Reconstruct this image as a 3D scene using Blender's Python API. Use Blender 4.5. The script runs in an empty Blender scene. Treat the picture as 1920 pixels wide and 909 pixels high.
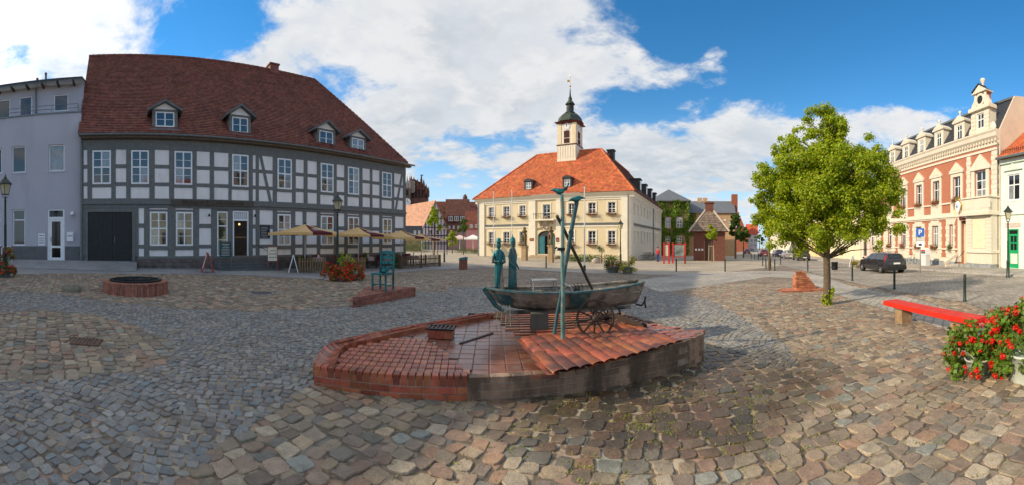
import bpy, math, random
import numpy as np
from mathutils import Vector, Matrix, Quaternion
random.seed(11)
rng = np.random.default_rng(5)
sc = bpy.context.scene
COL = sc.collection
pi = math.pi
# ------------------------------------------------------------------ camera: a cylindrical panorama, 680 px per radian, horizon at row 450
F, CX, HZ, EYE = 680.0, 960.0, 450.0, 1.75
cd = bpy.data.cameras.new('camera'); cam = bpy.data.objects.new('camera', cd); COL.objects.link(cam); sc.camera = cam
cam.location = (0, 0, EYE); cam.rotation_euler = (pi/2, 0, 0)
cd.type = 'PANO'; cd.panorama_type = 'CENTRAL_CYLINDRICAL'
cd.central_cylindrical_range_u_min = -CX/F; cd.central_cylindrical_range_u_max = CX/F
cd.central_cylindrical_range_v_min = -(909-HZ)/F; cd.central_cylindrical_range_v_max = HZ/F
cd.central_cylindrical_radius = 1.0
cd.clip_start = 0.05; cd.clip_end = 3000
# ------------------------------------------------------------------ sun, sky
SUN_HEAD, SUN_EL = math.radians(-86), math.radians(28.3)
sunv = Vector((math.sin(SUN_HEAD)*math.cos(SUN_EL), math.cos(SUN_HEAD)*math.cos(SUN_EL), math.sin(SUN_EL)))
sl = bpy.data.lights.new('sun', 'SUN'); so = bpy.data.objects.new('sun', sl); COL.objects.link(so)
sl.energy = 4.2; sl.angle = math.radians(0.5); sl.color = (1.0, 0.83, 0.60)
so.rotation_euler = (-sunv).to_track_quat('-Z', 'Y').to_euler(); so.location = (-40, 4, 40)
sc.view_settings.view_transform = 'Standard'; sc.view_settings.look = 'None'
sc.view_settings.exposure = 0.29; sc.view_settings.gamma = 1.0
W = bpy.data.worlds.new('World'); sc.world = W; W.use_nodes = True

class NT:
    """short hand for building node trees"""
    def __init__(s, nt): s.nt = nt; nt.nodes.clear()
    def n(s, t, **k):
        nd = s.nt.nodes.new(t)
        for a, v in k.items(): setattr(nd, a, v)
        return nd
    def put(s, sock, v):
        if isinstance(v, bpy.types.NodeSocket): s.nt.links.new(v, sock)
        elif v is not None: sock.default_value = v
    def m(s, op, a, b=None, c=None, clamp=False):
        nd = s.n('ShaderNodeMath', operation=op, use_clamp=clamp)
        s.put(nd.inputs[0], a); s.put(nd.inputs[1], b); s.put(nd.inputs[2], c); return nd.outputs[0]
    def vm(s, op, a, b=None, out=0):
        nd = s.n('ShaderNodeVectorMath', operation=op)
        s.put(nd.inputs[0], a); s.put(nd.inputs[1], b); return nd.outputs[out]
    def noise(s, vec, scale, detail=4, rough=.55, dist=0, dim='3D'):
        nd = s.n('ShaderNodeTexNoise', noise_dimensions=dim)
        s.put(nd.inputs['Vector'], vec); nd.inputs['Scale'].default_value = scale
        nd.inputs['Detail'].default_value = detail; nd.inputs['Roughness'].default_value = rough
        nd.inputs['Distortion'].default_value = dist; return nd.outputs['Fac']
    def mix(s, f, a, b, blend='MIX'):
        nd = s.n('ShaderNodeMix', data_type='RGBA', blend_type=blend)
        s.put(nd.inputs[0], f); s.put(nd.inputs[6], a); s.put(nd.inputs[7], b); return nd.outputs[2]
    def rng(s, v, a, b, c=0, d=1, smooth=False):
        nd = s.n('ShaderNodeMapRange', interpolation_type='SMOOTHSTEP' if smooth else 'LINEAR')
        s.put(nd.inputs[0], v)
        for i, q in zip((1, 2, 3, 4), (a, b, c, d)): nd.inputs[i].default_value = q
        return nd.outputs[0]
    def ramp(s, f, stops, const=False):
        nd = s.n('ShaderNodeValToRGB'); cr = nd.color_ramp
        cr.interpolation = 'CONSTANT' if const else 'LINEAR'
        while len(cr.elements) < len(stops): cr.elements.new(.5)
        for e, (p, c) in zip(cr.elements, stops): e.position = p; e.color = (*c, 1)
        s.put(nd.inputs[0], f); return nd.outputs[0]

def c4(c): return (c[0], c[1], c[2], 1)

def build_world():
    t = NT(W.node_tree)
    out = t.n('ShaderNodeOutputWorld')
    sky = t.n('ShaderNodeTexSky', sky_type='NISHITA', sun_disc=False)
    sky.sun_elevation = SUN_EL; sky.sun_rotation = SUN_HEAD
    sky.air_density = 1.0; sky.dust_density = 0.0; sky.ozone_density = 2.0
    hs = t.n('ShaderNodeHueSaturation'); hs.inputs['Saturation'].default_value = 1.36; hs.inputs['Hue'].default_value = .497
    t.put(hs.inputs['Color'], sky.outputs[0])
    tc = t.n('ShaderNodeTexCoord'); d = tc.outputs['Generated']
    sp = t.n('ShaderNodeSeparateXYZ'); t.put(sp.inputs[0], d)
    x, y, z = sp.outputs
    low = t.rng(z, -.02, .36, 1, 0, True)
    skyc = t.mix(t.m('MULTIPLY', low, .92), hs.outputs[0], (3.0, 4.1, 5.2, 1))
    head = t.m('ARCTAN2', x, y)
    hor = t.m('SQRT', t.m('ADD', t.m('MULTIPLY', x, x), t.m('MULTIPLY', y, y)))
    tan = t.m('DIVIDE', z, t.m('MAXIMUM', hor, .02))
    # cloud layer seen in perspective: direction projected to a plane overhead
    cv = t.n('ShaderNodeCombineXYZ')
    zz = t.m('ADD', t.m('MAXIMUM', z, 0.0), .16)
    t.put(cv.inputs[0], t.m('DIVIDE', x, zz)); t.put(cv.inputs[1], t.m('DIVIDE', y, zz)); cv.inputs[2].default_value = 3.7
    P = cv.outputs[0]
    big = t.noise(P, 1.9, 10, .6, .3)
    hv = t.n('ShaderNodeCombineXYZ'); t.put(hv.inputs[0], head); t.put(hv.inputs[1], tan)
    bumps = [  # heading px, row px, spread x, spread y, weight   (where the cover is thick or torn open)
        (60, 20, 340, 200, .50), (420, 330, 420, 200, .20), (700, 40, 360, 170, .42), (1010, 60, 250, 190, .38),
        (880, 240, 300, 130, .34), (1290, 140, 130, 45, .36), (1120, 330, 300, 60, .20), (1480, 235, 260, 45, .42),
        (1400, 330, 420, 90, .34), (1705, 208, 75, 24, .40), (1868, 132, 30, 20, .30), (1350, 104, 40, 22, .22), (1700, 240, 120, 24, .26),
        (385, 70, 90, 60, -.34), (30, 100, 40, 35, -.3), (950, 265, 120, 26, -.34), (1195, 215, 110, 34, -.32), (835, 330, 110, 60, -.30),
        (1500, 60, 230, 120, -.42), (1780, 60, 220, 150, -.42), (1240, 60, 50, 70, -.25), (1160, 150, 60, 30, -.1), (1850, 250, 90, 60, -.2)]
    cov = None
    for (cx, cy, sx, sy, w) in bumps:
        q = t.vm('SUBTRACT', hv.outputs[0], ((cx-CX)/F, (HZ-cy)/F, 0))
        q = t.vm('MULTIPLY', q, (F/sx, F/sy, 0))
        L = t.vm('DOT_PRODUCT', q, q, out=1)
        g = t.m('MULTIPLY', t.m('EXPONENT', t.m('MULTIPLY', L, -1)), w*.82)
        cov = g if cov is None else t.m('ADD', cov, g)
    cov = t.m('ADD', cov, t.m('MULTIPLY', t.rng(tan, .75, 1.5, 0, 1, True), .42))          # unseen cloud added overhead to brighten the shade
    cov = t.m('ADD', cov, t.m('MULTIPLY', t.rng(head, -1.5, -2.0, 0, 1, True), .34))   # more added behind, on the sun's side, for ambient light
    cov = t.m('ADD', cov, t.m('MULTIPLY', t.rng(head, 1.9, 2.6, 0, 1, True), .16))
    fine = t.noise(P, 5.5, 8, .62, .4)
    dens = t.m('ADD', t.m('ADD', t.m('MULTIPLY', t.m('SUBTRACT', big, .5), 1.6), cov), t.m('MULTIPLY', t.m('SUBTRACT', fine, .5), .52))
    a = t.rng(dens, .08, .36, 0, 1, True)
    # lit and grey parts of the clouds: density sampled again a little towards the sun
    P2 = t.vm('ADD', P, (-.15, .02, 0))
    big2 = t.noise(P2, 1.9, 10, .6, .3)
    lit = t.rng(t.m('ADD', t.m('SUBTRACT', big, big2), t.m('MULTIPLY', t.m('SUBTRACT', fine, .5), .75)), -.14, .18, 0, 1, True)
    thick = t.rng(dens, .30, .85, 0, 1, True)
    sunprox = t.m('MULTIPLY', t.vm('DOT_PRODUCT', d, tuple(sunv), out=1), 1.0)
    glare = t.m('POWER', t.m('MAXIMUM', sunprox, 0), 14)
    ccol = t.mix(t.m('MULTIPLY', thick, .55), (.90, .93, .97, 1), (.46, .53, .61, 1))
    ccol = t.mix(t.m('MULTIPLY', lit, .75), ccol, (1.10, 1.085, 1.06, 1))
    for (cx, cy, sx, sy, w) in ((1290, 310, 260, 70, .65), (720, 290, 240, 90, .5), (110, 135, 70, 45, .9), (420, 90, 120, 60, .3)):   # grey bellies
        q = t.vm('MULTIPLY', t.vm('SUBTRACT', hv.outputs[0], ((cx-CX)/F, (HZ-cy)/F, 0)), (F/sx, F/sy, 0))
        g = t.m('MULTIPLY', t.m('EXPONENT', t.m('MULTIPLY', t.vm('DOT_PRODUCT', q, q, out=1), -1)), w)
        ccol = t.mix(t.m('MULTIPLY', g, t.rng(fine, .35, .65, 1, .35)), ccol, (.50, .59, .68, 1))
    cstr = t.m('ADD', .70, t.m('MULTIPLY', glare, .45))
    bg1 = t.n('ShaderNodeBackground'); t.put(bg1.inputs[0], skyc); bg1.inputs[1].default_value = .15
    bg2 = t.n('ShaderNodeBackground'); t.put(bg2.inputs[0], ccol); t.put(bg2.inputs[1], cstr)
    mx = t.n('ShaderNodeMixShader'); t.put(mx.inputs[0], t.m('MULTIPLY', a, .96))
    t.put(mx.inputs[1], bg1.outputs[0]); t.put(mx.inputs[2], bg2.outputs[0]); t.put(out.inputs[0], mx.outputs[0])
build_world()

# ------------------------------------------------------------------ the lie of the land
SLOPE, SDIR = 0.022, math.radians(60)
def G(x, y): return -SLOPE*(x*math.sin(SDIR) + y*math.cos(SDIR))
def rate(a): return SLOPE*math.cos(a-SDIR)
def head(px): return (px-CX)/F
def gp(px, py, dz=0.0):
    a = head(px); d = EYE/max((py-HZ)/F - rate(a), .004)
    return Vector((d*math.sin(a), d*math.cos(a), -rate(a)*d + dz))
def dist(px, py): v = gp(px, py); return math.hypot(v.x, v.y)
def pz(px, py, z):
    a = head(px); d = (EYE-z)*F/(py-HZ); return Vector((d*math.sin(a), d*math.cos(a), z))
def pd(px, d, py=None):
    a = head(px); x, y = d*math.sin(a), d*math.cos(a)
    return Vector((x, y, G(x, y) if py is None else EYE + (HZ-py)/F*d))
def topix(x, y, z=None):
    if z is None: z = G(x, y)
    return CX + F*math.atan2(x, y), HZ - F*(z-EYE)/max(math.hypot(x, y), 1e-6)

# ------------------------------------------------------------------ materials
MATS = {}
def mat(name, col, rough=.8, var=.15, scale=4, bump=0., bscale=60, metal=0, spec=.4, rand=None, amp=.3, hue=.0, trans=0, coat=0, col2=None, mask=(.55, .7), mscale=1.5, emit=None, coords='Object'):
    if name in MATS: return MATS[name]
    m = bpy.data.materials.new(name); m.use_nodes = True; MATS[name] = m
    t = NT(m.node_tree); out = t.n('ShaderNodeOutputMaterial'); b = t.n('ShaderNodeBsdfPrincipled')
    if coords in ('World', 'Drip'):
        co = t.n('ShaderNodeNewGeometry').outputs['Position']
        if coords == 'Drip': co = t.vm('MULTIPLY', co, (1, 1, .28))
    else: co = t.n('ShaderNodeTexCoord').outputs[coords]
    c = c4(col) if isinstance(col, tuple) else None
    r = None
    if rand == 'obj': r = t.n('ShaderNodeObjectInfo').outputs['Random']
    if rand == 'isl': r = t.n('ShaderNodeNewGeometry').outputs['Random Per Island']
    base = t.ramp(r, col, True) if isinstance(col, list) else c
    if r is not None and not isinstance(col, list):
        h = t.n('ShaderNodeHueSaturation'); t.put(h.inputs['Color'], c)
        t.put(h.inputs['Value'], t.rng(r, 0, 1, 1-amp, 1+amp))
        if hue:
            r2 = t.m('FRACT', t.m('MULTIPLY', r, 7.31)); t.put(h.inputs['Hue'], t.rng(r2, 0, 1, .5-hue, .5+hue))
        base = h.outputs[0]
    if var:
        n1 = t.noise(co, scale, 5, .6)
        f = t.rng(n1, .3, .7, 1-var, 1+var)
        cmb = t.n('ShaderNodeCombineColor'); [t.put(cmb.inputs[i], f) for i in range(3)]
        base = t.mix(1.0, base, cmb.outputs[0], 'MULTIPLY')
    rg = rough
    if col2 is not None:
        n2 = t.rng(t.noise(co, mscale, 6, .62), mask[0], mask[1], 0, 1, True)
        base = t.mix(n2, base, c4(col2))
    t.put(b.inputs['Base Color'], base)
    if var and rough > .25:
        rg = t.rng(t.noise(co, scale*2.3, 3), .3, .7, max(rough-.1, .02), min(rough+.08, 1))
    t.put(b.inputs['Roughness'], rg)
    b.inputs['Metallic'].default_value = metal; b.inputs['Specular IOR Level'].default_value = spec
    if coat: b.inputs['Coat Weight'].default_value = coat; b.inputs['Coat Roughness'].default_value = .04
    if bump:
        bn = t.n('ShaderNodeBump'); bn.inputs['Strength'].default_value = min(bump, 1); bn.inputs['Distance'].default_value = .012
        t.put(bn.inputs['Height'], t.noise(co, bscale, 5, .6)); t.put(b.inputs['Normal'], bn.outputs[0])
    if emit: b.inputs['Emission Color'].default_value = c4(emit[0]); b.inputs['Emission Strength'].default_value = emit[1]
    sh = b.outputs[0]
    if trans:
        tr = t.n('ShaderNodeBsdfTranslucent'); t.put(tr.inputs[0], t.mix(1.0, base, (1.25, 1.35, .55, 1), 'MULTIPLY'))
        ms = t.n('ShaderNodeMixShader'); ms.inputs[0].default_value = trans
        t.put(ms.inputs[1], sh); t.put(ms.inputs[2], tr.outputs[0]); sh = ms.outputs[0]
    t.put(out.inputs[0], sh)
    return m

# ------------------------------------------------------------------ mesh builder
class MB:
    def __init__(s, M=None): s.v = []; s.f = []; s.sm = []; s.M = M
    def add(s, vs, fs, smooth=False):
        o = len(s.v)
        if s.M is not None: vs = [tuple(s.M @ Vector(p)) for p in vs]
        s.v.extend(tuple(p) for p in vs); s.f.extend(tuple(i+o for i in f) for f in fs); s.sm.extend([smooth]*len(fs)); return s
    def box(s, x0, x1, y0, y1, z0, z1):
        if x1 < x0: x0, x1 = x1, x0
        if y1 < y0: y0, y1 = y1, y0
        if z1 < z0: z0, z1 = z1, z0
        return s.add([(x0,y0,z0),(x1,y0,z0),(x1,y1,z0),(x0,y1,z0),(x0,y0,z1),(x1,y0,z1),(x1,y1,z1),(x0,y1,z1)],
                     [(0,3,2,1),(4,5,6,7),(0,1,5,4),(1,2,6,5),(2,3,7,6),(3,0,4,7)])
    def bbox(s, x0, x1, y0, y1, z0, z1, b):
        """box with its upper edges bevelled"""
        r = lambda e, z: [(x0+e,y0+e,z),(x1-e,y0+e,z),(x1-e,y1-e,z),(x0+e,y1-e,z)]
        vs = r(0, z0)+r(0, z1-b)+r(b, z1)
        fs = [(3,2,1,0),(8,9,10,11)]
        for k in (0, 4):
            for i in range(4): fs.append((k+i, k+(i+1)%4, k+4+(i+1)%4, k+4+i))
        return s.add(vs, fs)
    def bar(s, p, q, w, h=None, up=(0,0,1)):
        p, q = Vector(p), Vector(q); h = w if h is None else h
        d = (q-p).normalized(); u = Vector(up)
        if abs(d.dot(u)) > .98: u = Vector((0,1,0))
        a = d.cross(u).normalized()*w/2; b = a.cross(d).normalized()*h/2
        return s.add([p-a-b,p+a-b,p+a+b,p-a+b,q-a-b,q+a-b,q+a+b,q-a+b],
                     [(0,1,2,3),(7,6,5,4),(0,4,5,1),(1,5,6,2),(2,6,7,3),(3,7,4,0)])
    def tube(s, pts, r, n=8, cap=True, smooth=True):
        pts = [Vector(p) for p in pts]; k = len(pts)
        if not hasattr(r, '__len__'): r = [r]*k
        vs = []; fs = []; pu = None
        for i, p in enumerate(pts):
            d = (pts[min(i+1,k-1)]-pts[max(i-1,0)]).normalized()
            if pu is None: pu = d.orthogonal().normalized()
            pu = (pu - d*pu.dot(d)).normalized(); w = d.cross(pu)
            for j in range(n):
                a = 2*pi*j/n; vs.append(p + (pu*math.cos(a)+w*math.sin(a))*r[i])
        for i in range(k-1):
            for j in range(n): fs.append((i*n+j, i*n+(j+1)%n, (i+1)*n+(j+1)%n, (i+1)*n+j))
        s.add(vs, fs, smooth)
        if cap: s.add(vs[:n], [tuple(reversed(range(n)))]); s.add(vs[-n:], [tuple(range(n))])
        return s
    def lathe(s, prof, n=16, c=(0,0,0), smooth=True, sx=1, sy=1, a0=0):
        vs = []; fs = []
        for (r, z) in prof:
            for j in range(n):
                a = 2*pi*j/n+a0; vs.append((c[0]+r*math.cos(a)*sx, c[1]+r*math.sin(a)*sy, c[2]+z))
        for i in range(len(prof)-1):
            for j in range(n): fs.append((i*n+j, i*n+(j+1)%n, (i+1)*n+(j+1)%n, (i+1)*n+j))
        s.add(vs, fs, smooth)
        if prof[0][0] > 1e-4: s.add(vs[:n], [tuple(reversed(range(n)))])
        if prof[-1][0] > 1e-4: s.add(vs[-n:], [tuple(range(n))])
        return s
    def ring(s, r0, r1, y0, y1, n=24, c=(0,0,0)):
        """flat ring facing -y, from y0 (front) to y1"""
        vs = []; fs = []
        for j in range(n):
            u = 2*pi*j/n; ca, sa = math.cos(u), math.sin(u)
            for r, y in ((r0,y1),(r0,y0),(r1,y0),(r1,y1)): vs.append((c[0]+r*ca, c[1]+y, c[2]+r*sa))
        for j in range(n):
            k = (j+1) % n
            for q in range(3): fs.append((j*4+q, k*4+q, k*4+q+1, j*4+q+1))
        return s.add(vs, fs)
    def ball(s, c, r, n=10, k=6, sx=1, sy=1, sz=1):
        return s.lathe([(max(r*math.sin(pi*i/k), 1e-5), -r*math.cos(pi*i/k)*sz) for i in range(k+1)], n, c, True, sx, sy)
    def face(s, pts, smooth=False): return s.add(pts, [tuple(range(len(pts)))], smooth)
    def prism(s, poly, z0, z1):
        """poly: list of xy; z0/z1 numbers or functions of x,y"""
        f0 = z0 if callable(z0) else (lambda x, y: z0); f1 = z1 if callable(z1) else (lambda x, y: z1)
        n = len(poly)
        vs = [(p[0],p[1],f0(p[0],p[1])) for p in poly]+[(p[0],p[1],f1(p[0],p[1])) for p in poly]
        return s.add(vs, [tuple(reversed(range(n))), tuple(range(n, 2*n))]+[(i,(i+1)%n,n+(i+1)%n,n+i) for i in range(n)])
    def ext(s, poly, y0, y1):
        """poly in x,z extruded along y"""
        n = len(poly)
        vs = [(p[0],y0,p[1]) for p in poly]+[(p[0],y1,p[1]) for p in poly]
        return s.add(vs, [tuple(range(n)), tuple(reversed(range(n,2*n)))]+[((i+1)%n,i,n+i,n+(i+1)%n) for i in range(n)])
    def extx(s, poly, x0, x1):
        """poly in y,z extruded along x"""
        n = len(poly)
        vs = [(x0,p[0],p[1]) for p in poly]+[(x1,p[0],p[1]) for p in poly]
        return s.add(vs, [tuple(reversed(range(n))), tuple(range(n,2*n))]+[(i,(i+1)%n,n+(i+1)%n,n+i) for i in range(n)])
    def wall(s, x0, x1, z0, z1, holes, y=0., t=.35, reveal=.14):
        """a wall facing -y with real openings and reveals"""
        xs = sorted({x0, x1, *[min(max(h[i],x0),x1) for h in holes for i in (0,1)]}); zs = sorted({z0, z1, *[min(max(h[i],z0),z1) for h in holes for i in (2,3)]})
        for i in range(len(xs)-1):
            run = None
            for j in range(len(zs)-1):
                mx, mz = (xs[i]+xs[i+1])/2, (zs[j]+zs[j+1])/2
                if any(h[0] < mx < h[1] and h[2] < mz < h[3] for h in holes):
                    if run is not None: s.add([(xs[i],y,run),(xs[i+1],y,run),(xs[i+1],y,zs[j]),(xs[i],y,zs[j])], [(0,1,2,3)]); run = None
                elif run is None: run = zs[j]
            if run is not None: s.add([(xs[i],y,run),(xs[i+1],y,run),(xs[i+1],y,zs[-1]),(xs[i],y,zs[-1])], [(0,1,2,3)])
        for (a, b, c, d) in [h[:4] for h in holes]:
            r = y+reveal
            s.add([(a,y,c),(b,y,c),(b,y,d),(a,y,d),(a,r,c),(b,r,c),(b,r,d),(a,r,d)], [(0,4,5,1),(1,5,6,2),(2,6,7,3),(3,7,4,0)])
        s.add([(x0,y,z0),(x1,y,z0),(x1,y,z1),(x0,y,z1),(x0,y+t,z0),(x1,y+t,z0),(x1,y+t,z1),(x0,y+t,z1)], [(0,3,7,4),(1,5,6,2),(3,2,6,7),(4,7,6,5)])
        return s
    def mesh(s, name, m):
        me = bpy.data.meshes.new(name); me.from_pydata(s.v, [], s.f)
        if any(s.sm): me.polygons.foreach_set('use_smooth', s.sm)
        if m is not None: me.materials.append(m)
        me.update(); return me
    def build(s, name, m, parent=None, loc=None, rz=None, **props):
        return link(name, s.mesh(name, m), parent, loc, rz, **props)

def link(name, data, parent=None, loc=None, rz=None, **props):
    o = bpy.data.objects.new(name, data); COL.objects.link(o)
    if parent is not None: o.parent = parent
    if loc is not None: o.location = loc
    if rz is not None: o.rotation_euler = (0, 0, rz)
    for k, v in props.items(): o[k] = v
    return o
def thing(name, label, cat, loc=(0,0,0), rz=0, group=None):
    o = link(name, None, None, loc, rz, label=label, category=cat); o.empty_display_size = .2
    if group: o['group'] = group
    return o
def tag(o, label, cat, group=None):
    o['label'] = label; o['category'] = cat
    if group: o['group'] = group
    return o
def kids(o, _c={}): return [c for c in COL.objects if c.parent is o] if False else list(o.children)
def dup(o, loc=None, rz=None, label=None, parent=None, scale=None):
    c = o.copy(); COL.objects.link(c)
    if parent is not None: c.parent = parent
    if loc is not None: c.location = loc
    if rz is not None: c.rotation_euler = (0, 0, rz)
    if scale is not None: c.scale = (scale,)*3
    if label: c['label'] = label
    for k in list(o.children): dup(k, parent=c)
    return c
def raw(name, V, FC, m, parent=None, smooth=False, **props):
    """mesh straight from numpy arrays: V (n,3), FC list of faces or (m,k) array"""
    me = bpy.data.meshes.new(name)
    if isinstance(FC, np.ndarray):
        k = FC.shape[1]; me.vertices.add(len(V)); me.vertices.foreach_set('co', np.ascontiguousarray(V, dtype=np.float32).ravel())
        me.loops.add(FC.size); me.loops.foreach_set('vertex_index', np.ascontiguousarray(FC, dtype=np.int32).ravel())
        me.polygons.add(len(FC)); me.polygons.foreach_set('loop_start', np.arange(0, FC.size, k, dtype=np.int32))
        me.update(calc_edges=True); me.validate()
    else: me.from_pydata(V, [], FC); me.update()
    if smooth: me.polygons.foreach_set('use_smooth', [True]*len(me.polygons))
    if m is not None: me.materials.append(m)
    return link(name, me, parent, **props)
def text(parent, s, x, y, z, size, m, name='lettering', rx=pi/2, rz=0, align='CENTER', ext=.004):
    c = bpy.data.curves.new(name, 'FONT'); c.body = s; c.size = size; c.align_x = align; c.align_y = 'CENTER'; c.extrude = ext
    c.materials.append(m); o = bpy.data.objects.new(name, c); COL.objects.link(o)
    bpy.context.view_layer.update(); me = bpy.data.meshes.new_from_object(o.evaluated_get(bpy.context.evaluated_depsgraph_get()))
    bpy.data.objects.remove(o); me.materials.clear(); me.materials.append(m); o = link(name, me, parent, kind='stuff')
    o.location = (x, y, z); o.rotation_euler = (rx, 0, rz); return o

class Facade:
    """a wall plane: local x runs left to right, y goes into the building, z is height"""
    def __init__(s, xp, D): s.a = head(xp); s.D = D; s.o = Vector((D*math.sin(s.a), D*math.cos(s.a), 0)); s.rz = -s.a
    def X(s, px, y=0): return (s.D+y)*math.tan(head(px)-s.a)
    def Z(s, px, py, y=0): return EYE + (HZ-py)/F*(s.D+y)/math.cos(head(px)-s.a)
    def thing(s, name, label, cat, group=None): return thing(name, label, cat, s.o, s.rz, group)
    def w(s, x, y, z=0): return s.o + Vector((x*math.cos(s.a)+y*math.sin(s.a), -x*math.sin(s.a)+y*math.cos(s.a), z))

# ------------------------------------------------------------------ shared pieces: windows, tiled roofs, leaves
PANE = {}
def window(par, x0, x1, z0, z1, y, fm, cols=2, rows=2, fw=.06, bars=0, sill=None, panes=False, glass=None, depth=.06, split=None, name='window'):
    w, h = round(x1-x0, 2), round(z1-z0, 2)
    glass = glass or GLASS
    key = (w, h, cols, rows, fw, bars, fm.name, depth, split)
    if key not in PANE:
        b = MB(); W2 = w/2
        b.box(-W2, -W2+fw, 0, depth, 0, h); b.box(W2-fw, W2, 0, depth, 0, h)
        b.box(-W2+fw, W2-fw, 0, depth, 0, fw); b.box(-W2+fw, W2-fw, 0, depth, h-fw, h)
        ux = [(-W2+fw) + (w-2*fw)*i/cols for i in range(cols+1)]
        uz = [fw + (h-2*fw)*i/rows for i in range(rows+1)]
        if split: uz = [fw, fw+(h-2*fw)*split, h-fw]
        m = fw*.45
        for u in ux[1:-1]: b.box(u-m, u+m, .003, depth-.01, fw, h-fw)
        for k, q in enumerate(uz[1:-1]):
            for i in range(cols): b.box(ux[i]+(m if i else 0), ux[i+1]-(m if i < cols-1 else 0), .006, depth-.012, q-m, q+m)
        if bars:
            for i in range(cols):
                for k in range(len(uz)-1):
                    for j in range(1, bars+1):
                        q = uz[k]+(uz[k+1]-uz[k])*j/(bars+1)
                        b.box(ux[i]+.02, ux[i+1]-.02, .014, depth-.02, q-.012, q+.012)
        PANE[key] = (b.mesh(name, fm), ux, uz)
    me, ux, uz = PANE[key]
    o = link(name, me, par, ((x0+x1)/2, y, z0))
    if panes:
        for i in range(len(ux)-1):
            for k in range(len(uz)-1): pane(o, (ux[i]+ux[i+1])/2, (uz[k]+uz[k+1])/2, ux[i+1]-ux[i], uz[k+1]-uz[k], depth*.55, GLASS_CURT if glass is GLASS and random.random() < .22 else glass)
    else: pane(o, 0, h/2, w-2*fw, h-2*fw, depth*.55, GLASS_CURT if glass is GLASS and random.random() < .25 else glass)
    if sill:
        k2 = ('sill', w, sill.name)
        if k2 not in PANE: PANE[k2] = MB().box(-w/2-.08, w/2+.08, -.12, .04, -.09, -.002).mesh('sill', sill)
        link('sill', PANE[k2], o)
    return o
def pane(par, cx, cz, w, h, y, glass):
    k = ('pane', glass.name)
    if k not in PANE: PANE[k] = MB().box(-.5, .5, 0, .012, -.5, .5).mesh('pane', glass)
    o = link('pane', PANE[k], par, (cx, y, cz)); o.scale = (w, 1, h); return o

def tiles(mb, a, b, c, d, tw, rh, lift=.03, jit=.006, gap=.006):
    """plain tiles in courses on the slope a(eave left) b(eave right) c(ridge right) d(ridge left)"""
    a, b, c, d = map(Vector, (a, b, c, d)); e = (b-a).normalized()
    nrm = e.cross((d-a)); nrm.normalize()
    n = max(1, int(round(((d-a)-e*(d-a).dot(e)).length/rh)))
    for i in range(n):
        t0, t1 = i/n, min((i+1.12)/n, 1)
        L0, R0, L1 = a.lerp(d, t0), b.lerp(c, t0), a.lerp(d, t1)
        u0, u1 = (L0-a).dot(e), (R0-a).dot(e)
        base0 = L0-e*u0; base1 = L1-e*((L1-a).dot(e))
        k0 = math.floor(u0/tw) - 1; off = .5*(i % 2)
        k = k0
        while True:
            p, q = (k+off)*tw, (k+1+off)*tw; k += 1
            if p > u1: break
            p, q = max(p, u0), min(q, u1)
            if q-p < .02: continue
            j = lift + random.uniform(-jit, jit); dd = (base1-base0)*random.uniform(-.03, .02)
            A, B = base0+dd+e*(p+gap)+nrm*j, base0+dd+e*(q-gap)+nrm*j
            C, Dq = base1+e*(q-gap)+nrm*.004, base1+e*(p+gap)+nrm*.004
            mb.add([A, B, C, Dq, A-nrm*(j+.01), B-nrm*(j+.01)], [(0,1,2,3), (4,5,1,0)])

def leaf_arrays(P, N, size, asp=.62):
    """rhombic leaves at points P facing N"""
    n = len(P); N = N/np.linalg.norm(N, axis=1, keepdims=True)
    r = rng.normal(size=(n,3)); u = np.cross(N, r); u /= np.linalg.norm(u, axis=1, keepdims=True)+1e-9; w = np.cross(N, u)
    s = (size*rng.uniform(.65, 1.35, n))[:,None]
    V = np.stack([P-u*s*.5, P+w*s*asp*.5+N*s*.08, P+u*s*.5-N*s*.06, P-w*s*asp*.5+N*s*.08], 1).reshape(-1,3)
    return V, np.arange(n*4).reshape(n,4)
def clump_points(blobs, n, shell=.55, up=.35):
    """points through a set of ellipsoids (x,y,z,rx,ry,rz), denser towards their skins"""
    B = np.array(blobs, float); vol = (B[:,3]*B[:,4]*B[:,5])**.72
    idx = rng.choice(len(B), n, p=vol/vol.sum())
    d = rng.normal(size=(n,3)); d /= np.linalg.norm(d, axis=1, keepdims=True)
    rr = (shell + (1-shell)*rng.random(n))[:,None]*rng.uniform(.85,1.08,(n,1))
    inner = rng.random(n) < .22; rr[inner] *= rng.random((inner.sum(),1))
    P = B[idx,:3] + d*rr*B[idx,3:6]
    N = d + rng.normal(size=(n,3))*.55 + np.array([0,0,up])
    return P, N
def foliage(name, blobs, n, size, m, parent=None, shell=.5, asp=.62, **props):
    P, N = clump_points(blobs, n, shell); V, Fc = leaf_arrays(P, N, size, asp)
    return raw(name, V, Fc, m, parent, **props)
# ------------------------------------------------------------------ materials of the place
GLASS = mat('window_glass', (.015,.022,.03), .04, 0, spec=.9, coat=.3)
GLASS_CURT = mat('curtained_glass', (.22,.24,.25), .06, .35, 3, spec=.8, coat=.5)
GLASS_DARK = mat('dark_glass', (.012,.012,.014), .08, 0, spec=.5)
WHITE = mat('white_paint', (.80,.81,.82), .5, .05)
STONE = mat('pale_stone', (.42,.38,.31), .85, .15, 3, .4)
CREAM = mat('cream_render', (.78,.66,.44), .85, .07, 1.2, .25, 90)
CREAM_LIGHT = mat('light_cream_render', (.80,.74,.60), .85, .06, 1.4, .2, 90)
BLACK_IRON = mat('black_iron', (.018,.02,.022), .45, .2, 9, .2, metal=.4)
GREEN_IRON = mat('green_black_iron', (.03,.045,.04), .45, .25, 8, .2, metal=.3)
DARK_WOOD = mat('dark_wood', (.07,.045,.03), .7, .3, 7, .3)
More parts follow.
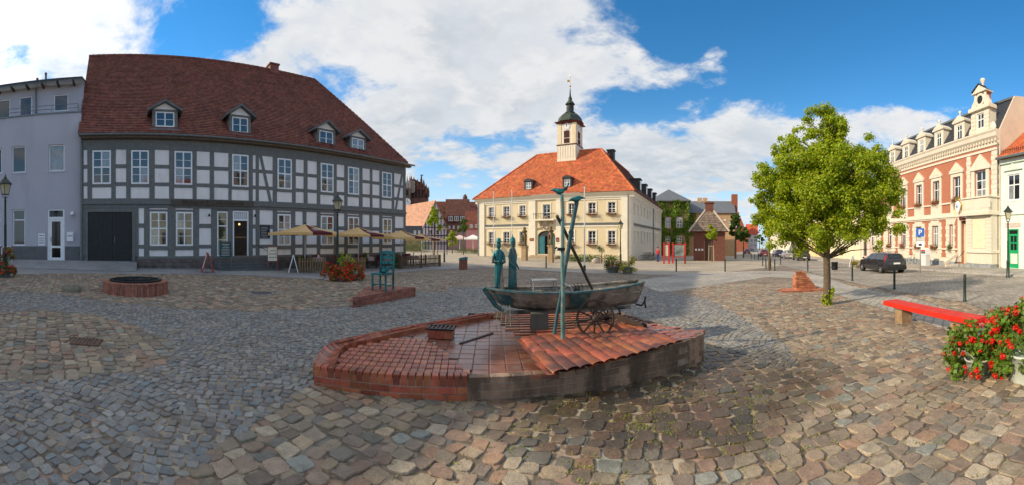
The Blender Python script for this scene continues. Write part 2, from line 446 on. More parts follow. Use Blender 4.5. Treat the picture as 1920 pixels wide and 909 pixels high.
ZINC = mat('zinc', (.18,.20,.21), .5, .2, 6, metal=.5)
SLATE = mat('slate', (.035,.04,.05), .55, .2, 8, .3)
TEAL = mat('verdigris_bronze', (.02,.20,.22), .5, .4, 9, .8, 45, metal=.3, col2=(.02,.045,.05), mask=(.46,.62), mscale=9, coords='Drip')
LEAF = mat('leaf', (.33,.40,.02), .5, .15, 1.2, rand='isl', amp=.38, hue=.03, trans=.5)
LEAF_MID = mat('geranium_leaf', (.13,.22,.025), .5, .15, 1.2, rand='isl', amp=.4, hue=.025, trans=.35)
LEAF_DARK = mat('dark_leaf', (.075,.14,.016), .55, .15, 1.2, rand='isl', amp=.45, hue=.02, trans=.3)
LEAF_IVY = mat('ivy_leaf', (.13,.22,.012), .5, .2, .8, rand='isl', amp=.55, hue=.03, trans=.25)
BARK = mat('bark', (.12,.09,.06), .9, .35, 9, .8, 40)
RED_PETAL = mat('red_petal', (.75,.018,.012), .5, .1, rand='isl', amp=.3, trans=.2)
RUST_PETAL = mat('rusty_red_petal', (.42,.06,.02), .6, .1, rand='isl', amp=.45, hue=.02, trans=.2)
SOIL = mat('soil', (.05,.035,.022), .95, .3, 20, .5)

PAL_COB = [(0,(0.265,0.213,0.155)),(.13,(0.287,0.215,0.157)),(.26,(0.339,0.259,0.172)),(.38,(0.210,0.190,0.155)),(.48,(0.264,0.178,0.129)),(.57,(0.203,0.158,0.122)),(.67,(0.281,0.229,0.158)),(.78,(0.359,0.298,0.217)),(.86,(0.180,0.167,0.139)),(.92,(0.317,0.202,0.133)),(.965,(0.265,0.268,0.231))]
PAL_SET = [(0,(0.219,0.220,0.213)),(.16,(0.251,0.246,0.232)),(.32,(0.192,0.194,0.189)),(.48,(0.267,0.256,0.232)),(.62,(0.230,0.220,0.208)),(.74,(0.187,0.194,0.194)),(.84,(0.273,0.246,0.204)),(.92,(0.166,0.159,0.151)),(.97,(0.187,0.220,0.227))]
def stone_mat(name, pal, src, wet=False):
    m = bpy.data.materials.new(name); m.use_nodes = True
    t = NT(m.node_tree); out = t.n('ShaderNodeOutputMaterial'); b = t.n('ShaderNodeBsdfPrincipled')
    r = t.n('ShaderNodeObjectInfo').outputs['Random'] if src == 'obj' else t.n('ShaderNodeNewGeometry').outputs['Random Per Island']
    base = t.ramp(r, pal, True)
    pos = t.n('ShaderNodeNewGeometry').outputs['Position']
    r2 = t.m('FRACT', t.m('MULTIPLY', r, 13.7))
    sp = t.noise(pos, 130, 3, .7); mid = t.noise(pos, 14, 4, .6)
    f = t.m('MULTIPLY', t.rng(sp, .3, .7, .62, 1.38), t.rng(mid, .3, .7, .78, 1.22))
    f = t.m('MULTIPLY', f, t.rng(r2, 0, 1, .8, 1.2))
    cmb = t.n('ShaderNodeCombineColor'); [t.put(cmb.inputs[i], f) for i in range(3)]
    base = t.mix(1.0, base, cmb.outputs[0], 'MULTIPLY')
    dirt = t.rng(t.noise(pos, 1.6, 5, .65), .5, .72, 0, .45, True)
    base = t.mix(dirt, base, (.20,.155,.10,1))
    # water spilled round the fountain, its shadow also darkened into the stones
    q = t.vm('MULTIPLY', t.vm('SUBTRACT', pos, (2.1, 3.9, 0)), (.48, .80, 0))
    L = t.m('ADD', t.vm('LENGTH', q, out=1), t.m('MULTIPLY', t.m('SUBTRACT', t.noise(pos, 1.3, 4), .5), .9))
    wet_shade = t.rng(L, .75, 1.4, 1, 0, True)
    base = t.mix(wet_shade, base, t.mix(1.0, base, (.36,.33,.30,1), 'MULTIPLY'))
    t.put(b.inputs['Base Color'], base)
    t.put(b.inputs['Roughness'], t.m('SUBTRACT', t.rng(mid, .3, .7, .55, .8), t.m('MULTIPLY', wet_shade, .35)))
    b.inputs['Specular IOR Level'].default_value = .45
    bn = t.n('ShaderNodeBump'); bn.inputs['Strength'].default_value = .9; bn.inputs['Distance'].default_value = .010
    t.put(bn.inputs['Height'], t.noise(pos, 38, 6, .7)); t.put(b.inputs['Normal'], bn.outputs[0])
    t.put(out.inputs[0], b.outputs[0]); return m
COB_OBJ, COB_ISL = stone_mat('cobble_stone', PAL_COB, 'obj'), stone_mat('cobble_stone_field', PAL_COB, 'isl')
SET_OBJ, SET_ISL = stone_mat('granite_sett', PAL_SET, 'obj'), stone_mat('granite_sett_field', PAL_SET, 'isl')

def paving_mat(name, c1, c2, joint, sx, sy, rot=0., bump=.5, kind='brick', var=.25):
    """far paving, too small to pick apart: coursed stones in the material"""
    m = bpy.data.materials.new(name); m.use_nodes = True
    t = NT(m.node_tree); out = t.n('ShaderNodeOutputMaterial'); b = t.n('ShaderNodeBsdfPrincipled')
    pos = t.n('ShaderNodeNewGeometry').outputs['Position']
    mp = t.n('ShaderNodeMapping'); t.put(mp.inputs['Vector'], pos); mp.inputs['Rotation'].default_value = (0,0,rot)
    wob = t.n('ShaderNodeTexNoise'); t.put(wob.inputs['Vector'], pos); wob.inputs['Scale'].default_value = 1.1
    v = t.vm('ADD', mp.outputs[0], t.vm('MULTIPLY', t.vm('SUBTRACT', wob.outputs['Color'], (.5,.5,.5)), (.25,.25,0)))
    if kind == 'brick':
        bt = t.n('ShaderNodeTexBrick'); t.put(bt.inputs['Vector'], v); bt.inputs['Scale'].default_value = 1
        bt.inputs['Brick Width'].default_value = sx; bt.inputs['Row Height'].default_value = sy; bt.inputs['Mortar Size'].default_value = min(sx,sy)*.07
        bt.inputs['Mortar Smooth'].default_value = .4; bt.inputs['Bias'].default_value = 0
        bt.inputs['Color1'].default_value = c4(c1); bt.inputs['Color2'].default_value = c4(c2); bt.inputs['Mortar'].default_value = c4(joint)
        base, hgt = bt.outputs['Color'], t.m('SUBTRACT', 1, bt.outputs['Fac'])
    else:
        vo = t.n('ShaderNodeTexVoronoi', feature='F1'); t.put(vo.inputs['Vector'], v); vo.inputs['Scale'].default_value = 1/sx
        ve = t.n('ShaderNodeTexVoronoi', feature='DISTANCE_TO_EDGE'); t.put(ve.inputs['Vector'], v); ve.inputs['Scale'].default_value = 1/sx
        sepc = t.n('ShaderNodeSeparateColor'); t.put(sepc.inputs[0], vo.outputs['Color'])
        e = t.rng(ve.outputs['Distance'], .02, .14, 0, 1, True)
        base = t.mix(e, c4(joint), t.ramp(sepc.outputs[0], PAL_COB, True)); hgt = e
    n1 = t.rng(t.noise(pos, .45, 6, .62), .3, .7, 1-var, 1+var); n2 = t.rng(t.noise(pos, 9, 4, .6), .3, .7, .85, 1.15)
    f = t.m('MULTIPLY', n1, n2); cmb = t.n('ShaderNodeCombineColor'); [t.put(cmb.inputs[i], f) for i in range(3)]
    t.put(b.inputs['Base Color'], t.mix(1.0, base, cmb.outputs[0], 'MULTIPLY')); b.inputs['Roughness'].default_value = .8
    bn = t.n('ShaderNodeBump'); bn.inputs['Strength'].default_value = bump; bn.inputs['Distance'].default_value = .015
    t.put(bn.inputs['Height'], hgt); t.put(b.inputs['Normal'], bn.outputs[0]); t.put(out.inputs[0], b.outputs[0]); return m
M_FAR_COB = paving_mat('far_cobbles', None, None, (.13,.10,.07), .19, .19, kind='vor')
M_PLAZA = paving_mat('plaza_setts', (.36,.31,.24), (.44,.38,.29), (.22,.18,.13), .5, .25, .5, .3)
M_PATH = paving_mat('path_slabs', (.33,.31,.27), (.42,.39,.34), (.18,.155,.12), .34, .24, -.35, .5, var=.28)
M_ROAD = paving_mat('road_setts', (.25,.225,.19), (.38,.34,.28), (.12,.10,.075), .26, .17, .52, .8, var=.38)
M_WALK = paving_mat('sidewalk_setts', (.27,.275,.28), (.32,.32,.33), (.15,.15,.15), .12, .1, .5, .5)
M_SAND = mat('joint_sand', (.25,.18,.105), .95, .35, 5, .7, 90, coords='Object', col2=(.07,.085,.03), mask=(.52,.68), mscale=1.8)
M_KERB = mat('kerb_stone', (.36,.34,.31), .8, .2, 3, .4)

# ------------------------------------------------------------------ ground and sheets of paving, each a few mm above the one below
def sheet(name, poly, m, dz, thick=None):
    b = MB(); pts = [(p[0], p[1]) for p in poly]
    g = lambda o: (lambda x, y: G(x, y)+o)
    if thick: b.prism(pts, g(dz-thick), g(dz))
    else: b.face([(x, y, G(x, y)+dz) for x, y in pts])
    return b.build(name, m, kind='structure')
sheet('ground', [(-900,-900),(900,-900),(900,900),(-900,900)], M_SAND, 0.0)
PX = lambda *L: [gp(a, b) for a, b in L]
FR = pi/6     # the town's grid: its streets run towards heading 30 degrees
def grid(u, v):  # u along the street, v to its right
    return (u*math.sin(FR)+v*math.cos(FR), u*math.cos(FR)-v*math.sin(FR))
sheet('far_cobbles', [grid(a, b) for a, b in ((-40,-40),(140,-40),(140,45),(-40,45))], M_FAR_COB, .006)
pl = PX((700,501.5),(905,497.5),(1060,507),(1190,511.5),(1290,514),(1330,513)); 
plaza = [tuple(p[:2]) for p in pl] + [grid(44,14), grid(130,16), grid(150,-60), grid(60,-80), (-12.2,25)]
sheet('plaza', plaza, M_PLAZA, .012)
sheet('plaza_edging', [tuple(p[:2]) for p in PX((905,497.5),(1060,507),(1190,511.5),(1330,513))] + [tuple(p[:2]) for p in PX((1330,515),(1190,514),(1060,509.5),(905,499.5))], M_KERB, .02)
walk = [tuple(p[:2]) for p in PX((20,514),(130,512.5),(330,513),(470,516),(600,523),(700,514),(800,506),(905,500))]
FB = Facade(236, 20.0)
sheet('pavement', walk + [tuple(FB.w(20,1)[:2]), tuple(FB.w(-34,1)[:2])], M_WALK, .016)
# light path that bends round the tree to the road
path = PX((1180,526),(1300,512),(1420,507.5),(1480,508),(1530,514),(1600,537),(1700,556),(1790,583),(1900,640)) + PX((1900,690),(1780,622),(1690,590),(1600,563),(1560,548),(1500,522),(1440,519),(1330,535),(1240,549))
sheet('footpath', [tuple(p[:2]) for p in path], M_PATH, .018)
rd = [grid(-30,19.2), grid(-30,12.4)] 
road_l = [tuple(p[:2]) for p in PX((1900,600),(1809,567),(1700,550),(1600,530),(1514,509),(1464,497),(1430,486))]
sheet('road', road_l + [grid(200,7), grid(200,15.5)] + [grid(60,15.8), grid(-8,17.2)] + [grid(-30,18)], M_ROAD, .024)
sheet('sidewalk', [grid(-30,18.0), grid(-8,17.2), grid(60,15.8), grid(200,15.5), grid(200,26), grid(-30,26)], M_PATH, .12, .3)
kb = MB()
for (u0, v0, u1, v1) in ((-30,18.0,-8,17.2), (-8,17.2,60,15.8), (60,15.8,200,15.5)):
    n = int((u1-u0)/1.0)
    for i in range(n):
        a = i/n; c = (i+.985)/n
        p0 = grid(u0+(u1-u0)*a, v0+(v1-v0)*a); p1 = grid(u0+(u1-u0)*c, v0+(v1-v0)*c); q = grid(0,-.14)
        kb.prism([p0, p1, (p1[0]+q[0],p1[1]+q[1]), (p0[0]+q[0],p0[1]+q[1])], lambda x,y: G(x,y)-.1, lambda x,y: G(x,y)+.128)
kb.build('kerb', M_KERB, kind='structure')

# ------------------------------------------------------------------ stones of the paving
def inpoly(x, y, P):
    c = False; j = len(P)-1
    for i in range(len(P)):
        if (P[i][1] > y) != (P[j][1] > y) and x < (P[j][0]-P[i][0])*(y-P[i][1])/(P[j][1]-P[i][1])+P[i][0]: c = not c
        j = i
    return c
xy = lambda L: [(p[0], p[1]) for p in L]
Z_ISLAND = [(-260,585),(0,586),(90,582),(180,591),(260,614),(318,638),(326,655),(300,682),(200,702),(90,712),(-260,722)]
Z_BAND = [(-260,512),(330,513.5),(600,524),(700,515),(860,504),(905,503),(880,522),(830,547),(700,550),(640,577),(480,584),(330,578),(180,563),(100,549),(-260,542)]
Z_FRONT = [(590,718),(525,765),(400,850),(300,935),(300,1700),(2200,1700),(2200,470),(1480,505),(1180,511),(1230,545),(1330,560),(1400,600),(1480,650),(1500,690),(1440,690),(1330,640),(1322,640),(1280,700),(900,745),(640,735)]
FOUNT = xy(PX((588,724),(640,733),(750,748),(838,752),(960,751),(1098,737),(1204,714),(1283,696),(1320,677)) + [pz(1321,622,.34), pz(1170,582,.30), pz(1080,578,.28), pz(960,584,.26), pz(914,588,.25), pz(788,609,.25), pz(700,626,.25), pz(624.5,643.5,.25)])
FOUNT[9] = (FOUNT[8][0]+.05, FOUNT[8][1]+.12)
TRI = [(-4.03,8.57), (-3.08,11.35), (-4.67,11.16)]
WELL = gp(254,547); WELL_R = 1.02
STEPS = gp(1505,545)
def ok_zone(x, y):
    if inpoly(x, y, FOUNT) or inpoly(x, y, TRI): return None
    if (x-WELL.x)**2+(y-WELL.y)**2 < (WELL_R+.02)**2: return None
    px, py = topix(x, y)
    if inpoly(px, py, WALKP) or inpoly(px, py, PATHP) or inpoly(px, py, ROADP): return None
    if 126 < px < 192 and 629 < py < 653: return None
    if inpoly(px, py, Z_ISLAND) or inpoly(px, py, Z_BAND) or inpoly(px, py, Z_FRONT): return 'c'
    return 's'
WALKP = [topix(*p) for p in walk] + [(905,480),(0,480)]
PATHP = [topix(p[0], p[1]) for p in path]
ROADP = [topix(*p) for p in road_l] + [(1400,470),(1990,470),(1990,600)]
def stone_local(L, Wd, h, nc, jit, dome, tl=.1):
    """rings of a stone: foot, shoulder, top (local, flat)"""
    if nc == 4: ang = [(-1,-1),(1,-1),(1,1),(-1,1)]
    else:
        k = random.uniform(.55,.85); ang = [(-k,-1),(k,-1),(1,-k),(1,k),(k,1),(-k,1),(-1,k),(-1,-k)]
    cj = {}
    pts = []
    for (a, b) in ang:
        q = (a > 0, b > 0)
        if q not in cj: cj[q] = (random.uniform(-jit, jit), random.uniform(-jit, jit))
        pts.append(((a+cj[q][0]+random.uniform(-.04,.04))*L/2, (b+cj[q][1]+random.uniform(-.04,.04))*Wd/2))
    ti, tj = random.uniform(-tl,tl), random.uniform(-tl,tl)
    r0 = [(x, y, -.02) for x, y in pts]; r1 = [(x*.985, y*.985, h*.74+x*ti*.5+y*tj*.5) for x, y in pts]
    r2 = [(x*(1-dome), y*(1-dome), h+x*ti+y*tj) for x, y in pts]
    n = len(pts); V = r0+r1+r2
    Fc = [(i,(i+1)%n,n+(i+1)%n,n+i) for i in range(n)]+[(n+i,n+(i+1)%n,2*n+(i+1)%n,2*n+i) for i in range(n)]+[tuple(range(2*n,3*n))]
    return V, Fc
def lay(kind, spots, parent_name, omat, imat, part, h, dome, nc_near, far):
    par = link(parent_name, None, kind='structure')
    spots.sort(key=lambda s: (s[0]**2+s[1]**2)/max(s[3]*s[4], .004)*.01 if False else s[0]**2+s[1]**2)
    variants = []
    for i in range(16):
        V, Fc = stone_local(1, 1, h, 8, .17, dome, .014); me = bpy.data.meshes.new(part); me.from_pydata(V, [], Fc); me.materials.append(omat); variants.append(me)
    n1 = 0; VV = []; FF = []; off = 0
    tl = math.atan(SLOPE)
    for (x, y, rz, L, Wd) in spots:
        px, py = topix(x, y)
        if n1 < 300 and -20 < px < 1940 and py < 915:
            o = link(part, variants[(n1*7) % 16], par, (x, y, G(x, y)+random.uniform(-.006,.006)))
            o.rotation_euler = (0, 0, rz); o.scale = (L, Wd, 1); n1 += 1; continue
        d = math.hypot(x, y)
        V, Fc = stone_local(L, Wd, h, nc_near if d < far else 4, .17, dome)
        c, s = math.cos(rz), math.sin(rz); g = G(x, y)+random.uniform(-.006,.006)
        VV.extend((x+a*c-b*s, y+a*s+b*c, g+z) for a, b, z in V); FF.extend(tuple(i+off for i in f) for f in Fc); off += len(V)
    me = bpy.data.meshes.new(part+'s'); me.from_pydata(VV, [], FF); me.materials.append(imat)
    link(part+'s', me, par, kind='stuff')
    return par
spots_s, spots_c = [], []
def seen(x, y, R):
    d = math.hypot(x, y)
    if not 1.3 < d < R: return False
    px, py = topix(x, y); return -190 < px < 2110
# small granite setts in waving courses
v = -19.0
row = 0
while v < 19:
    u = -19.0 + (row % 2)*.05
    while u < 19:
        L = random.uniform(.085,.12)
        x = u; y = v + .16*abs(math.sin(u*pi/1.5)) + .02*math.sin(u*3.1+row)
        a = math.atan(.16*pi/1.5*math.cos(u*pi/1.5)*(1 if math.sin(u*pi/1.5) > 0 else -1))
        rx, ry = x*math.cos(.5)-y*math.sin(.5), x*math.sin(.5)+y*math.cos(.5)
        if seen(rx, ry, 14.5) and ok_zone(rx, ry) == 's':
            spots_s.append((rx, ry, .5+a+random.uniform(-.1,.1), L*.90, .098*random.uniform(.86,.96)))
        u += L+.006
    v += .104; row += 1
# big field stones in rough rows
def rows(x0, x1, y0, y1, ang, R):
    v = y0; row = 0
    while v < y1:
        wv = random.uniform(.135,.19); u = x0 + random.uniform(0,.2)
        while u < x1:
            L = random.uniform(.12,.225)
            y = v + .10*math.sin(u*.55+row*.03) + random.uniform(-.012,.012)
            rx, ry = u*math.cos(ang)-y*math.sin(ang), u*math.sin(ang)+y*math.cos(ang)
            if seen(rx, ry, R) and ok_zone(rx, ry) == 'c':
                spots_c.append((rx, ry, ang+.055*math.cos(u*.55)+random.uniform(-.09,.09), L*.945, wv*random.uniform(.91,.975)))
            u += L+.012
        v += wv+.012; row += 1
rows(-20, 20, -20, 20, -.32, 17.5)
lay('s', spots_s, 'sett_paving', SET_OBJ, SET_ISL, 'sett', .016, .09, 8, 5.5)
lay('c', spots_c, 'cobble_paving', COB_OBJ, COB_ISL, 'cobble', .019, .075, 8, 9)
# grass and moss growing out of the joints
gb = []
for i in range(3600):
    if random.random() < .75: px, py = random.gauss(1240, 190), random.gauss(765, 75)
    else: px, py = random.uniform(600, 1900), random.uniform(700, 905)
    if py < 640 or py > 930: continue
    p = gp(px, py)
    if inpoly(p.x, p.y, FOUNT): continue
    n = .5+.5*math.sin(p.x*5.1+1.3)*math.sin(p.y*4.3)
    if random.random() > n*n*1.5: continue
    gb.append(p)
V = []; Fc = []
for p in gb:
    for k in range(3):
        a = random.uniform(0, 2*pi); hh = random.uniform(.008,.024); w = .006; q = Vector((p.x+random.gauss(0,.018), p.y+random.gauss(0,.018), p.z+.012))
        o = len(V); V += [(q.x+w*math.cos(a), q.y+w*math.sin(a), q.z), (q.x-w*math.cos(a), q.y-w*math.sin(a), q.z), (q.x+.02*math.cos(a+1.3), q.y+.02*math.sin(a+1.3), q.z+hh)]; Fc.append((o,o+1,o+2))
raw('joint_grass', V, Fc, mat('joint_grass_blade', (.20,.22,.03), .7, .2, 2, rand='isl', amp=.5, hue=.03, trans=.2), kind='stuff')
# ================================================================== left side: lilac house and timber framed house
LILAC = mat('lilac_render', (.44,.435,.48), .85, .06, .9, .2, 70, col2=(.33,.325,.37), mask=(.52,.8), mscale=.7, coords='Drip')
TIMBER = mat('grey_green_timber', (.15,.156,.148), .75, .18, 6, .35, 40)
INFILL = mat('white_infill', (.80,.775,.755), .85, .06, 2.2, .25, 60, col2=(.62,.60,.57), mask=(.52,.8), mscale=1.3, coords='Drip')
PLINTH = mat('fieldstone_plinth', (.13,.11,.10), .9, .4, 3.5, .8, 16)
RTILE = mat('dark_red_roof_tile', (.20,.07,.05), .75, .22, 1.3, rand='isl', amp=.32, hue=.012, col2=(.075,.035,.03), mask=(.55,.78), mscale=.9)
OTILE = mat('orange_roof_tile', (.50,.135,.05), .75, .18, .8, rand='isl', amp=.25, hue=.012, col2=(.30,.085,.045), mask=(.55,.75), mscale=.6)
GATE = mat('gate_dark', (.016,.018,.02), .55, .3, 5, .2)
GREYPL = mat('grey_plinth_tile', (.12,.125,.13), .7, .15, 4, .2)
LETTER = mat('brown_letter', (.035,.022,.014), .6, 0)
def downpipe(par, x, y, z0, z1, m=ZINC, r=.055):
    b = MB().tube([(x,y,z0),(x,y,z1)], r, 8)
    for q in np.arange(z0+.6, z1, 2.0): b.lathe([(r,0),(r+.018,.01),(r+.018,.05),(r,.06)], 8, (x,y,q))
    return b.build('downpipe', m, par)

def lilac_house():
    f = Facade(236, 20.2); X, Z = f.X, f.Z
    t = f.thing('townhouse', 'lilac rendered flat fronted house at the left edge with a white glazed door', 'house')
    xr = X(152); xl = -33.0; zt = Z(150, 211); zb = -.6
    H = []
    up = [(91,121,271,321),(22,48,274.5,324),(-22,3.5,279,326)]; lo = [(23.4,47,393,459.5),(-25,1.6,394,460)]
    R = lambda q: (X(q[0]), X(q[1]), Z((q[0]+q[1])/2, q[3]), Z((q[0]+q[1])/2, q[2]))
    door = (X(89), X(121), .62, Z(105, 392))
    H = [R(q) for q in up+lo]+[door]
    for k in range(8):
        s = X(-25)-2.2-k*2.4; H += [(s-1.0, s, H[0][2], H[0][3]), (s-1.0, s, H[3][2], H[3][3])]
    MB().wall(xl, xr, zb, zt, H, 0, .4).build('wall', LILAC, t)
    for q in H[:5]:
        if q in H[3:5]: window(t, *q, .1, WHITE, 1, 2, .07, split=.72, sill=LILAC, panes=True)
        else: window(t, *q, .1, WHITE, 1, 1, .07, sill=LILAC)
    for q in H[6:]: window(t, *q, .1, WHITE, 1, 1, .07, sill=LILAC)
    # plinth of slabs either side of the door
    zp = Z(100, 461)
    for a, b in ((xl, door[0]-.02), (door[1]+.02, xr)):
        n = max(1, int((b-a)/.75))
        for i in range(n):
            o = MB().bbox(a+(b-a)*i/n+.006, a+(b-a)*(i+1)/n-.006, -.03, -.001, zb, zp, .01)
            o.build('plinth_slab', GREYPL, t)
    d = MB(); x0, x1, z0, z1 = door; zm = Z(105, 409)
    d.box(x0, x0+.1, .05, .13, z0, z1).box(x1-.1, x1, .05, .13, z0, z1).box(x0+.1, x1-.1, .05, .13, z1-.1, z1).box(x0+.1, x1-.1, .05, .13, zm-.06, zm+.06)
    d = d.build('door', WHITE, t)
    lf = MB(); zk = Z(105, 462)
    lf.box(x0+.1,x0+.24,.07,.12,z0,zm-.06).box(x1-.24,x1-.1,.07,.12,z0,zm-.06).box(x0+.24,x1-.24,.07,.12,z0,z0+.16).box(x0+.24,x1-.24,.07,.12,zk-.06,zk+.06).box(x0+.24,x1-.24,.07,.12,zm-.2,zm-.06)
    lf.build('door_leaf', WHITE, d)
    MB().box(x0+.24,x1-.24,.09,.1,z0+.16,zk-.06).build('pane', GLASS_DARK, d); MB().box(x0+.24,x1-.24,.09,.1,zk+.06,zm-.2).build('pane', GLASS_DARK, d)
    MB().box(x0+.1,x1-.1,.09,.1,zm+.06,z1-.1).build('pane', GLASS_DARK, d)
    MB().bar((x0+.2,.03,z0+1.0),(x0+.2,.03,z0+1.3),.03).build('handle', ZINC, d)
    # coping, terrace rails, set back upper storey
    MB().box(xl, xr+.02, -.06, .3, zt, zt+.07).build('coping', ZINC, t)
    rb = MB()
    for z in (.28, .5): rb.tube([(xl,.0,zt+z),(X(146),.0,zt+z)], .018, 6)
    xs = X(146)
    rb.tube([(xs,0,zt+.5),(xs,0,zt+.07)], .018, 6).tube([(xs,0,zt+.5),(xr,.1,zt-.3)], .018, 6)
    for k in range(20): rb.tube([(xs-1.5-k*1.5,0,zt+.07),(xs-1.5-k*1.5,0,zt+.5)], .014, 6)
    rb.build('terrace_railing', ZINC, t)
    S = 1.5; zt2 = f.Z(152, 157, S)
    U = [(f.X(a,S), f.X(b,S), f.Z((a+b)/2,d,S), f.Z((a+b)/2,c,S)) for a,b,c,d in ((101,128,177,208),(36,59.5,181,217),(-8,18.7,187,222))]
    MB().wall(xl, f.X(156,S), zt-.2, zt2, U, S, .4, .1).build('upper_wall', LILAC, t)
    for q in U: window(t, *q, S+.06, WHITE, 1, 1, .06)
    rs = .30
    r = MB(); r.extx([(S-.75,zt2-.02),(S-.75,zt2+.1),(10,zt2+.1+rs*(10-S+.75)),(10,zt2-.02+rs*(10-S+.75))], xl, f.X(157,S)); r.build('roof', SLATE, t)
    for k in range(24):
        x = f.X(140,S)-k*.95; MB().box(x-.05,x+.05,S-.7,S-.001,zt2-.16,zt2-.025).build('rafter_end', DARK_WOOD, t)
    downpipe(t, f.X(68,S), S-.1, zt+.05, zt2-.1)
    for px, py in ((86,140),(70,150)): p = f.X(px,S+2); MB().tube([(p,S+2,zt2),(p,S+2,f.Z(px,py,S+2))], .07, 8).lathe([(.09,0),(.09,.1),(.0,.16)], 8, (p,S+2,f.Z(px,py,S+2))).build('flue', RTILE, t)
    MB().box(xl, xr-.02, .42, 12, zb, zt-.01).build('core', LILAC, t)
    w = lambda a,b,c,d: (X(a), X(b), Z((a+b)/2,d), Z((a+b)/2,c))
    x0,x1,z0,z1 = w(126,138,436,453); o = MB().bbox(x0,x1,-.16,-.002,z0,z1,.02).build('letterbox', WHITE, None, f.o, f.rz); tag(o, 'white letterbox on the lilac wall right of the glazed door', 'letterbox')
    MB().box(x0+.03,x1-.03,-.166,-.161,z0+(z1-z0)*.55,z0+(z1-z0)*.62).build('slot', BLACK_IRON, o)
    x0,x1,z0,z1 = w(72,84,438.5,459.5); o = MB().box(x0,x1,-.04,-.002,z0,z1).build('notice_board', WHITE, None, f.o, f.rz); tag(o, 'white notice plate on the lilac wall left of the door', 'sign')
    for i, q in enumerate((.2,.38,.56,.8)): MB().box(x0+.05,x1-.05,-.046,-.0405,z0+(z1-z0)*q,z0+(z1-z0)*(q+.05)).build('printed_line', BLACK_IRON, o)
    x0,x1,z0,z1 = w(133,139.5,397,404); o = MB().lathe([(.02,0),(.13,-.02),(.11,.12),(.03,.2)], 12, ((x0+x1)/2,-.12,z0)).build('wall_lamp', WHITE, None, f.o, f.rz); tag(o, 'small white lamp on the lilac wall above the letterbox', 'lamp')
    x0,x1,z0,z1 = w(14,32,461,487); b = MB().tube([(x0,-1,z0-.1),(x0,-1,z1-.1),(x0+.1,-1,z1),(x1-.1,-1,z1),(x1,-1,z1-.1),(x1,-1,z0-.1)], .025, 8).build('bicycle_stand', WHITE, None, f.o, f.rz); tag(b, 'white hoop shaped bicycle stand before the lilac house', 'bicycle stand')
    return f
FA = lilac_house()

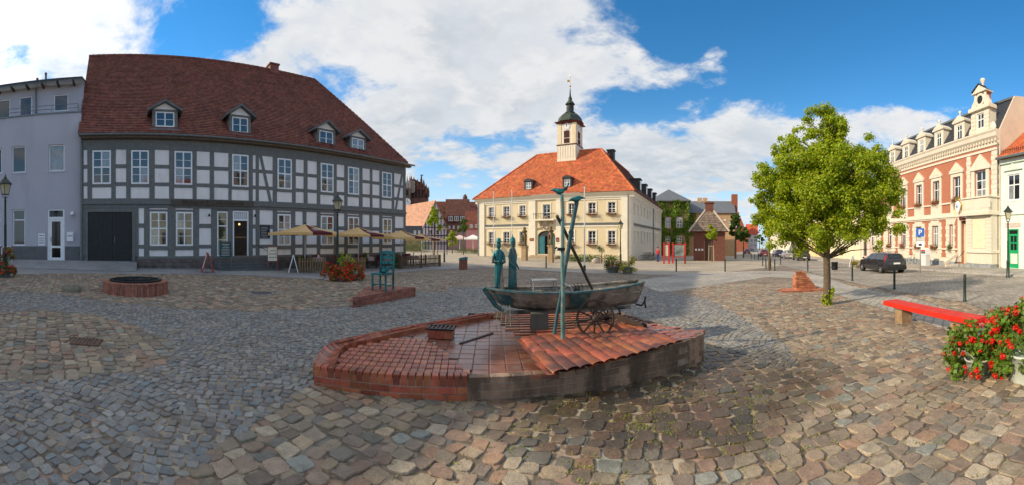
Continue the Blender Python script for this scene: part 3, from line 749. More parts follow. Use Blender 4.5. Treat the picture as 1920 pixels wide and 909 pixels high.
def timber_house():
    f = FB; X, Z = f.X, f.Z
    t = f.thing('timber_framed_house', 'long timber framed house with white panels and steep dark red tiled roof', 'house')
    xl, xr = -2.45, X(760); zb, zp = -.4, .74; ze = 7.3
    MB().box(xl, xr, .02, 11.5, zb, ze).build('wall', TIMBER, t)
    NB = [0]
    def beam(x0, x1, z0, z1, y0=-.05, y1=.019, w=.01):
        j = lambda: random.uniform(-w, w)
        b = MB().bbox(0,0,0,0,0,0,0) if False else MB()
        b.add([(x0+j(),y0,z0+j()),(x1+j(),y0,z0+j()),(x1+j(),y0,z1+j()),(x0+j(),y0,z1+j()),(x0,y1,z0),(x1,y1,z0),(x1,y1,z1),(x0,y1,z1)],[(0,1,2,3),(0,4,5,1),(1,5,6,2),(2,6,7,3),(3,7,4,0)])
        return b.build('beam', TIMBER, t)
    def panel(x0, x1, z0, z1, y0=-.025, m=INFILL):
        return MB().box(x0, x1, y0, .019, z0, z1).build('panel', m, t)
    RU = [(4.03,4.71),(4.92,5.69),(5.90,6.72)]; RL = [(.88,1.30),(1.51,2.40),(2.64,3.50)]
    U = [('p',157,164),('w',172.5,209),('p',217,236.6),('w',245,280),('p',290,317),('w',326,361),('p',368.5,393),('p',401,428),('w',434,466),('p',473.5,479),('d',485,511),
         ('w',519,547),('p',554,569),('p',576,593.5),('w',600,625),('p',630.6,645),('w',651,672.7),('p',679,693),('p',697.5,711),('w',715,734),('e',738.5,755)]
    Lw = [('g',165,248),('p',260,270),('w',280,314.5),('w',328.7,362.3),('p',373,395.5),('s',406,427),('o',436,465),('p',473.5,479),('m',486,511),
          ('w',519,545),('p',553,567),('p',574,593.5),('w',600,625),('p',631,645),('w',651,672.7),('p',679,692),('p',697.5,710.5),('w',716,734),('p',740,756)]
    def posts(cols, z0, z1):
        last = xl
        for c in cols+[('z',760,760)]:
            a = X(c[1]) if c[0] != 'z' else xr
            if a-last > .03: beam(last, a, z0, z1)
            last = X(c[2])
    posts(U, 4.031, 6.719); posts([c for c in Lw], .88, 3.499)
    def rails(cols, R, kinds):
        for c in cols:
            if c[0] not in kinds: continue
            a, b = X(c[1])+.002, X(c[2])-.002
            for i in range(len(R)-1): beam(a, b, R[i][1], R[i+1][0], -.044)
    rails(U, RU, 'pde'); rails(Lw, RL, 'pm')
    lower = MB()
    for cols, R, w0, w1 in ((U, RU, 4.82, 6.68), (Lw, RL, 1.45, 3.30)):
        for c in cols:
            a, b = X(c[1])+.002, X(c[2])-.002
            if c[0] in 'pdem':
                for (z0, z1) in R: panel(a, b, z0, z1)
            if c[0] in 'de':
                s = 1 if c[0] == 'd' else -1
                p, q = (a+.1, b-.15) if s > 0 else (b-.1, a+.15)
                zt = 6.72; zb2 = 4.03
                bb = MB().add([(p-.09,-.06,zt),(p+.09,-.06,zt),(q+.09,-.06,zb2),(q-.09,-.06,zb2),(p-.09,-.026,zt),(p+.09,-.026,zt),(q+.09,-.026,zb2),(q-.09,-.026,zb2)],[(3,2,1,0),(0,1,5,4),(1,2,6,5),(2,3,7,6),(3,0,4,7)]); bb.build('brace', TIMBER, t)
            if c[0] == 'w':
                up = R is RU
                window(t, a+.02, b-.02, w0, w1, -.07, WHITE, 2, 2, .085, bars=1, panes=True)
                beam(a, b, w1+.005, 6.719 if up else w1+.12, -.046)
                if not up: panel(a, b, w1+.125, 3.495)
                beam(a, b, (4.65 if up else 1.22), w0-.005, -.07)
                panel(a, b, 4.03 if up else .88, 4.645 if up else 1.215)
    # plates and the storey beam
    def long(z0, z1, y0, name='beam', x0=xl, x1=xr): return MB().bbox(x0, x1, y0, .018, z0, z1, .015).build(name, TIMBER, t)
    long(6.72, ze-.02, -.06); long(3.5, 3.70, -.07); long(3.705, 3.86, -.14); long(3.865, 4.03, -.07)
    long(zp, .879, -.07, 'beam', X(257), xr)
    # eaves board and moulding, gutter
    MB().extx([(-.06,ze-.02),(-.35,ze+.0),(-.42,ze+.1),(.02,ze+.25)], xl, xr+.3).build('eaves_moulding', mat('brown_board', (.13,.10,.075), .8, .2, 5, .2), t)
    g = MB(); pr = []
    for k in range(7): a = pi+pi*k/6; pr.append((-.50+.08*math.cos(a), ze+.17+.08*math.sin(a)))
    g.extx(pr+[(-.42,ze+.19),(-.58,ze+.19)], xl-.1, xr+.5); g.build('gutter', ZINC, t)
    downpipe(t, xl-.02, -.12, .5, ze+.1)
    # stone plinth right of the gate
    xg = X(257); n = 0
    z = -.3; rw = 0
    while z < zp-.02:
        x = xg; h = .21
        while x < xr-.05:
            w = min(random.uniform(.35,.7), xr-x)
            MB().bbox(x+.006, x+w-.006, -.12+random.uniform(-.012,.012), .01, z, min(z+h-.012, zp-.005), .012).build('plinth_stone', PLINTH, t); x += w
        z += h; rw += 1
    # gate with two leaves
    a, b = X(165), X(248); zg0, zg1 = .62, Z(207, 398)
    beam(a-.14, a, zg0, zg1+.2, -.09); beam(b, b+.14, zg0, zg1+.2, -.09); beam(a, b, zg1, zg1+.2, -.08)
    m = (a+b)/2+.15
    for (p, q) in ((a+.01, m-.008), (m+.008, b-.01)):
        dr = MB().box(p, q, -.03, .018, zg0+.03, zg1-.005).build('gate_leaf', GATE, t)
        n = 5
        for i in range(n): MB().bbox(p+(q-p)*i/n+.006, p+(q-p)*(i+1)/n-.006, -.045, -.0305, zg0+.05, zg1-.03, .006).build('plank', GATE, dr)
        if p > a+.1: MB().bar((p+.1,-.08,zg0+1.0),(p+.1,-.08,zg0+1.28),.03).build('handle', ZINC, dr)
    # shop window, shop door standing open, transom lettering
    sw = (X(406)+.02, X(427)-.02, Z(416,479), 3.36); window(t, *sw, -.07, WHITE, 1, 2, .07, split=.68, bars=1, panes=True)
    o0, o1, oz0, ozt, oz1 = X(436), X(465), Z(450,479), Z(450,413), Z(450,396.5)
    fr = MB().box(o0,o0+.07,-.08,.015,oz0,oz1).box(o1-.07,o1,-.08,.015,oz0,oz1).box(o0+.07,o1-.07,-.08,.015,oz1-.07,oz1).box(o0+.07,o1-.07,-.08,.015,ozt-.05,ozt+.05).build('door_frame', WHITE, t)
    MB().box(o0+.07,o1-.07,-.03,.0,ozt+.05,oz1-.07).build('transom_pane', mat('frosted_glass', (.42,.45,.48), .4, .1, 6), t)
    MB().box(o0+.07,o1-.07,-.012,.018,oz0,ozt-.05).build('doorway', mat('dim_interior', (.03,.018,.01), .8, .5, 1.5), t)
    MB().box(o0+.1,o1-.1,-.02,-.0125,oz0+1.0,oz0+1.07).build('shop_shelf', mat('shelf_wood', (.22,.11,.05), .7), t)
    MB().ball((o0+.4,-.03,ozt-.25), .06, 8, 5).build('shop_lamp', mat('lit_lamp', (1,.7,.3), .5, 0, emit=((1,.6,.2), 1.6)), t)
    for i in range(6): MB().add([(o0+.13+i*.12,-.036,ozt+.08),(o0+.16+i*.12,-.036,ozt+.08),(o0+.19+i*.12,-.036,oz1-.1),(o0+.15+i*.12,-.036,oz1-.1)],[(0,1,2,3)]).build('transom_lettering', WHITE, t)
    # steps up to the door
    for k in range(4):
        z0 = .18+.15*k; MB().bbox(X(402)-.1+.0*k, X(512)-.12*k, -1.35+.3*k, -.13, (G(-12,14)-.1 if k == 0 else z0-.15+.001), z0+.0, .015).build('step', mat('step_stone', (.10,.105,.11), .8, .2, 4, .3), t)
    MB().tube([(X(478),-.2,1.5),(X(496),-.9,1.05),(X(497),-.95,.2)], .018, 6).build('handrail', BLACK_IRON, t)
    # shop lettering on its board
    bd = MB().box(X(320), X(474), -.18, -.141, 3.66, 3.98).build('sign_board', mat('sign_board_wood', (.085,.072,.055), .7, .15, 6), t)
    text(bd, 'Bäckerei & Café Schmidt', (X(320)+X(474))/2, -.186, 3.83, .36, LETTER)
    # house number and little plate left of the windows, wall lamps, menu board
    MB().box(X(261.5), X(269), -.04, -.0255, Z(265,421.5), Z(265,416)).build('number_plate', WHITE, t)
    for px, py in ((393,403),(478,404)):
        MB().bar((X(px),-.03,Z(px,py)),(X(px)-.1,-.3,Z(px,py)+.02),.05).lathe([(.03,0),(.1,-.12)], 8, (X(px)-.1,-.3,Z(px,py))).build('wall_spotlight', BLACK_IRON, t)
    mb = MB().box(X(487), X(505.5), -.05, -.0255, Z(496,448), Z(496,423)).build('menu_board', mat('menu_black', (.02,.02,.024), .5), t)
    for i in range(7): MB().box(X(489), X(489)+(X(503)-X(489))*random.uniform(.6,1), -.056, -.0505, Z(496,446-i*3.1)+.0, Z(496,446-i*3.1)+.03).build('chalk_line', mat('chalk', (.45,.42,.42), .9), mb)
    # roof: slopes, then courses of plain tiles
    e0, e1, r1, r0 = (xl-.15, -.5, ze+.22), (19.15, -.5, ze+.22), (14.6, 5.5, 14.72), (-2.6, 5.5, 14.72)
    k0, k1 = (xl-.15, 11.5, ze+.22), (19.15, 11.5, ze+.22)
    rf = MB(); d = .06
    rf.add([e0,e1,r1,r0,k0,k1], [(0,1,2,3),(1,5,2),(5,4,3,2),(4,0,3)])
    rf = rf.build('roof', RTILE, t)
    tb = MB(); tiles(tb, e0, e1, r1, r0, .18, .165, .05); tiles(tb, e1, k1, r1, r1, .18, .3, .03); tb.build('roof_tiles', RTILE, rf, kind='stuff')
    rb = MB()
    n = 46
    for i in range(n):
        a = Vector(r0).lerp(Vector(r1), i/n); b = Vector(r0).lerp(Vector(r1), (i+1.05)/n); rb.tube([a, b], [.11,.13], 7)
    for i in range(30):
        a = Vector(e1).lerp(Vector(r1), i/30); b = Vector(e1).lerp(Vector(r1), (i+1.05)/30); rb.tube([a, b], [.12,.10], 7)
    rb.build('ridge_tiles', RTILE, rf, kind='stuff')
    cx = f.X(512, 5.5); MB().box(cx-.35, cx+.35, 5.2, 5.9, 14.4, 15.05).box(cx-.42, cx+.42, 5.13, 5.97, 15.05, 15.15).build('chimney', RTILE, rf)
    # dormers
    for (pc, pw, y0, y1, ya, ye) in ((309.5,35.5,209.5,238,187,205),(450.5,30,220,249,195,216),(612,26,246,274,225,243),(671.5,23,260,286,242,257)):
        y = -.2; x = f.X(pc, y); hw = (f.X(pc+pw/2, y)-f.X(pc-pw/2, y))/2
        z0, z1 = f.Z(pc, y1, y), f.Z(pc, y0, y); za, zee = f.Z(pc, ya, y-.15), f.Z(pc, ye, y-.15)
        W2 = hw+.17
        dm = MB(); dm.wall(x-W2, x+W2, z0-.12, z1+.12, [(x-hw,x+hw,z0,z1)], y, .1, .08)
        dm.add([(x-W2,y+.1,z0-.12),(x-W2,y+.1,z1+.12),(x-W2,y+3,z1+.12),(x-W2,y+3,z0-.12),(x+W2,y+.1,z0-.12),(x+W2,y+.1,z1+.12),(x+W2,y+3,z1+.12),(x+W2,y+3,z0-.12)],[(0,3,2,1),(4,5,6,7)])
        dm = dm.build('dormer', TIMBER, t)
        MB().ext([(x-W2+.05,z1+.121),(x+W2-.05,z1+.121),(x,za-.13)], y+.0, y+.05).build('gable_panel', INFILL, dm)
        window(dm, x-hw, x+hw, z0, z1, y+.02, WHITE, 2, 1, .07, bars=1)
        dr = MB(); ov = W2+.26; zl = za-(za-zee)*1.0
        for s in (-1, 1): dr.add([(x,y-.28,za),(x+s*ov,y-.28,zl),(x+s*ov,y+3,zl),(x,y+3,za),(x,y-.28,za-.12),(x+s*ov,y-.28,zl-.12),(x+s*ov,y+3,zl-.12),(x,y+3,za-.12)],[(0,1,2,3),(4,7,6,5),(0,4,5,1),(1,5,6,2)])
        dr.build('dormer_roof', mat('dormer_zinc', (.11,.125,.13), .6, .2, 5), dm)
        tb = MB().box(x-W2-.1, x+W2+.1, y-.12, y+.1, z0-.22, z0-.125).build('apron', ZINC, dm)
    sn = MB()
    sn.tube([(xl+.3,.28,8.42),(17.6,.28,8.42)], .02, 5).build('snow_guard', ZINC, rf)
timber_house()
# ramp of the pavement up to the gate and the lilac house
rp = MB(); p0, p1 = FB.X(257), -33
rp.add([tuple(FB.w(p1,-2.0,0)), tuple(FB.w(p0-.1,-2.0,0)), tuple(FB.w(p0,0.18,0)), tuple(FB.w(p1,.18,0))], [(0,1,2,3)])
rp.v = [(x, y, G(x,y)+.03) if i < 2 else (x, y, .62) for i, (x, y, z) in enumerate(rp.v)]
o = len(rp.v); rp.v += [(rp.v[1][0],rp.v[1][1],-.2),(rp.v[2][0],rp.v[2][1],-.2)]; rp.f.append((1,o,o+1,2)); rp.sm.append(False)
rp.build('ramp', M_WALK, kind='structure')
# ================================================================== middle: town hall, church, far houses, ivy building, kiosk
OCHRE = mat('ochre_panel_render', (.72,.61,.40), .85, .07, 1.2, .2, 80, col2=(.66,.53,.33), mask=(.5,.8), mscale=.6, coords='Drip')
DOORG = mat('petrol_door', (.03,.17,.20), .5, .15, 4)
REDSIGN = mat('red_plate', (.22,.015,.015), .5, .05)
LOUVRE = mat('red_brown_louvre', (.10,.025,.018), .7, .2, 5)
DORMG = mat('dark_dormer', (.035,.037,.04), .55, .2, 5)
def flower_box(o, rz, w, label, group, leaf=LEAF_DARK, pet=RUST_PETAL, n=120, trough=True):
    t = thing('flower_box', label, 'flower box', o, rz, group)
    MB().box(-w/2, w/2, -.26, -.02, -.16, 0).build('trough', mat('trough_brown', (.10,.05,.03), .8), t)
    bl = [(x, -.18+random.uniform(-.05,.05), random.uniform(-.05,.18), .22, .2, .2) for x in np.linspace(-w/2, w/2, 6)] + [(x, -.30, random.uniform(-.34,-.16), .2, .14, .2) for x in np.linspace(-w/2+.1, w/2-.1, 4)]
    foliage('foliage', bl, n, .09, leaf, t, kind='stuff')
    bl = [(b[0], b[1]-.06, b[2]+.02, b[3]*1.05, b[4]*1.05, b[5]*1.05) for b in bl]
    foliage('blossoms', bl, int(n*1.3), .085, pet, t, .85, kind='stuff')
    return t
def town_hall():
    f = Facade(1325, 42.7); X, Z = f.X, f.Z
    t = f.thing('town_hall', 'cream two storey town hall with orange hipped roof and clock tower', 'town hall')
    xl, xr = X(897), X(1182); L = 28.7; ze = 7.55; zb = -1.6
    rows = ((4.98,6.36),(1.27,2.85))
    cols = [(916.5,927),(944,955.3),(974.3,985.3),(1066,1076.5),(1103,1117),(1140,1154)]
    H = []
    for a, b in cols:
        for z0, z1 in rows: H.append((X(a), X(b), z0, z1))
    fd = (X(1018), X(1031.5), 4.45, 6.35); H.append(fd)
    do = (X(1008.5), X(1041), -.02, 2.95); H.append(do)
    MB().wall(xl, xr, zb, ze, H, 0, .4, .16).build('front_wall', OCHRE, t)
    for q in H[:-1]: window(t, *q, .11, WHITE, 2, 2, .08, split=.42, bars=1, sill=CREAM_LIGHT if q is not fd else None)
    fr = MB()
    for i, q in enumerate(H[:-1]):
        a, b, c, d = q; e = .17
        s = MB().box(a-e, a-.003, -.05, -.002, c-.1, d+e).box(b+.003, b+e, -.05, -.002, c-.1, d+e).box(a-.003, b+.003, -.05, -.002, d+.003, d+e).build('window_surround', CREAM_LIGHT, t)
    # pilasters, band, cornice
    for a, b in ((xl, X(909)), (X(992), X(1004.5)), (X(1043), X(1056.5)), (X(1165.5), xr)):
        MB().bbox(a, b, -.14, -.002, zb, 6.95, .02).build('pilaster', CREAM_LIGHT, t)
    segs = ((X(909)+.01, X(992)-.01), (X(1056.5)+.01, X(1165.5)-.01))
    for a, b in segs:
        MB().extx([(-.02,3.55),(-.10,3.62),(-.10,3.75),(-.16,3.82),(-.02,3.86)], a, b).build('storey_band', ZINC, t)
        MB().box(a, b, -.07, -.003, 3.35, 3.54).build('band_frieze', CREAM_LIGHT, t)
        MB().box(a, b, -.08, -.003, 6.70, 6.95).build('upper_frieze', CREAM_LIGHT, t)
    cn = [(-.02,6.951),(-.18,6.951),(-.18,7.15),(-.3,7.3),(-.45,7.42),(-.55,7.55),(-.02,7.56)]
    MB().extx(cn, xl-.4, xr+.5).build('cornice', CREAM_LIGHT, t)
    # entrance: arch, doors, balcony rail, coat of arms, steps, signs
    a, b, z0, z1 = do; m = (a+b)/2
    arc = [(a-.001, 2.2)] + [(m+(a-m)*math.cos(u), 2.2+.72*math.sin(u)) for u in np.linspace(0, pi, 11)] + [(b+.001,2.2),(b+.001,z1),(a-.001,z1)]
    MB().ext(arc[::-1] if False else arc, -.005, .15).build('door_arch', OCHRE, t)
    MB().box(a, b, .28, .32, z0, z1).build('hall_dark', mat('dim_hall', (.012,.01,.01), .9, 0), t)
    d1 = MB().box(a+.06, a+(b-a)*.38, .12, .2, z0+.02, 2.18).build('door_leaf', DOORG, t); d2 = MB().box(b-(b-a)*.30, b-.06, .12, .2, z0+.02, 2.18).build('door_leaf', DOORG, t)
    for o, p, q in ((d1, a+.06, a+(b-a)*.38), (d2, b-(b-a)*.30, b-.06)):
        for k in range(2): MB().bbox(p+.1, q-.1, .10, .119, .2+1.0*k, 1.05+1.0*k, .02).build('door_panel', DOORG, o)
    MB().box(a+.06, b-.06, .12, .2, 2.19, 2.9).build('transom', DORMG, t)
    rb = MB()
    x0, x1 = X(1004.5), X(1043)
    MB().bbox(x0, x1, -.75, -.003, 4.22, 4.4, .03).build('balcony_slab', CREAM_LIGHT, t)
    for i in range(13): x = x0+.05+(x1-x0-.1)*i/12; rb.bar((x,-.7,4.4),(x,-.7,5.1),.03)
    rb.bar((x0,-.7,5.12),(x1,-.7,5.12),.05).bar((x0,-.7,5.12),(x0,-.02,5.12),.05).bar((x1,-.7,5.12),(x1,-.02,5.12),.05); rb.build('balcony_railing', BLACK_IRON, t)
    cx = X(1024); ca = MB(); random.seed(3)
    ca.lathe([(.0,-.35),(.42,-.2),(.5,.2),(.3,.5),(.0,.6)], 12, (cx,-.1,3.85), True, 1, .35)
    for i in range(16):
        a_ = random.uniform(0, 2*pi); ca.ball((cx+.95*math.cos(a_)*random.uniform(.5,1), -.1, 3.8+.6*math.sin(a_)), random.uniform(.1,.2), 7, 4)
    for s in (-1, 1): ca.tube([(cx+s*1.35,-.08,3.1),(cx+s*1.2,-.1,3.35),(cx+s*.9,-.12,3.2),(cx+s*.7,-.1,3.5)], .07, 6)
    ca.ball((cx,-.15,4.62), .16, 8, 5).tube([(cx-.4,-.1,4.5),(cx-.15,-.12,4.75),(cx+.15,-.12,4.75),(cx+.4,-.1,4.5)], .06, 6)
    ca.build('coat_of_arms', mat('carved_relief', (.42,.34,.27), .85, .35, 6, .4), t)
    for k in range(3): MB().bbox(X(1004)-.35+.25*k*0, X(1046)+.3, -2.0+.5*k, -.15, -.9 if k == 0 else -.45+.15*k-.16, -.45+.15*k, .02).build('step', mat('sand_step', (.38,.30,.20), .85, .2, 4), t)
    for (p0, p1, q0, q1) in ((994,1001.2,447,452),(1043.5,1048.5,446,454)):
        s = MB().bbox(X(p0), X(p1), -.2, -.145, Z(p0,q1), Z(p0,q0), .01).build('wall_plate', REDSIGN, t)
        for k in range(2): MB().box(X(p0)+.08, X(p1)-.08, -.206, -.2005, Z(p0,q1)+.1+.14*k, Z(p0,q1)+.15+.14*k).build('printed_line', mat('gold_print', (.55,.4,.2), .6), s)
    # side wall running back
    s = MB(); Hs = []
    ws = []
    y = 1.6
    for k in range(10):
        if k == 6: y += 1.0
        for z0, z1 in rows: ws.append((y, y+1.0, z0, z1))
        y += 2.55
    b = MB(Matrix.Translation((xr,0,0)) @ Matrix.Rotation(pi/2, 4, 'Z'))
    b.wall(.001, L, zb, ze, ws, 0, .4, .16); b.build('side_wall', CREAM_LIGHT, t)
    sd = link('side_windows', None, t)
    for q in ws:
        o = window(t, q[0], q[1], q[2], q[3], 0, WHITE, 2, 2, .08, split=.42)
        o.location = (xr-.12, (q[0]+q[1])/2, q[2]); o.rotation_euler = (0,0,pi/2)
        MB().box(xr+.002, xr+.06, q[0]-.16, q[0]-.003, q[2]-.1, q[3]+.16).box(xr+.002, xr+.06, q[1]+.003, q[1]+.16, q[2]-.1, q[3]+.16).box(xr+.002, xr+.06, q[0]-.003, q[1]+.003, q[3]+.003, q[3]+.16).build('window_surround', CREAM_LIGHT, t)
    bpy.data.objects.remove(sd)
    MB().box(xr+.003, xr+.14, .003, 1.2, zb, 6.95).build('pilaster', CREAM_LIGHT, t); MB().box(xr+.003, xr+.14, L-1.0, L, zb, 6.95).build('pilaster', CREAM_LIGHT, t)
    MB().box(xr+.004, xr+.12, 1.21, L-1.01, 3.55, 3.84).build('storey_band', ZINC, t); MB().box(xr+.004, xr+.09, 1.21, L-1.01, 6.7, 6.949).build('upper_frieze', CREAM_LIGHT, t)
    MB().ext([(xr+.02,6.952),(xr+.18,6.952),(xr+.3,7.3),(xr+.55,7.55),(xr+.02,7.56)], -.001, L+.4).build('cornice', CREAM_LIGHT, t)
    downpipe(t, X(1178), -.2, -.9, 7.2); downpipe(t, xl+.05, -.2, -.7, 7.2)
    dp = MB().tube([(xr+.2, L*.62, -1.4),(xr+.2, L*.62, 7.2)], .08, 8).build('downpipe', ZINC, t)
    MB().box(xl, xr-.42, .42, 11, zb, ze).box(xr-11, xr-.42, 11.001, L, zb, ze).build('core', CREAM_LIGHT, t)
    # roofs: hipped front wing, long side wing
    o = .62; zr = 14.35; zz = ze+.03
    A, B, C, D = (xl-o,-o,zz), (xr+o,-o,zz), (X(1127,5.5),5.5,zr), (X(1007,5.5),5.5,zr)
    E_, F_ = (xl-o,11+o,zz), (xr+o,11+o,zz)
    sx = C[0]; Bk = (xr+o, L+o, zz); Rb = (sx, L-5, zr); Wb = (2*sx-xr-o, L+o, zz); Wf = (2*sx-xr-o, 11, zz)
    rf = MB(); rf.add([A,B,C,D,E_], [(0,1,2,3),(4,0,3),(2,4,3)]).add([B,Bk,Rb,C,Wb,Wf], [(0,1,2,3),(1,4,2),(3,2,4,5)])
    rf = rf.build('roof', OTILE, t)
    tb = MB(); tiles(tb, A, B, C, D, .24, .27, .045); tb.build('roof_tiles', OTILE, rf, kind='stuff')
    tb = MB(); tiles(tb, B, Bk, Rb, C, .3, .34, .045); tb.build('side_roof_tiles', mat('shaded_side_tile', (.16,.055,.035), .75, .2, 1, rand='isl', amp=.25), rf, kind='stuff')  # shade of the side slope put into a darker tile colour
    rb = MB()
    for P, Q in ((D, C), (B, C), (A, D), (C, Rb)):
        P, Q = Vector(P), Vector(Q); n = int((Q-P).length/.4)
        for i in range(n): rb.tube([P.lerp(Q, i/n), P.lerp(Q, (i+1.05)/n)], [.13,.16], 7)
    rb.build('ridge_tiles', OTILE, rf, kind='stuff')
    for (px, py) in ((990.5,348),(1063,342.5)):
        y = .12; x = f.X(px, y); z = f.Z(px, py, y)
        d = MB(); d.wall(x-.62, x+.62, z-.75, z+.55, [(x-.4,x+.4,z-.5,z+.45)], y, .1, .06)
        top = [(x-.62, z+.55)]+[(x+.66*math.cos(u), z+.55+.38*math.sin(u)) for u in np.linspace(pi, 0, 9)]+[(x+.62, z+.55)]
        d.ext(top[1:-1], y-.12, y+2.2); d.box(x-.62, x+.62, y+.1, y+2.2, z-.75, z+.549)
        d = d.build('dormer', DORMG, t); window(d, x-.4, x+.4, z-.5, z+.45, y+.03, WHITE, 2, 2, .08)
    for k in range(4):
        y = 7+k*5.2; z = 9.3
        d = MB().box(xr-1.9, xr-.15, y, y+1.3, z-1, z+.9).box(xr-2.1, xr-.05, y-.12, y+1.42, z+.9, z+1.05).build('dormer', DORMG, t)
        MB().box(xr-.149, xr-.13, y+.2, y+1.1, z-.5, z+.7).build('dormer_window', WHITE, d)
    p = Vector(C)+Vector((.2,4.2,0)); MB().box(p.x-.5,p.x+.5,p.y,p.y+.9,zr-.8,zr+.75).box(p.x-.6,p.x+.6,p.y-.1,p.y+1,zr+.75,zr+.95).build('chimney', DORMG, t)
    # clock tower
    TX0, TX1 = f.X(1044.6, 4.0), f.X(1079.8, 4.0); y0 = 4.0; w = TX1-TX0; cx, cy = (TX0+TX1)/2, y0+w/2
    zA, zB, zC = 12.6, 14.95, 18.05
    tw = link('tower', None, t, (cx, cy, 0))
    h = w/2
    MB().box(-h,h,-h,h,zA,zB).build('tower_base', CREAM_LIGHT, tw)
    bb = MB()
    for k in range(8):
        x = -h+.08+k*(2*h-.16)/7
        bb.box(x-.02, x+.02, -h-.03, -h-.001, zA+.5, zB-.15)
    bb.build('base_boards', CREAM, tw)
    MB().box(-h-.08,h+.08,-h-.08,h+.08,zB,zB+.12).build('tower_band', LOUVRE, tw)
    h2 = h*.94
    MB().box(-h2,h2,-h2,h2,zB+.12,zC).build('tower_shaft', CREAM_LIGHT, tw)
    for s1 in (-1,1):
        for s2 in (-1,1): MB().box(s1*h2*.62, s1*(h2+.05), s2*h2*.62, s2*(h2+.05), zB+.121, zC-.05).build('corner_pilaster', CREAM, tw)
    for sd_ in range(2):
        M_ = Matrix.Rotation(sd_*pi/2, 4, 'Z')
        for (q0, q1) in ((zB+.3, zB+.95), (zB+1.05, zB+2.0)):
            b = MB(M_); b.box(-.40,.40,-h2-.03,-h2-.001,q0,q1)
            for i in range(7): zq = q0+(q1-q0)*(i+.5)/7; b.bar((-.40,-h2-.05,zq),(.40,-h2-.05,zq),.04,.05)
            b.build('louvre', LOUVRE, tw)
        b = MB(M_ @ Matrix.Translation((0,-h2-.02,zC-.52)) @ Matrix.Rotation(pi/2, 4, 'X'))
        b.lathe([(.5,-.02),(.5,.03)], 28); ck = b.build('clock_face', WHITE, tw)
        b = MB(M_ @ Matrix.Translation((0,-h2-.062,zC-.52)))
        for k in range(12):
            a_ = 2*pi*k/12; ca_, sa_ = math.sin(a_), math.cos(a_); b.bar((ca_*.36,0,sa_*.36),(ca_*.46,0,sa_*.46),.045 if k % 3 == 0 else .03,.012,up=(0,1,0))
        b.build('hour_marks', BLACK_IRON, ck, kind='stuff')
        b = MB(M_ @ Matrix.Translation((0,-h2-.07,zC-.52))); b.bar((0,0,-.05),(.02,0,.30),.04,.012,up=(0,1,0)); b.build('hour_hand', BLACK_IRON, ck)
        b = MB(M_ @ Matrix.Translation((0,-h2-.085,zC-.52))); b.bar((0,0,-.05),(-.06,0,.40),.03,.012,up=(0,1,0)); b.build('minute_hand', BLACK_IRON, ck)
    e = h+.32
    cor = MB(); 
    cor.lathe([(h2*1.42,zC-.12),(h2*1.42,zC-.03),(e*1.38,zC+.1),(e*1.42,zC+.18),(e*1.2,zC+.26)], 4, a0=pi/4, smooth=False); cor.build('tower_cornice', LOUVRE, tw)
    dm = mat('patinated_copper', (.05,.07,.055), .6, .35, 3, .2, metal=.3)
    MB().lathe([(e*1.15,zC+.25),(e*1.02,zC+.6),(e*.95,zC+1.0),(e*.75,zC+1.4),(e*.48,zC+1.62),(.62,zC+1.75)], 8, a0=pi/8, smooth=False).build('dome', dm, tw)
    MB().lathe([(.75,zC+1.75),(.75,zC+1.85),(.48,zC+1.9),(.42,zC+2.9),(.70,zC+2.98),(.70,zC+3.08)], 8, a0=pi/8, smooth=False).build('lantern', dm, tw)
    for k in range(4): a_ = pi*k/2; MB().box(.40*math.cos(a_)-.12, .40*math.cos(a_)+.12, .40*math.sin(a_)-.12, .40*math.sin(a_)+.12, zC+2.1, zC+2.75).build('lantern_opening', DORMG, tw)
    MB().lathe([(.66,zC+3.08),(.45,zC+3.35),(.24,zC+3.6),(.30,zC+3.8),(.14,zC+4.2),(.07,zC+5.0),(.05,zC+5.3)], 10).build('spire', dm, tw)
    wv = MB().tube([(0,0,zC+5.2),(0,0,zC+7.3)], .025, 6).ball((0,0,zC+5.6), .14, 8, 6).ball((0,0,zC+6.9), .08, 8, 6); wv.add([(0,-.01,zC+6.2),(-.45,-.01,zC+6.3),(-.4,-.01,zC+6.6),(0,-.01,zC+6.5)],[(0,1,2,3),(3,2,1,0)]); wv.build('weather_vane', mat('gilt', (.5,.35,.1), .35, metal=.8), tw)
    # flower boxes hang under the windows
    nm = ['first','second','third','fourth','fifth','sixth']
    for i, (a, b) in enumerate(cols):
        for j, (z0, z1) in enumerate(rows):
            flower_box(f.w((X(a)+X(b))/2, -.05, z0-.02), f.rz, X(b)-X(a)+.25, f"rusty red flowers under the {nm[i]} {'upper' if j == 0 else 'ground floor'} front window of the town hall", 'flower boxes on the town hall', n=90)
    return f
FT = town_hall()
FF_ = FT

def hedge(name, label, p, q, w, h, m=LEAF_DARK, n=1500):
    p, q = Vector(p), Vector(q); d = (q-p); L = math.hypot(d.x, d.y); u = Vector((d.x/L, d.y/L, 0)); v = Vector((-u.y, u.x, 0))
    o = thing(name, label, 'hedge', p)
    bl = []
    k = int(L/.3)+1
    for i in range(k+1):
        c = u*(L*i/k); zz = G(p.x+c.x, p.y+c.y)-p.z
        for s in (-1, 1): bl.append((c.x+v.x*s*w*.2, c.y+v.y*s*w*.2, zz+h*.5+random.uniform(-.04,.04), .27, .27, h*.52))
    foliage('foliage', bl, n, .11, m, o, .8, kind='stuff')
    b = MB()
    for i in range(k): c = u*(L*i/k); b.tube([(c.x,c.y,-.2),(c.x+.02,c.y,h*.6)], .02, 5)
    b.build('stems', BARK, o, kind='stuff'); return o
hedge('box_hedge', 'low clipped hedge at the left corner of the town hall', gp(888,473), gp(924,474.5), .8, .55, n=900)
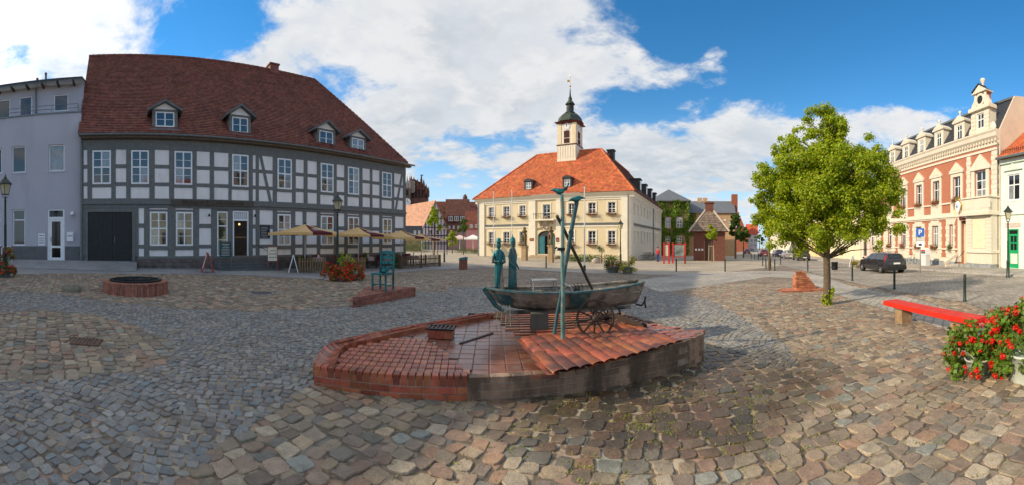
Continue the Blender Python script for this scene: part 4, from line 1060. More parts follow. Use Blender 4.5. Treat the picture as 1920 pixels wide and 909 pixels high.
hedge('box_hedge', 'clipped green hedge along the right half of the town hall front', pd(1062,40), pd(1127,38.6), .9, .85, n=2600)
hedge('box_hedge', 'short clipped hedge just left of the lamp before the town hall', pd(1138,38.3), pd(1157,37.8), .9, .85, n=1000)

def pole(px, d, top, label):
    p = pd(px, d); t = thing('flagpole', label, 'flagpole', p, 0, 'flagpoles before the town hall')
    h = EYE+(HZ-top)/F*d-p.z
    MB().tube([(0,0,-.1),(0,0,h)], [.055,.03], 8).build('pole', WHITE, t); MB().ball((0,0,h+.04), .06, 8, 5).build('finial', WHITE, t); MB().lathe([(.09,-.05),(.09,.35),(.06,.4)], 8).build('sleeve', GREEN_IRON, t)
pole(925.5, 41, 361, 'thin white flagpole left of the town hall entrance, the outer of two')
pole(959.8, 40, 360, 'thin white flagpole left of the town hall entrance, the inner of two')
pole(1096, 25.2, 353, 'tall white flagpole right of the bird poles, well before the town hall')
def pedestal(p0, p1, base, top, fig, d, label, lab2):
    px = (p0+p1)/2; p = pd(px, d); rz = -FT.a; w = (p1-p0)*d/F*.8
    zt = EYE+(HZ-top)/F*d-p.z
    t = thing('pedestal', label, 'pedestal', p, rz, 'stone pedestals by the town hall steps')
    m = mat('sandstone', (.40,.28,.16), .85, .2, 3, .4)
    MB().bbox(-w/2,w/2,-w/2,w/2,-.4,zt-.15,.03).build('block', m, t); MB().bbox(-w/2-.06,w/2+.06,-w/2-.06,w/2+.06,zt-.149,zt,.03).build('cap', m, t)
    hf = EYE+(HZ-fig)/F*d-p.z-zt
    v = thing('lion_statue', lab2, 'statue', p+Vector((0,0,zt)), rz, 'figures on the pedestals')
    gm = mat('ochre_bronze', (.17,.12,.05), .55, .4, 6, .5)
    b = MB(); b.lathe([(.26,0),(.3,.08),(.2,.2),(.24,hf*.35),(.27,hf*.5),(.2,hf*.62),(.13,hf*.68)], 10, sx=1, sy=.9); b.build('body', gm, v)
    MB().ball((0,-.06,hf*.78), .23, 10, 7, 1, .9, 1.05).ball((-.2,-.02,hf*.74), .13, 8, 5).ball((.2,-.02,hf*.74), .13, 8, 5).ball((.0,-.0,hf*.92), .17, 8, 5).ball((0,-.27,hf*.74), .1, 8, 5).build('head_and_mane', gm, v)
    for s in (-1, 1): MB().tube([(s*.14,-.2,hf*.55),(s*.15,-.3,hf*.28),(s*.14,-.3,.06),(s*.14,-.38,.04)], [.09,.07,.06,.05], 8).build('paw', gm, v)
pedestal(978,989.5,478.5,460.5,426,40.0,'stone pedestal left of the town hall steps','ochre seated lion figure on the left pedestal')
pedestal(1027.5,1038.5,480.5,458.5,425,36.5,'stone pedestal right of the town hall steps','ochre seated lion figure on the right pedestal')
b = MB(); 
o = thing('entrance_railing', 'dark rail beside the right end of the town hall steps', 'railing', pd(1046,41), -FT.a)
rb = MB().tube([(-.6,0,.2),(-.6,0,1.15),(.7,0,1.15),(.7,0,.1)], .03, 6)
for k in range(6): rb.tube([(-.4+.2*k,0,.2),(-.4+.2*k,0,1.15)], .015, 5)
rb.build('bars', BLACK_IRON, o)
p = pd(1118,36.5); s = MB().lathe([(.3,-.1),(.42,.1),(.36,.35),(.2,.52),(.0,.56)], 9, sx=1.2, sy=.8).build('boulder', mat('boulder_stone', (.38,.33,.27), .9, .3, 3, .6), None, p); tag(s, 'pale boulder lying before the town hall hedge', 'boulder')
t = thing('rose_tree', 'small standard rose with pale tied stakes before the hedge', 'shrub', pd(1128,36.5))
for k in range(3): MB().tube([(.3*math.cos(k*2.1),.3*math.sin(k*2.1),-.1),(.3*math.cos(k*2.1),.3*math.sin(k*2.1),.95)], .035, 6).build('stake', mat('stake_wood', (.40,.30,.2), .8), t)
MB().tube([(0,0,-.1),(.02,0,1.2)], .03, 6).build('stem', BARK, t); foliage('leaves', [(0,0,1.35,.4,.4,.35),(-.3,0,1.6,.25,.25,.25)], 300, .1, LEAF_DARK, t, kind='stuff')

# ------------------------------------------------------------------ generic far house
def far_house(label, px0, px1, d0, zbase, zeave, zridge, depth, wm, rm, name='far_house', gable=False, wins=(), d1=None, overhang=.3, xp=None, wfm=None, chim=None, cat='house'):
    """front wall from px0 to px1; gable=True shows a gable to the square"""
    xp = (px0+px1)/2 if xp is None else xp
    f = Facade(xp, d0); t = f.thing(name, label, cat)
    x0, x1 = f.X(px0), f.X(px1)
    H = [(f.X(a), f.X(b), f.Z((a+b)/2, d), f.Z((a+b)/2, c)) for a, b, c, d in wins]
    zb = zbase; MB().wall(x0, x1, zb, zeave, [h for h in H if h[3] < zeave], 0, .35, .1).build('wall', wm, t)
    MB().box(x0, x1, .36, depth, zb, zeave).build('core', wm, t)
    for h in H: window(t, *h, .07 if h[3] < zeave else -.05, wfm or WHITE, 2, 2, .08)
    o = overhang; rf = MB(); xm = (x0+x1)/2; ym = depth/2
    if gable:
        MB().ext([(x0, zeave),(x1, zeave),(xm, zridge)], 0, .3).build('gable_wall', wm, t)
        k = (zridge-zeave)/(xm-x0)
        for s, xa in ((-1, x0-o), (1, x1+o)):
            ze = zeave-o*k; rf.add([(xa,-o,ze),(xm,-o,zridge),(xm,depth,zridge),(xa,depth,ze),(xa,-o,ze+.18),(xm,-o,zridge+.18),(xm,depth,zridge+.18),(xa,depth,ze+.18)],[(0,1,2,3),(4,7,6,5),(0,4,5,1),(3,2,6,7),(0,3,7,4)])
            tb = (( (xa,-o,ze+.19),(xa,depth,ze+.19),(xm,depth,zridge+.19),(xm,-o,zridge+.19)))
        rf = rf.build('roof', rm, t); q = MB()
        for xa in (x0-o, x1+o):
            ze = zeave-o*k; a, b_, c, d_ = (xa,-o,ze+.19),(xa,depth,ze+.19),(xm,depth,zridge+.19),(xm,-o,zridge+.19)
            if xa > xm: tiles(q, a, b_, c, d_, .32, .4, .06)
            else: tiles(q, b_, a, d_, c, .32, .4, .06)
        q.build('roof_tiles', rm, rf, kind='stuff')
    else:
        k = (zridge-zeave)/ym; ze = zeave-o*k*.5
        rf.add([(x0-o,-o,ze),(x1+o,-o,ze),(x1+o,ym,zridge),(x0-o,ym,zridge),(x0-o,depth+o,ze),(x1+o,depth+o,ze)],[(0,1,2,3),(3,2,5,4)])
        rf.add([(x0-.01,0,zeave-.3),(x0-.01,depth,zeave-.3),(x0-.01,ym,zridge-.05)],[(0,2,1)]).add([(x1+.01,0,zeave-.3),(x1+.01,depth,zeave-.3),(x1+.01,ym,zridge-.05)],[(0,1,2)])
        rf = rf.build('roof', rm, t); q = MB(); tiles(q, (x0-o,-o,ze+.03),(x1+o,-o,ze+.03),(x1+o,ym,zridge+.03),(x0-o,ym,zridge+.03), .32, .4, .06); q.build('roof_tiles', rm, rf, kind='stuff')
    for cpx, cw in (chim or []):
        x = f.X(cpx, ym); MB().box(x-cw/2, x+cw/2, ym-.4, ym+.4, zridge-1, zridge+1.1).build('chimney', mat('far_brick', (.28,.09,.05), .85, .3, 4), t)
    return f, t, x0, x1
PINKT = mat('pale_tile', (.52,.28,.18), .8, .2, 1, rand='isl', amp=.15)
BRT = mat('brown_tile', (.16,.065,.045), .8, .2, 1, rand='isl', amp=.22)
RDT = mat('rust_tile', (.24,.075,.045), .8, .2, 1, rand='isl', amp=.22)
# timber gable house
f, t, x0, x1 = far_house('pale timber framed gable house with light tiled roof behind the young tree', 792, 838, 78, -3, 4.6, 11.6, 17, mat('far_white', (.62,.62,.64), .85, .05), PINKT, gable=True, xp=430, wins=((804,810,432,440),(818,824,432,440)))
dk = mat('far_black_timber', (.03,.03,.035), .8)
for k in range(9):
    x = x0+(x1-x0)*k/8; zt = 4.6+7.0*(1-abs(k-4)/4); MB().box(x-.11, x+.11, -.08, -.002, -.6, zt-.3).build('post', dk, t)
for z in (.9,2.8,4.9,7.2,9.2):
    e = max(0,(z-4.6)/7.2)*(x1-x0)/2+.15; MB().box(x0+e, x1-e, -.1, -.003, z-.12, z+.12).build('rail', dk, t)
far_house('low ochre stone house with dark roof left of the timbered gable', 752, 790, 72, -3, 2.5, 4.6, 6, mat('far_ochre', (.32,.24,.15), .9, .3, 1), SLATE, wins=((776,780,433,440),(784,788,433,440)))
f, t, x0, x1 = far_house('grey pink house with long brown roof and three dormers', 836, 880, 95, -3, 4.3, 13.2, 15, mat('far_greypink', (.38,.27,.24), .85, .1), BRT, wins=((841,844.5,424,432),(849,852.5,424,432),(857.5,861,424,432)))
for px in (845,856,867):
    y = 1.2; x = f.X(px, y); z = f.Z(px, 411, y)
    d = MB().box(x-.75, x+.75, y, y+3, z-.8, z+.9).box(x-.85,x+.85,y-.1,y+3,z+.9,z+1.0).build('dormer', BRT, t); window(d, x-.55, x+.55, z-.55, z+.75, y-.06, WHITE, 2, 1, .1)
far_house('pink rendered house with white framed windows beside the town hall', 874, 899, 82, -3, 4.2, 8.4, 9, mat('far_pink', (.58,.27,.27), .85, .08), RDT, wins=((881,886,421.5,430),(891,896,421.5,430)))
# the church: nave roof, brick gable with pinnacles, tower
def church():
    f = Facade(800, 135); X, Z = f.X, f.Z
    t = f.thing('church', 'dark brick gothic church with long rust roof behind the houses', 'church')
    bm = mat('church_brick', (.15,.068,.052), .9, .3, .6, .2); br = mat('church_roof', (.20,.062,.045), .85, .2, .5)
    # nave along the view's width
    z0, z1 = Z(800,405), Z(800,369.5)
    x0, x1 = X(762), X(905)
    MB().box(x0, x1, 10, 24, -4, z0).build('nave_wall', bm, t)
    rf = MB().extx([(9,z0-.3),(17,z1),(25,z0-.3)], x0, x1).build('nave_roof', br, t)
    tq = MB(); tiles(tq, (x0,9,z0-.25),(x1,9,z0-.25),(x1,17,z1+.05),(x0,17,z1+.05), .9, .7, .1); tq.build('roof_tiles', br, rf, kind='stuff')
    tx = X(873.5,12); MB().lathe([(1.0,0),(1.0,2.0),(.85,2.6),(.4,3.4),(.0,3.6)], 8, (tx,15,z1-.6)).build('ridge_turret', bm, t)
    # choir gable block, taller
    gx0, gx1 = X(768), X(803.5); ga, gb = Z(770,334), Z(803,352)
    gm = MB(); gm.box(gx0, gx1, 0, 9.9, -4, Z(790,372)); gm.build('choir_wall', bm, t)
    zc = Z(790,372)
    MB().ext([(gx0,zc),(gx1,zc),(gx1,gb-.5),(X(790),Z(790,343)),(X(776),ga-.3),(gx0,ga-1)], 0, 9).build('stepped_gable', bm, t)
    for i, (px, py) in enumerate(((771,331),(776,334),(783,338),(790,331),(794.5,339),(799,347),(803,352))):
        MB().lathe([(.45,0),(.45,2.2),(.0,4.2)], 6, (X(px),-.3,Z(px,py)-3.6)).build('pinnacle', bm, t)
    for i in range(5): x = X(774+i*6); MB().box(x-.45,x+.45,-.06,-.001,Z(780,372),Z(780,356-0)).build('blind_window', mat('blind_dark', (.04,.02,.02), .9), t)
    rs = mat('light_tracery', (.42,.36,.31), .9, .2)
    for i in range(3):
        for k in range(3): x = X(767.5+i*3.1,-2); z = Z(768,357-k*7,-2); MB().ring(.5,.85,-.1,.1,10).build('tracery_ring', rs, t, (x,-1.2,z))
    # clock tower stump at the left
    a, b = X(755), X(770); zt = Z(765,355)
    MB().box(a, b, -3, -.31, -4, zt).build('tower_wall', mat('tower_stone', (.17,.12,.09), .9, .3, .6), t)
    for k in range(3): MB().lathe([(.5,0),(.5,1.5),(0,5)], 6, (a+(b-a)*(.3+.3*k),-1.5,zt)).build('pinnacle', rs, t)
    x = X(763.5,-3); c = MB().lathe([(1.3,-.1),(1.3,.1)], 24).build('clock_face', WHITE, t, (x,-3.1,Z(763,379,-3))); c.rotation_euler = (pi/2,0,0)
    MB().bar((0,0,.12),(0,1.0,.12),.14,.05).bar((0,0,.13),(.6,-.3,.13),.14,.05).build('clock_hands', BLACK_IRON, c)
    MB().box(x-.5,x+.5,-3.06,-3.001,Z(763,369),Z(763,358)).build('belfry_opening', BLACK_IRON, t)
    MB().tube([(X(791),-.5,Z(791,334)),(X(791),-.5,Z(791,328))], .12, 5).box(X(791)-.6,X(791)+.6,-.6,-.4,Z(791,330),Z(791,330)+.25).build('cross', BLACK_IRON, t)
church()
# ------------------------------------------------------------------ the ivy covered building and its long wing
def ivy_house():
    f = Facade(1262, 74); X, Z = f.X, f.Z
    t = f.thing('ivy_house', 'building overgrown with green ivy under a grey pyramid roof', 'house')
    x0, x1 = X(1222), X(1290); ze = Z(1255,377); zr = Z(1253,359.5)
    br = mat('yellow_brick', (.46,.30,.17), .85, .15, 2)
    wins = [(1247.5,1257.5,408,427),(1268.5,1279.5,408,427),(1248,1256.5,444,455),(1269,1278,443,455)]
    H = [(X(a),X(b),Z(1262,d),Z(1262,c)) for a,b,c,d in wins]
    MB().wall(x0,x1,-3,ze,H,0,.4,.15).build('wall', br, t); MB().box(x0,x1,.42,11,-3,ze).build('core', br, t)
    for i, h in enumerate(H): window(t,*h,.05,WHITE,2,3 if i < 2 else 2,.14)
    for h in H[:2]:
        m = (h[0]+h[1])/2; w = (h[1]-h[0])/2
        MB().ext([(m+w*math.cos(u), h[3]-.5+w*.9*math.sin(u)) for u in np.linspace(0,pi,9)], -.04, .12).build('window_arch', WHITE, t)
    xm = X(1253); MB().add([(x0-.6,-.6,ze),(x1+.6,-.6,ze),(x1+.6,11.6,ze),(x0-.6,11.6,ze),((x0+x1)/2-.3,5.5,zr+1.2)],[(0,1,4),(1,2,4),(2,3,4),(3,0,4)]).build('roof', mat('grey_slate_roof', (.12,.135,.16), .7, .15, 2), t)
    MB().box(x0-.6,x1+.6,-.62,-.6,ze-.15,ze+.1).build('gutter', ZINC, t)
    n = 9000; P = np.stack([rng.uniform(x0-.2,x1+.2,n), np.full(n,-.25)+rng.normal(0,.16,n), rng.uniform(-2.5,ze+.1,n)],1)
    keep = np.ones(n,bool)
    for h in H: keep &= ~((P[:,0]>h[0]-.1)&(P[:,0]<h[1]+.1)&(P[:,2]>h[2]-.1)&(P[:,2]<h[3]+.2))
    P[:,1] -= .22*np.sin(P[:,0]*2.1)+.2*np.sin(P[:,2]*1.3+P[:,0])
    P = P[keep]; N = np.tile([0,-1,.35],(len(P),1))+rng.normal(size=(len(P),3))*.55
    V, Fc = leaf_arrays(P, N, .34); raw('ivy', V, Fc, LEAF_IVY, t, kind='stuff')
    g = Facade(1330, 77); t2 = g.thing('long_wing', 'long yellow brick wing with slate roof behind the brick kiosk', 'house')
    a, b = g.X(1286), g.X(1379); ze2, zr2 = g.Z(1330,400), g.Z(1330,384)
    ww = [(1291,1298,415,427),(1304,1309,414,423),(1316,1321,414,423),(1346,1350,414,422),(1356,1361,411,414),(1366,1371,414,422)]
    H2 = [(g.X(p),g.X(q),g.Z(1330,s),g.Z(1330,r)) for p,q,r,s in ww]
    MB().wall(a,b,-3,ze2,H2,0,.4,.15).build('wall', br, t2); MB().box(a,b,.42,9,-3,ze2).build('core', br, t2)
    for h in H2: window(t2,*h,.05,WHITE,2,2,.1)
    rr = MB().extx([(-.4,ze2),(4.5,zr2+1.2),(9.4,ze2)], a, b).build('roof', mat('grey_slate_roof', (.1,.1,.1)), t2)
    MB().box(b-.9,b+.8,0,9,ze2-2,ze2+.2).box(b-.6,b+.7,3,5,ze2,zr2+2.6).build('end_gable', mat('far_brick', (.28,.09,.05), .85, .3, 4), t2)
    for px in (1312,1322): x = g.X(px,4.5); MB().box(x-.5,x+.5,4,5,zr2+.6,zr2+1.9).build('chimney', br, t2)
    n = 900; xa = g.X(1306); P = np.stack([a+(xa-a)*rng.random(n)**1.7, np.full(n,-.2)+rng.normal(0,.12,n), rng.uniform(2.5,ze2,n)],1)
    N = np.tile([0,-1,.35],(n,1))+rng.normal(size=(n,3))*.55; V, Fc = leaf_arrays(P, N, .34); raw('ivy', V, Fc, LEAF_IVY, t2, kind='stuff')
ivy_house()
def kiosk():
    f = Facade(1330, 47.0); X, Z = f.X, f.Z
    t = f.thing('brick_kiosk', 'small square brick kiosk with a steep grey tiled tent roof', 'kiosk')
    bk = mat('kiosk_brick', (.155,.06,.042), .85, .3, 5, .3)
    x0, x1 = X(1300.5), X(1359.5); w = x1-x0; ze = Z(1330,433); zr = Z(1330,396)+.6
    MB().wall(x0,x1,-1.6,ze,[(X(1322),X(1337),-1.4,Z(1330,440))],0,.3,.25).build('wall', bk, t); MB().box(x0,x1,.31,w,-1.6,ze).build('core', bk, t)
    MB().box(X(1322),X(1337),.2,.3,-1.4,Z(1330,440)).build('door', DARK_WOOD, t)
    for px in (1305,1311,1317): MB().box(X(px)-.12,X(px)+.12,-.02,-.001,Z(1330,469),Z(1330,465.5)).build('notice', WHITE, t)
    MB().box(x0-.2,x1+.2,-.2,w+.2,-1.6,-1.05).build('base', bk, t)
    o = .55; A,B,C,D = (x0-o,-o,ze-.1),(x1+o,-o,ze-.1),((x0+x1)/2+.25,w/2,zr),((x0+x1)/2-.25,w/2,zr)
    K = mat('grey_pantile', (.19,.145,.115), .8, .25, 1, rand='isl', amp=.35)
    rf = MB().add([A,B,C,D,(x1+o,w+o,ze-.1),(x0-o,w+o,ze-.1)],[(0,1,2,3),(1,4,2),(5,0,3),(4,5,3,2)]).build('roof', K, t)
    tb = MB(); tiles(tb,A,B,C,D,.26,.3,.06); tiles(tb,B,(x1+o,w+o,ze-.1),C,C,.26,.3,.06); tb.build('roof_tiles', K, rf, kind='stuff')
    rb = MB()
    for P, Q in ((A,D),(B,C)): rb.tube([P,Q], .14, 7)
    rb.build('hip_tiles', mat('pale_hip', (.45,.38,.3), .8), rf)
    MB().box((x0+x1)/2-.55,(x0+x1)/2+.55,w/2-.5,w/2+.5,zr-.6,zr+.55).box((x0+x1)/2-.65,(x0+x1)/2+.65,w/2-.6,w/2+.6,zr+.55,zr+.75).build('chimney', bk, t)
kiosk()
# far end of the street
far_house('far red roofed house at the end of the street', 1374, 1403, 150, -5, 3, 10.8, 14, mat('far_brick', (.28,.09,.05)), mat('red_far_tile', (.55,.10,.05), .8, .1, 1, rand='isl', amp=.15), gable=True)
far_house('small white house with red roof at the end of the street', 1399, 1420, 165, -5, 4.2, 9.0, 9, mat('far_white', (.6,.6,.6)), mat('red_far_tile', (.5,.1,.05)), wins=((1408,1411,449.5,454),(1414,1417,449.5,454),(1408,1411,457,461),(1414,1417,457,461)))
# ================================================================== right side: brick and stucco house, mint house, the row down the street
EBRICK = mat('red_facing_brick', (.44,.13,.065), .85, .12, 5, .3, 120)
STUCCO = mat('cream_stucco', (.66,.60,.49), .8, .06, 2, .2, 90, col2=(.60,.52,.40), mask=(.55,.8), mscale=.8, coords='Drip')
MINT = mat('mint_render', (.66,.74,.66), .85, .05, 1.2, .2, 80)
GREEN_PAINT = mat('bright_green_paint', (.01,.33,.12), .4, .06)
REDDOOR = mat('red_brown_door', (.27,.05,.03), .5, .12, 5)
FE = Facade(2390, 21.7)
def brick_face_mat():
    """red brick with courses too fine to pick apart at this distance"""
    m = bpy.data.materials.new('coursed_red_brick'); m.use_nodes = True; t = NT(m.node_tree); out = t.n('ShaderNodeOutputMaterial'); b = t.n('ShaderNodeBsdfPrincipled')
    co = t.n('ShaderNodeTexCoord').outputs['Object']
    sp = t.n('ShaderNodeSeparateXYZ'); t.put(sp.inputs[0], co); cb = t.n('ShaderNodeCombineXYZ'); t.put(cb.inputs[0], t.m('ADD', sp.outputs[0], sp.outputs[1])); t.put(cb.inputs[1], sp.outputs[2])
    bt = t.n('ShaderNodeTexBrick'); t.put(bt.inputs['Vector'], cb.outputs[0]); bt.inputs['Scale'].default_value = 1; bt.inputs['Brick Width'].default_value = .25; bt.inputs['Row Height'].default_value = .083; bt.inputs['Mortar Size'].default_value = .006
    for k, c in (('Color1',(.44,.15,.08)),('Color2',(.38,.12,.065)),('Mortar',(.40,.24,.17))): bt.inputs[k].default_value = c4(c)
    t.put(b.inputs['Base Color'], bt.outputs['Color']); b.inputs['Roughness'].default_value = .85
    bn = t.n('ShaderNodeBump'); bn.inputs['Strength'].default_value = .4; bn.inputs['Distance'].default_value = .01; t.put(bn.inputs['Height'], t.m('SUBTRACT', 1, bt.outputs['Fac'])); t.put(b.inputs['Normal'], bn.outputs[0])
    t.put(out.inputs[0], b.outputs[0]); return m
BRICKF = brick_face_mat()
def stucco_house():
    f = FE
    t = f.thing('stucco_town_house', 'ornate red brick and cream stucco house with mansard roof and tall gable', 'house')
    xl, xr, zb = -42.2, -20.65, -1.6
    cs = [-26.0, -29.2, -32.3, -35.5, -38.7, -41.0]
    zc, zt = 9.80, 10.85
    up = (5.35, 7.62); lo = (1.08, 3.15)
    H = [(c-.55, c+.55, *up) for c in cs[:5]] + [(c-.5, c+.5, *lo) for c in (-29.4,-32.4,-35.5,-38.7)] + [(-23.5,-22.1,5.3,7.75), (-27.1,-26.6,1.15,3.2)]
    dr = (-25.3, -23.95, -.35, 3.45); H.append(dr)
    MB().wall(xl, xr, zb, zc, H, 0, .4, .2).build('wall', BRICKF, t)
    MB().box(xl, xr, .42, 12, zb, zc).build('core', STUCCO, t)
    for h in H[:5]+H[5:9]: window(t, *h, .13, WHITE, 2, 2, .075, split=.62, sill=None)
    window(t, *H[9], .13, WHITE, 2, 3, .08, panes=True); window(t, *H[10], .13, WHITE, 1, 2, .06)
    S = lambda x0,x1,z0,z1,d=.08,n='stucco_trim',b=.015,y1=-.002: MB().bbox(x0,x1,-d,y1,z0,z1,b).build(n, STUCCO, t)
    # plinth, ground floor banding, sills, string course
    for i in range(16):
        a = xl+(xr-xl)*i/16; c = xl+(xr-xl)*(i+1)/16
        if c > dr[0]-.3 and a < dr[1]+.3: continue
        MB().bbox(a+.008, c-.008, -.12, -.002, zb, -.25, .02).build('plinth_stone', mat('grey_plinth', (.27,.29,.30), .85, .25, 3, .4), t)
    holes = [h for h in H if h[2] < 3]
    xs = sorted([xl, -20.7] + [v for h in holes for v in (h[0]-.02, h[1]+.02)])
    for i in range(0, len(xs)-1, 2):
        a, b = xs[i], xs[i+1]
        if b-a < .3: continue
        for k in range(10):
            z0 = -.24+.37*k; z1 = z0+.352
            if z0 > 3.3: continue
            if b-a > 1.2 and 1 <= k <= 9:   # brick shows in the middle of each pier
                m = (a+b)/2; w = .30 + (.09 if k % 2 else 0)
                S(a, m-w, z0, z1, .07, 'rusticated_block'); S(m+w, b, z0, z1, .07, 'rusticated_block')
            else: S(a, b, z0, z1, .07, 'rusticated_block')
    for h in holes:
        if h is dr: continue
        c = (h[0]+h[1])/2
        for k in range(5):   # wedge stones over each ground floor window
            u = -1+k*.5; MB().ext([(c+u*.42-.14,h[3]+.003),(c+u*.42+.12,h[3]+.003),(c+u*.62+.15,h[3]+.5),(c+u*.62-.17,h[3]+.5)], -.10, -.002).build('voussoir', STUCCO, t)
        S(h[0]-.02, h[1]+.02, -.24, h[2]-.15, .07, 'parapet_panel')
    for a, b in ((xl, dr[0]-.35), (dr[1]+.35, xr)):
        S(a, b, .86, 1.0, .16, 'sill_band'); 
    S(xl, dr[0]-.36, 3.72, 3.86, .1, 'string_course'); S(xl, xr, 3.861, 4.06, .2, 'string_course'); S(xl, dr[0]-.36, 4.061, 4.3, .12, 'string_course')
    S(xl, xr, 5.15, 5.3, .12, 'sill_band')
    for c in cs[:5]:
        S(c-.9, c+.9, 4.301, 5.149, .09, 'parapet_panel')
        for s in (-1, 1): S(c+s*.555 if s > 0 else c-.85, c+.85 if s > 0 else c-.555, 5.301, 7.95, .11, 'window_surround')
        S(c-.552, c+.552, 7.63, 7.95, .10, 'window_surround')
        S(c-1.0, c+1.0, 7.951, 8.12, .2, 'window_cornice')
        MB().ext([(c-1.05,8.121),(c+1.05,8.121),(c,8.95)], -.2, -.002).build('pediment', STUCCO, t); MB().ext([(c-.62,8.2),(c+.62,8.2),(c,8.68)], -.215, -.2015).build('pediment_field', mat('pediment_field_stucco', (.70,.60,.44), .85, .1), t)  # pediment field in a yellower stucco
    S(xl, xr, 9.25, 9.45, .08, 'architrave')
    for c0, c1 in ((xl, xl+.8), (-24.6,-24.0), (-21.45, xr)):   # quoined piers
        z = 4.4; k = 0
        while z < 9.2: S(c0+(.06 if k % 2 else 0), c1-(.06 if k % 2 else 0), z, z+.38, .12, 'quoin'); z += .4; k += 1
    # cornice with dentils
    MB().extx([(-.002,zc-.2),(-.1,zc-.15),(-.1,zc+.15),(-.45,zc+.5),(-.5,zc+.8),(-.6,zt-.1),(-.6,zt),(.4,zt)], xl-.2, xr+.12).build('cornice', STUCCO, t)
    for i in range(58):
        x = xl+.15+i*(xr-xl-.3)/57; MB().box(x-.075, x+.075, -.30, -.105, zc+.14, zc+.36).build('dentil', STUCCO, t)
    # gable bay window surround and balcony with the emblem, porch
    MB().ext([(-24.0,8.0),(-21.5,8.0),(-22.75,9.15)], -.22, -.002).build('pediment', STUCCO, t); S(-24.0,-21.5,7.8,7.999,.24,'window_cornice')
    for a, b in ((-23.9,-23.52),(-22.08,-21.7)): S(a, b, 5.3, 7.8, .14, 'window_surround')
    bx = MB().bbox(-24.0, -20.6, -1.25, -.003, 4.1, 5.2, .05).build('balcony', STUCCO, t)
    MB().bbox(-24.1,-20.5,-1.35,-.004,5.201,5.33,.03).build('balcony_coping', STUCCO, bx); MB().bbox(-24.1,-20.5,-1.35,-.004,3.78,4.099,.04).build('balcony_base', STUCCO, bx)
    for a in (-24.0,-22.0): MB().bbox(a+.25,a+1.6,-1.27,-1.2505,4.35,5.0,.01).build('balcony_panel', STUCCO, bx)
    # ground floor bay right of the door
    by = MB().bbox(-23.7,-20.62,-.85,-.003,-.2,3.77,.04).build('bay', STUCCO, t)
    for k in range(9):
        for a, b in ((-23.72,-22.95),(-21.3,-20.6)): MB().bbox(a,b,-.93,-.8505,.95+.3*k,.95+.3*k+.285,.015).build('rusticated_block', STUCCO, by)
    MB().bbox(-22.9,-21.35,-.90,-.8505,1.1,3.5,.02).build('bay_panel', mat('bay_panel_stucco', (.74,.64,.45), .85, .1), by)
    MB().bbox(-23.75,-20.55,-.98,-.004,.72,.94,.03).build('bay_sill', STUCCO, by); MB().box(-23.66,-20.66,-.8,-.01,zb,-.201).build('bay_plinth', mat('grey_plinth', (.2,.2,.2)), by)
    for a in (-23.7,-21.2): MB().box(a,a+.55,-.92,-.81,zb,-.15).build('bay_foot', mat('grey_plinth', (.2,.2,.2)), by)
    # doorway
    S(dr[0]-.45, dr[0]-.02, -.2, 3.7, .16, 'door_pier'); S(dr[0]-.45, dr[1]+.2, 3.05+.42, 3.7, .17, 'door_lintel')
    sg = MB().box(dr[0]-.2, dr[1]+.2, -.2, -.171, 3.2+.33, 4.05).build('sign_board', mat('sign_red_brown', (.22,.055,.03), .6, .15, 4), t)
    text(sg, 'Praxis', (dr[0]+dr[1])/2-.05, -.206, 3.8, .30, WHITE)
    d = MB().box(dr[0]+.5, dr[1]-.02, .19, .25, dr[2], 3.2).build('door', REDDOOR, t)
    MB().box(dr[0]+.02, dr[1]-.02, .19, .24, 3.21, dr[3]).build('door_head', REDDOOR, t)
    MB().box(dr[0]+.72, dr[1]-.25, .16, .1895, 1.25, 2.85).build('door_glass', GLASS_DARK, d)
    gr = MB()
    for k in range(5): gr.tube([(dr[0]+.80+.08*(k%2),.15,1.3+.31*k),(dr[0]+.95,.14,1.45+.31*k),(dr[0]+1.06-.08*(k%2),.15,1.6+.31*k)], .016, 5)
    for x in (.78,.93,1.07): gr.tube([(dr[0]+x,.15,1.27),(dr[0]+x,.15,2.83)], .012, 5)
    gr.build('door_grille', mat('pale_ironwork', (.35,.36,.36), .5), d)
    for k in range(2): MB().bbox(dr[0]+.66, dr[1]-.18, .165, .1895, -.2+.62*k, .3+.62*k, .015).build('door_panel', REDDOOR, d)
    MB().box(dr[0]+.02, dr[0]+.49, .19, .25, dr[2], 3.2).build('door_side', mat('porch_wall', (.6,.5,.34), .85), t)
    for k in range(4): MB().bbox(dr[0]-.3, dr[1]+.15, -1.75+.35*k, -.003 if k == 3 else -.003, -1.2 if k == 0 else -.95+.19*k-.2, -.93+.19*k, .02).build('step', mat('granite_step', (.34,.33,.30), .8, .2, 4, .3), t)
    MB().bar((dr[0]-.42,-1.7,-.3),(dr[0]-.42,-.1,.55),.2,.25).box(dr[0]-.52,dr[0]-.32,-1.6,-.2,-1.0,-.4).build('step_wall', STUCCO, t)
    MB().tube([(dr[1]+.1,-1.6,-.9),(dr[1]+.1,-1.6,.35),(dr[1]+.1,-.9,.85)], .025, 6).build('handrail', BLACK_IRON, t)
    # mansard roof
    rf = MB(); z1 = 14.0
    rf.extx([(.05,zt),(1.9,z1),(6,z1+1.0),(10,z1),(12,zt)], xl, xr).build('roof', SLATE, t)
    MB().extx([(1.75,z1-.05),(1.75,z1+.15),(2.1,z1+.2),(2.1,z1)], xl, xr).build('roof_edge', ZINC, t)
    sl_ = MB(); tiles(sl_, (xl,.05,zt+.02),(xr,.05,zt+.02),(xr,1.9,z1+.02),(xl,1.9,z1+.02), .3, .28, .02); sl_.build('roof_slates', SLATE, t, kind='stuff')
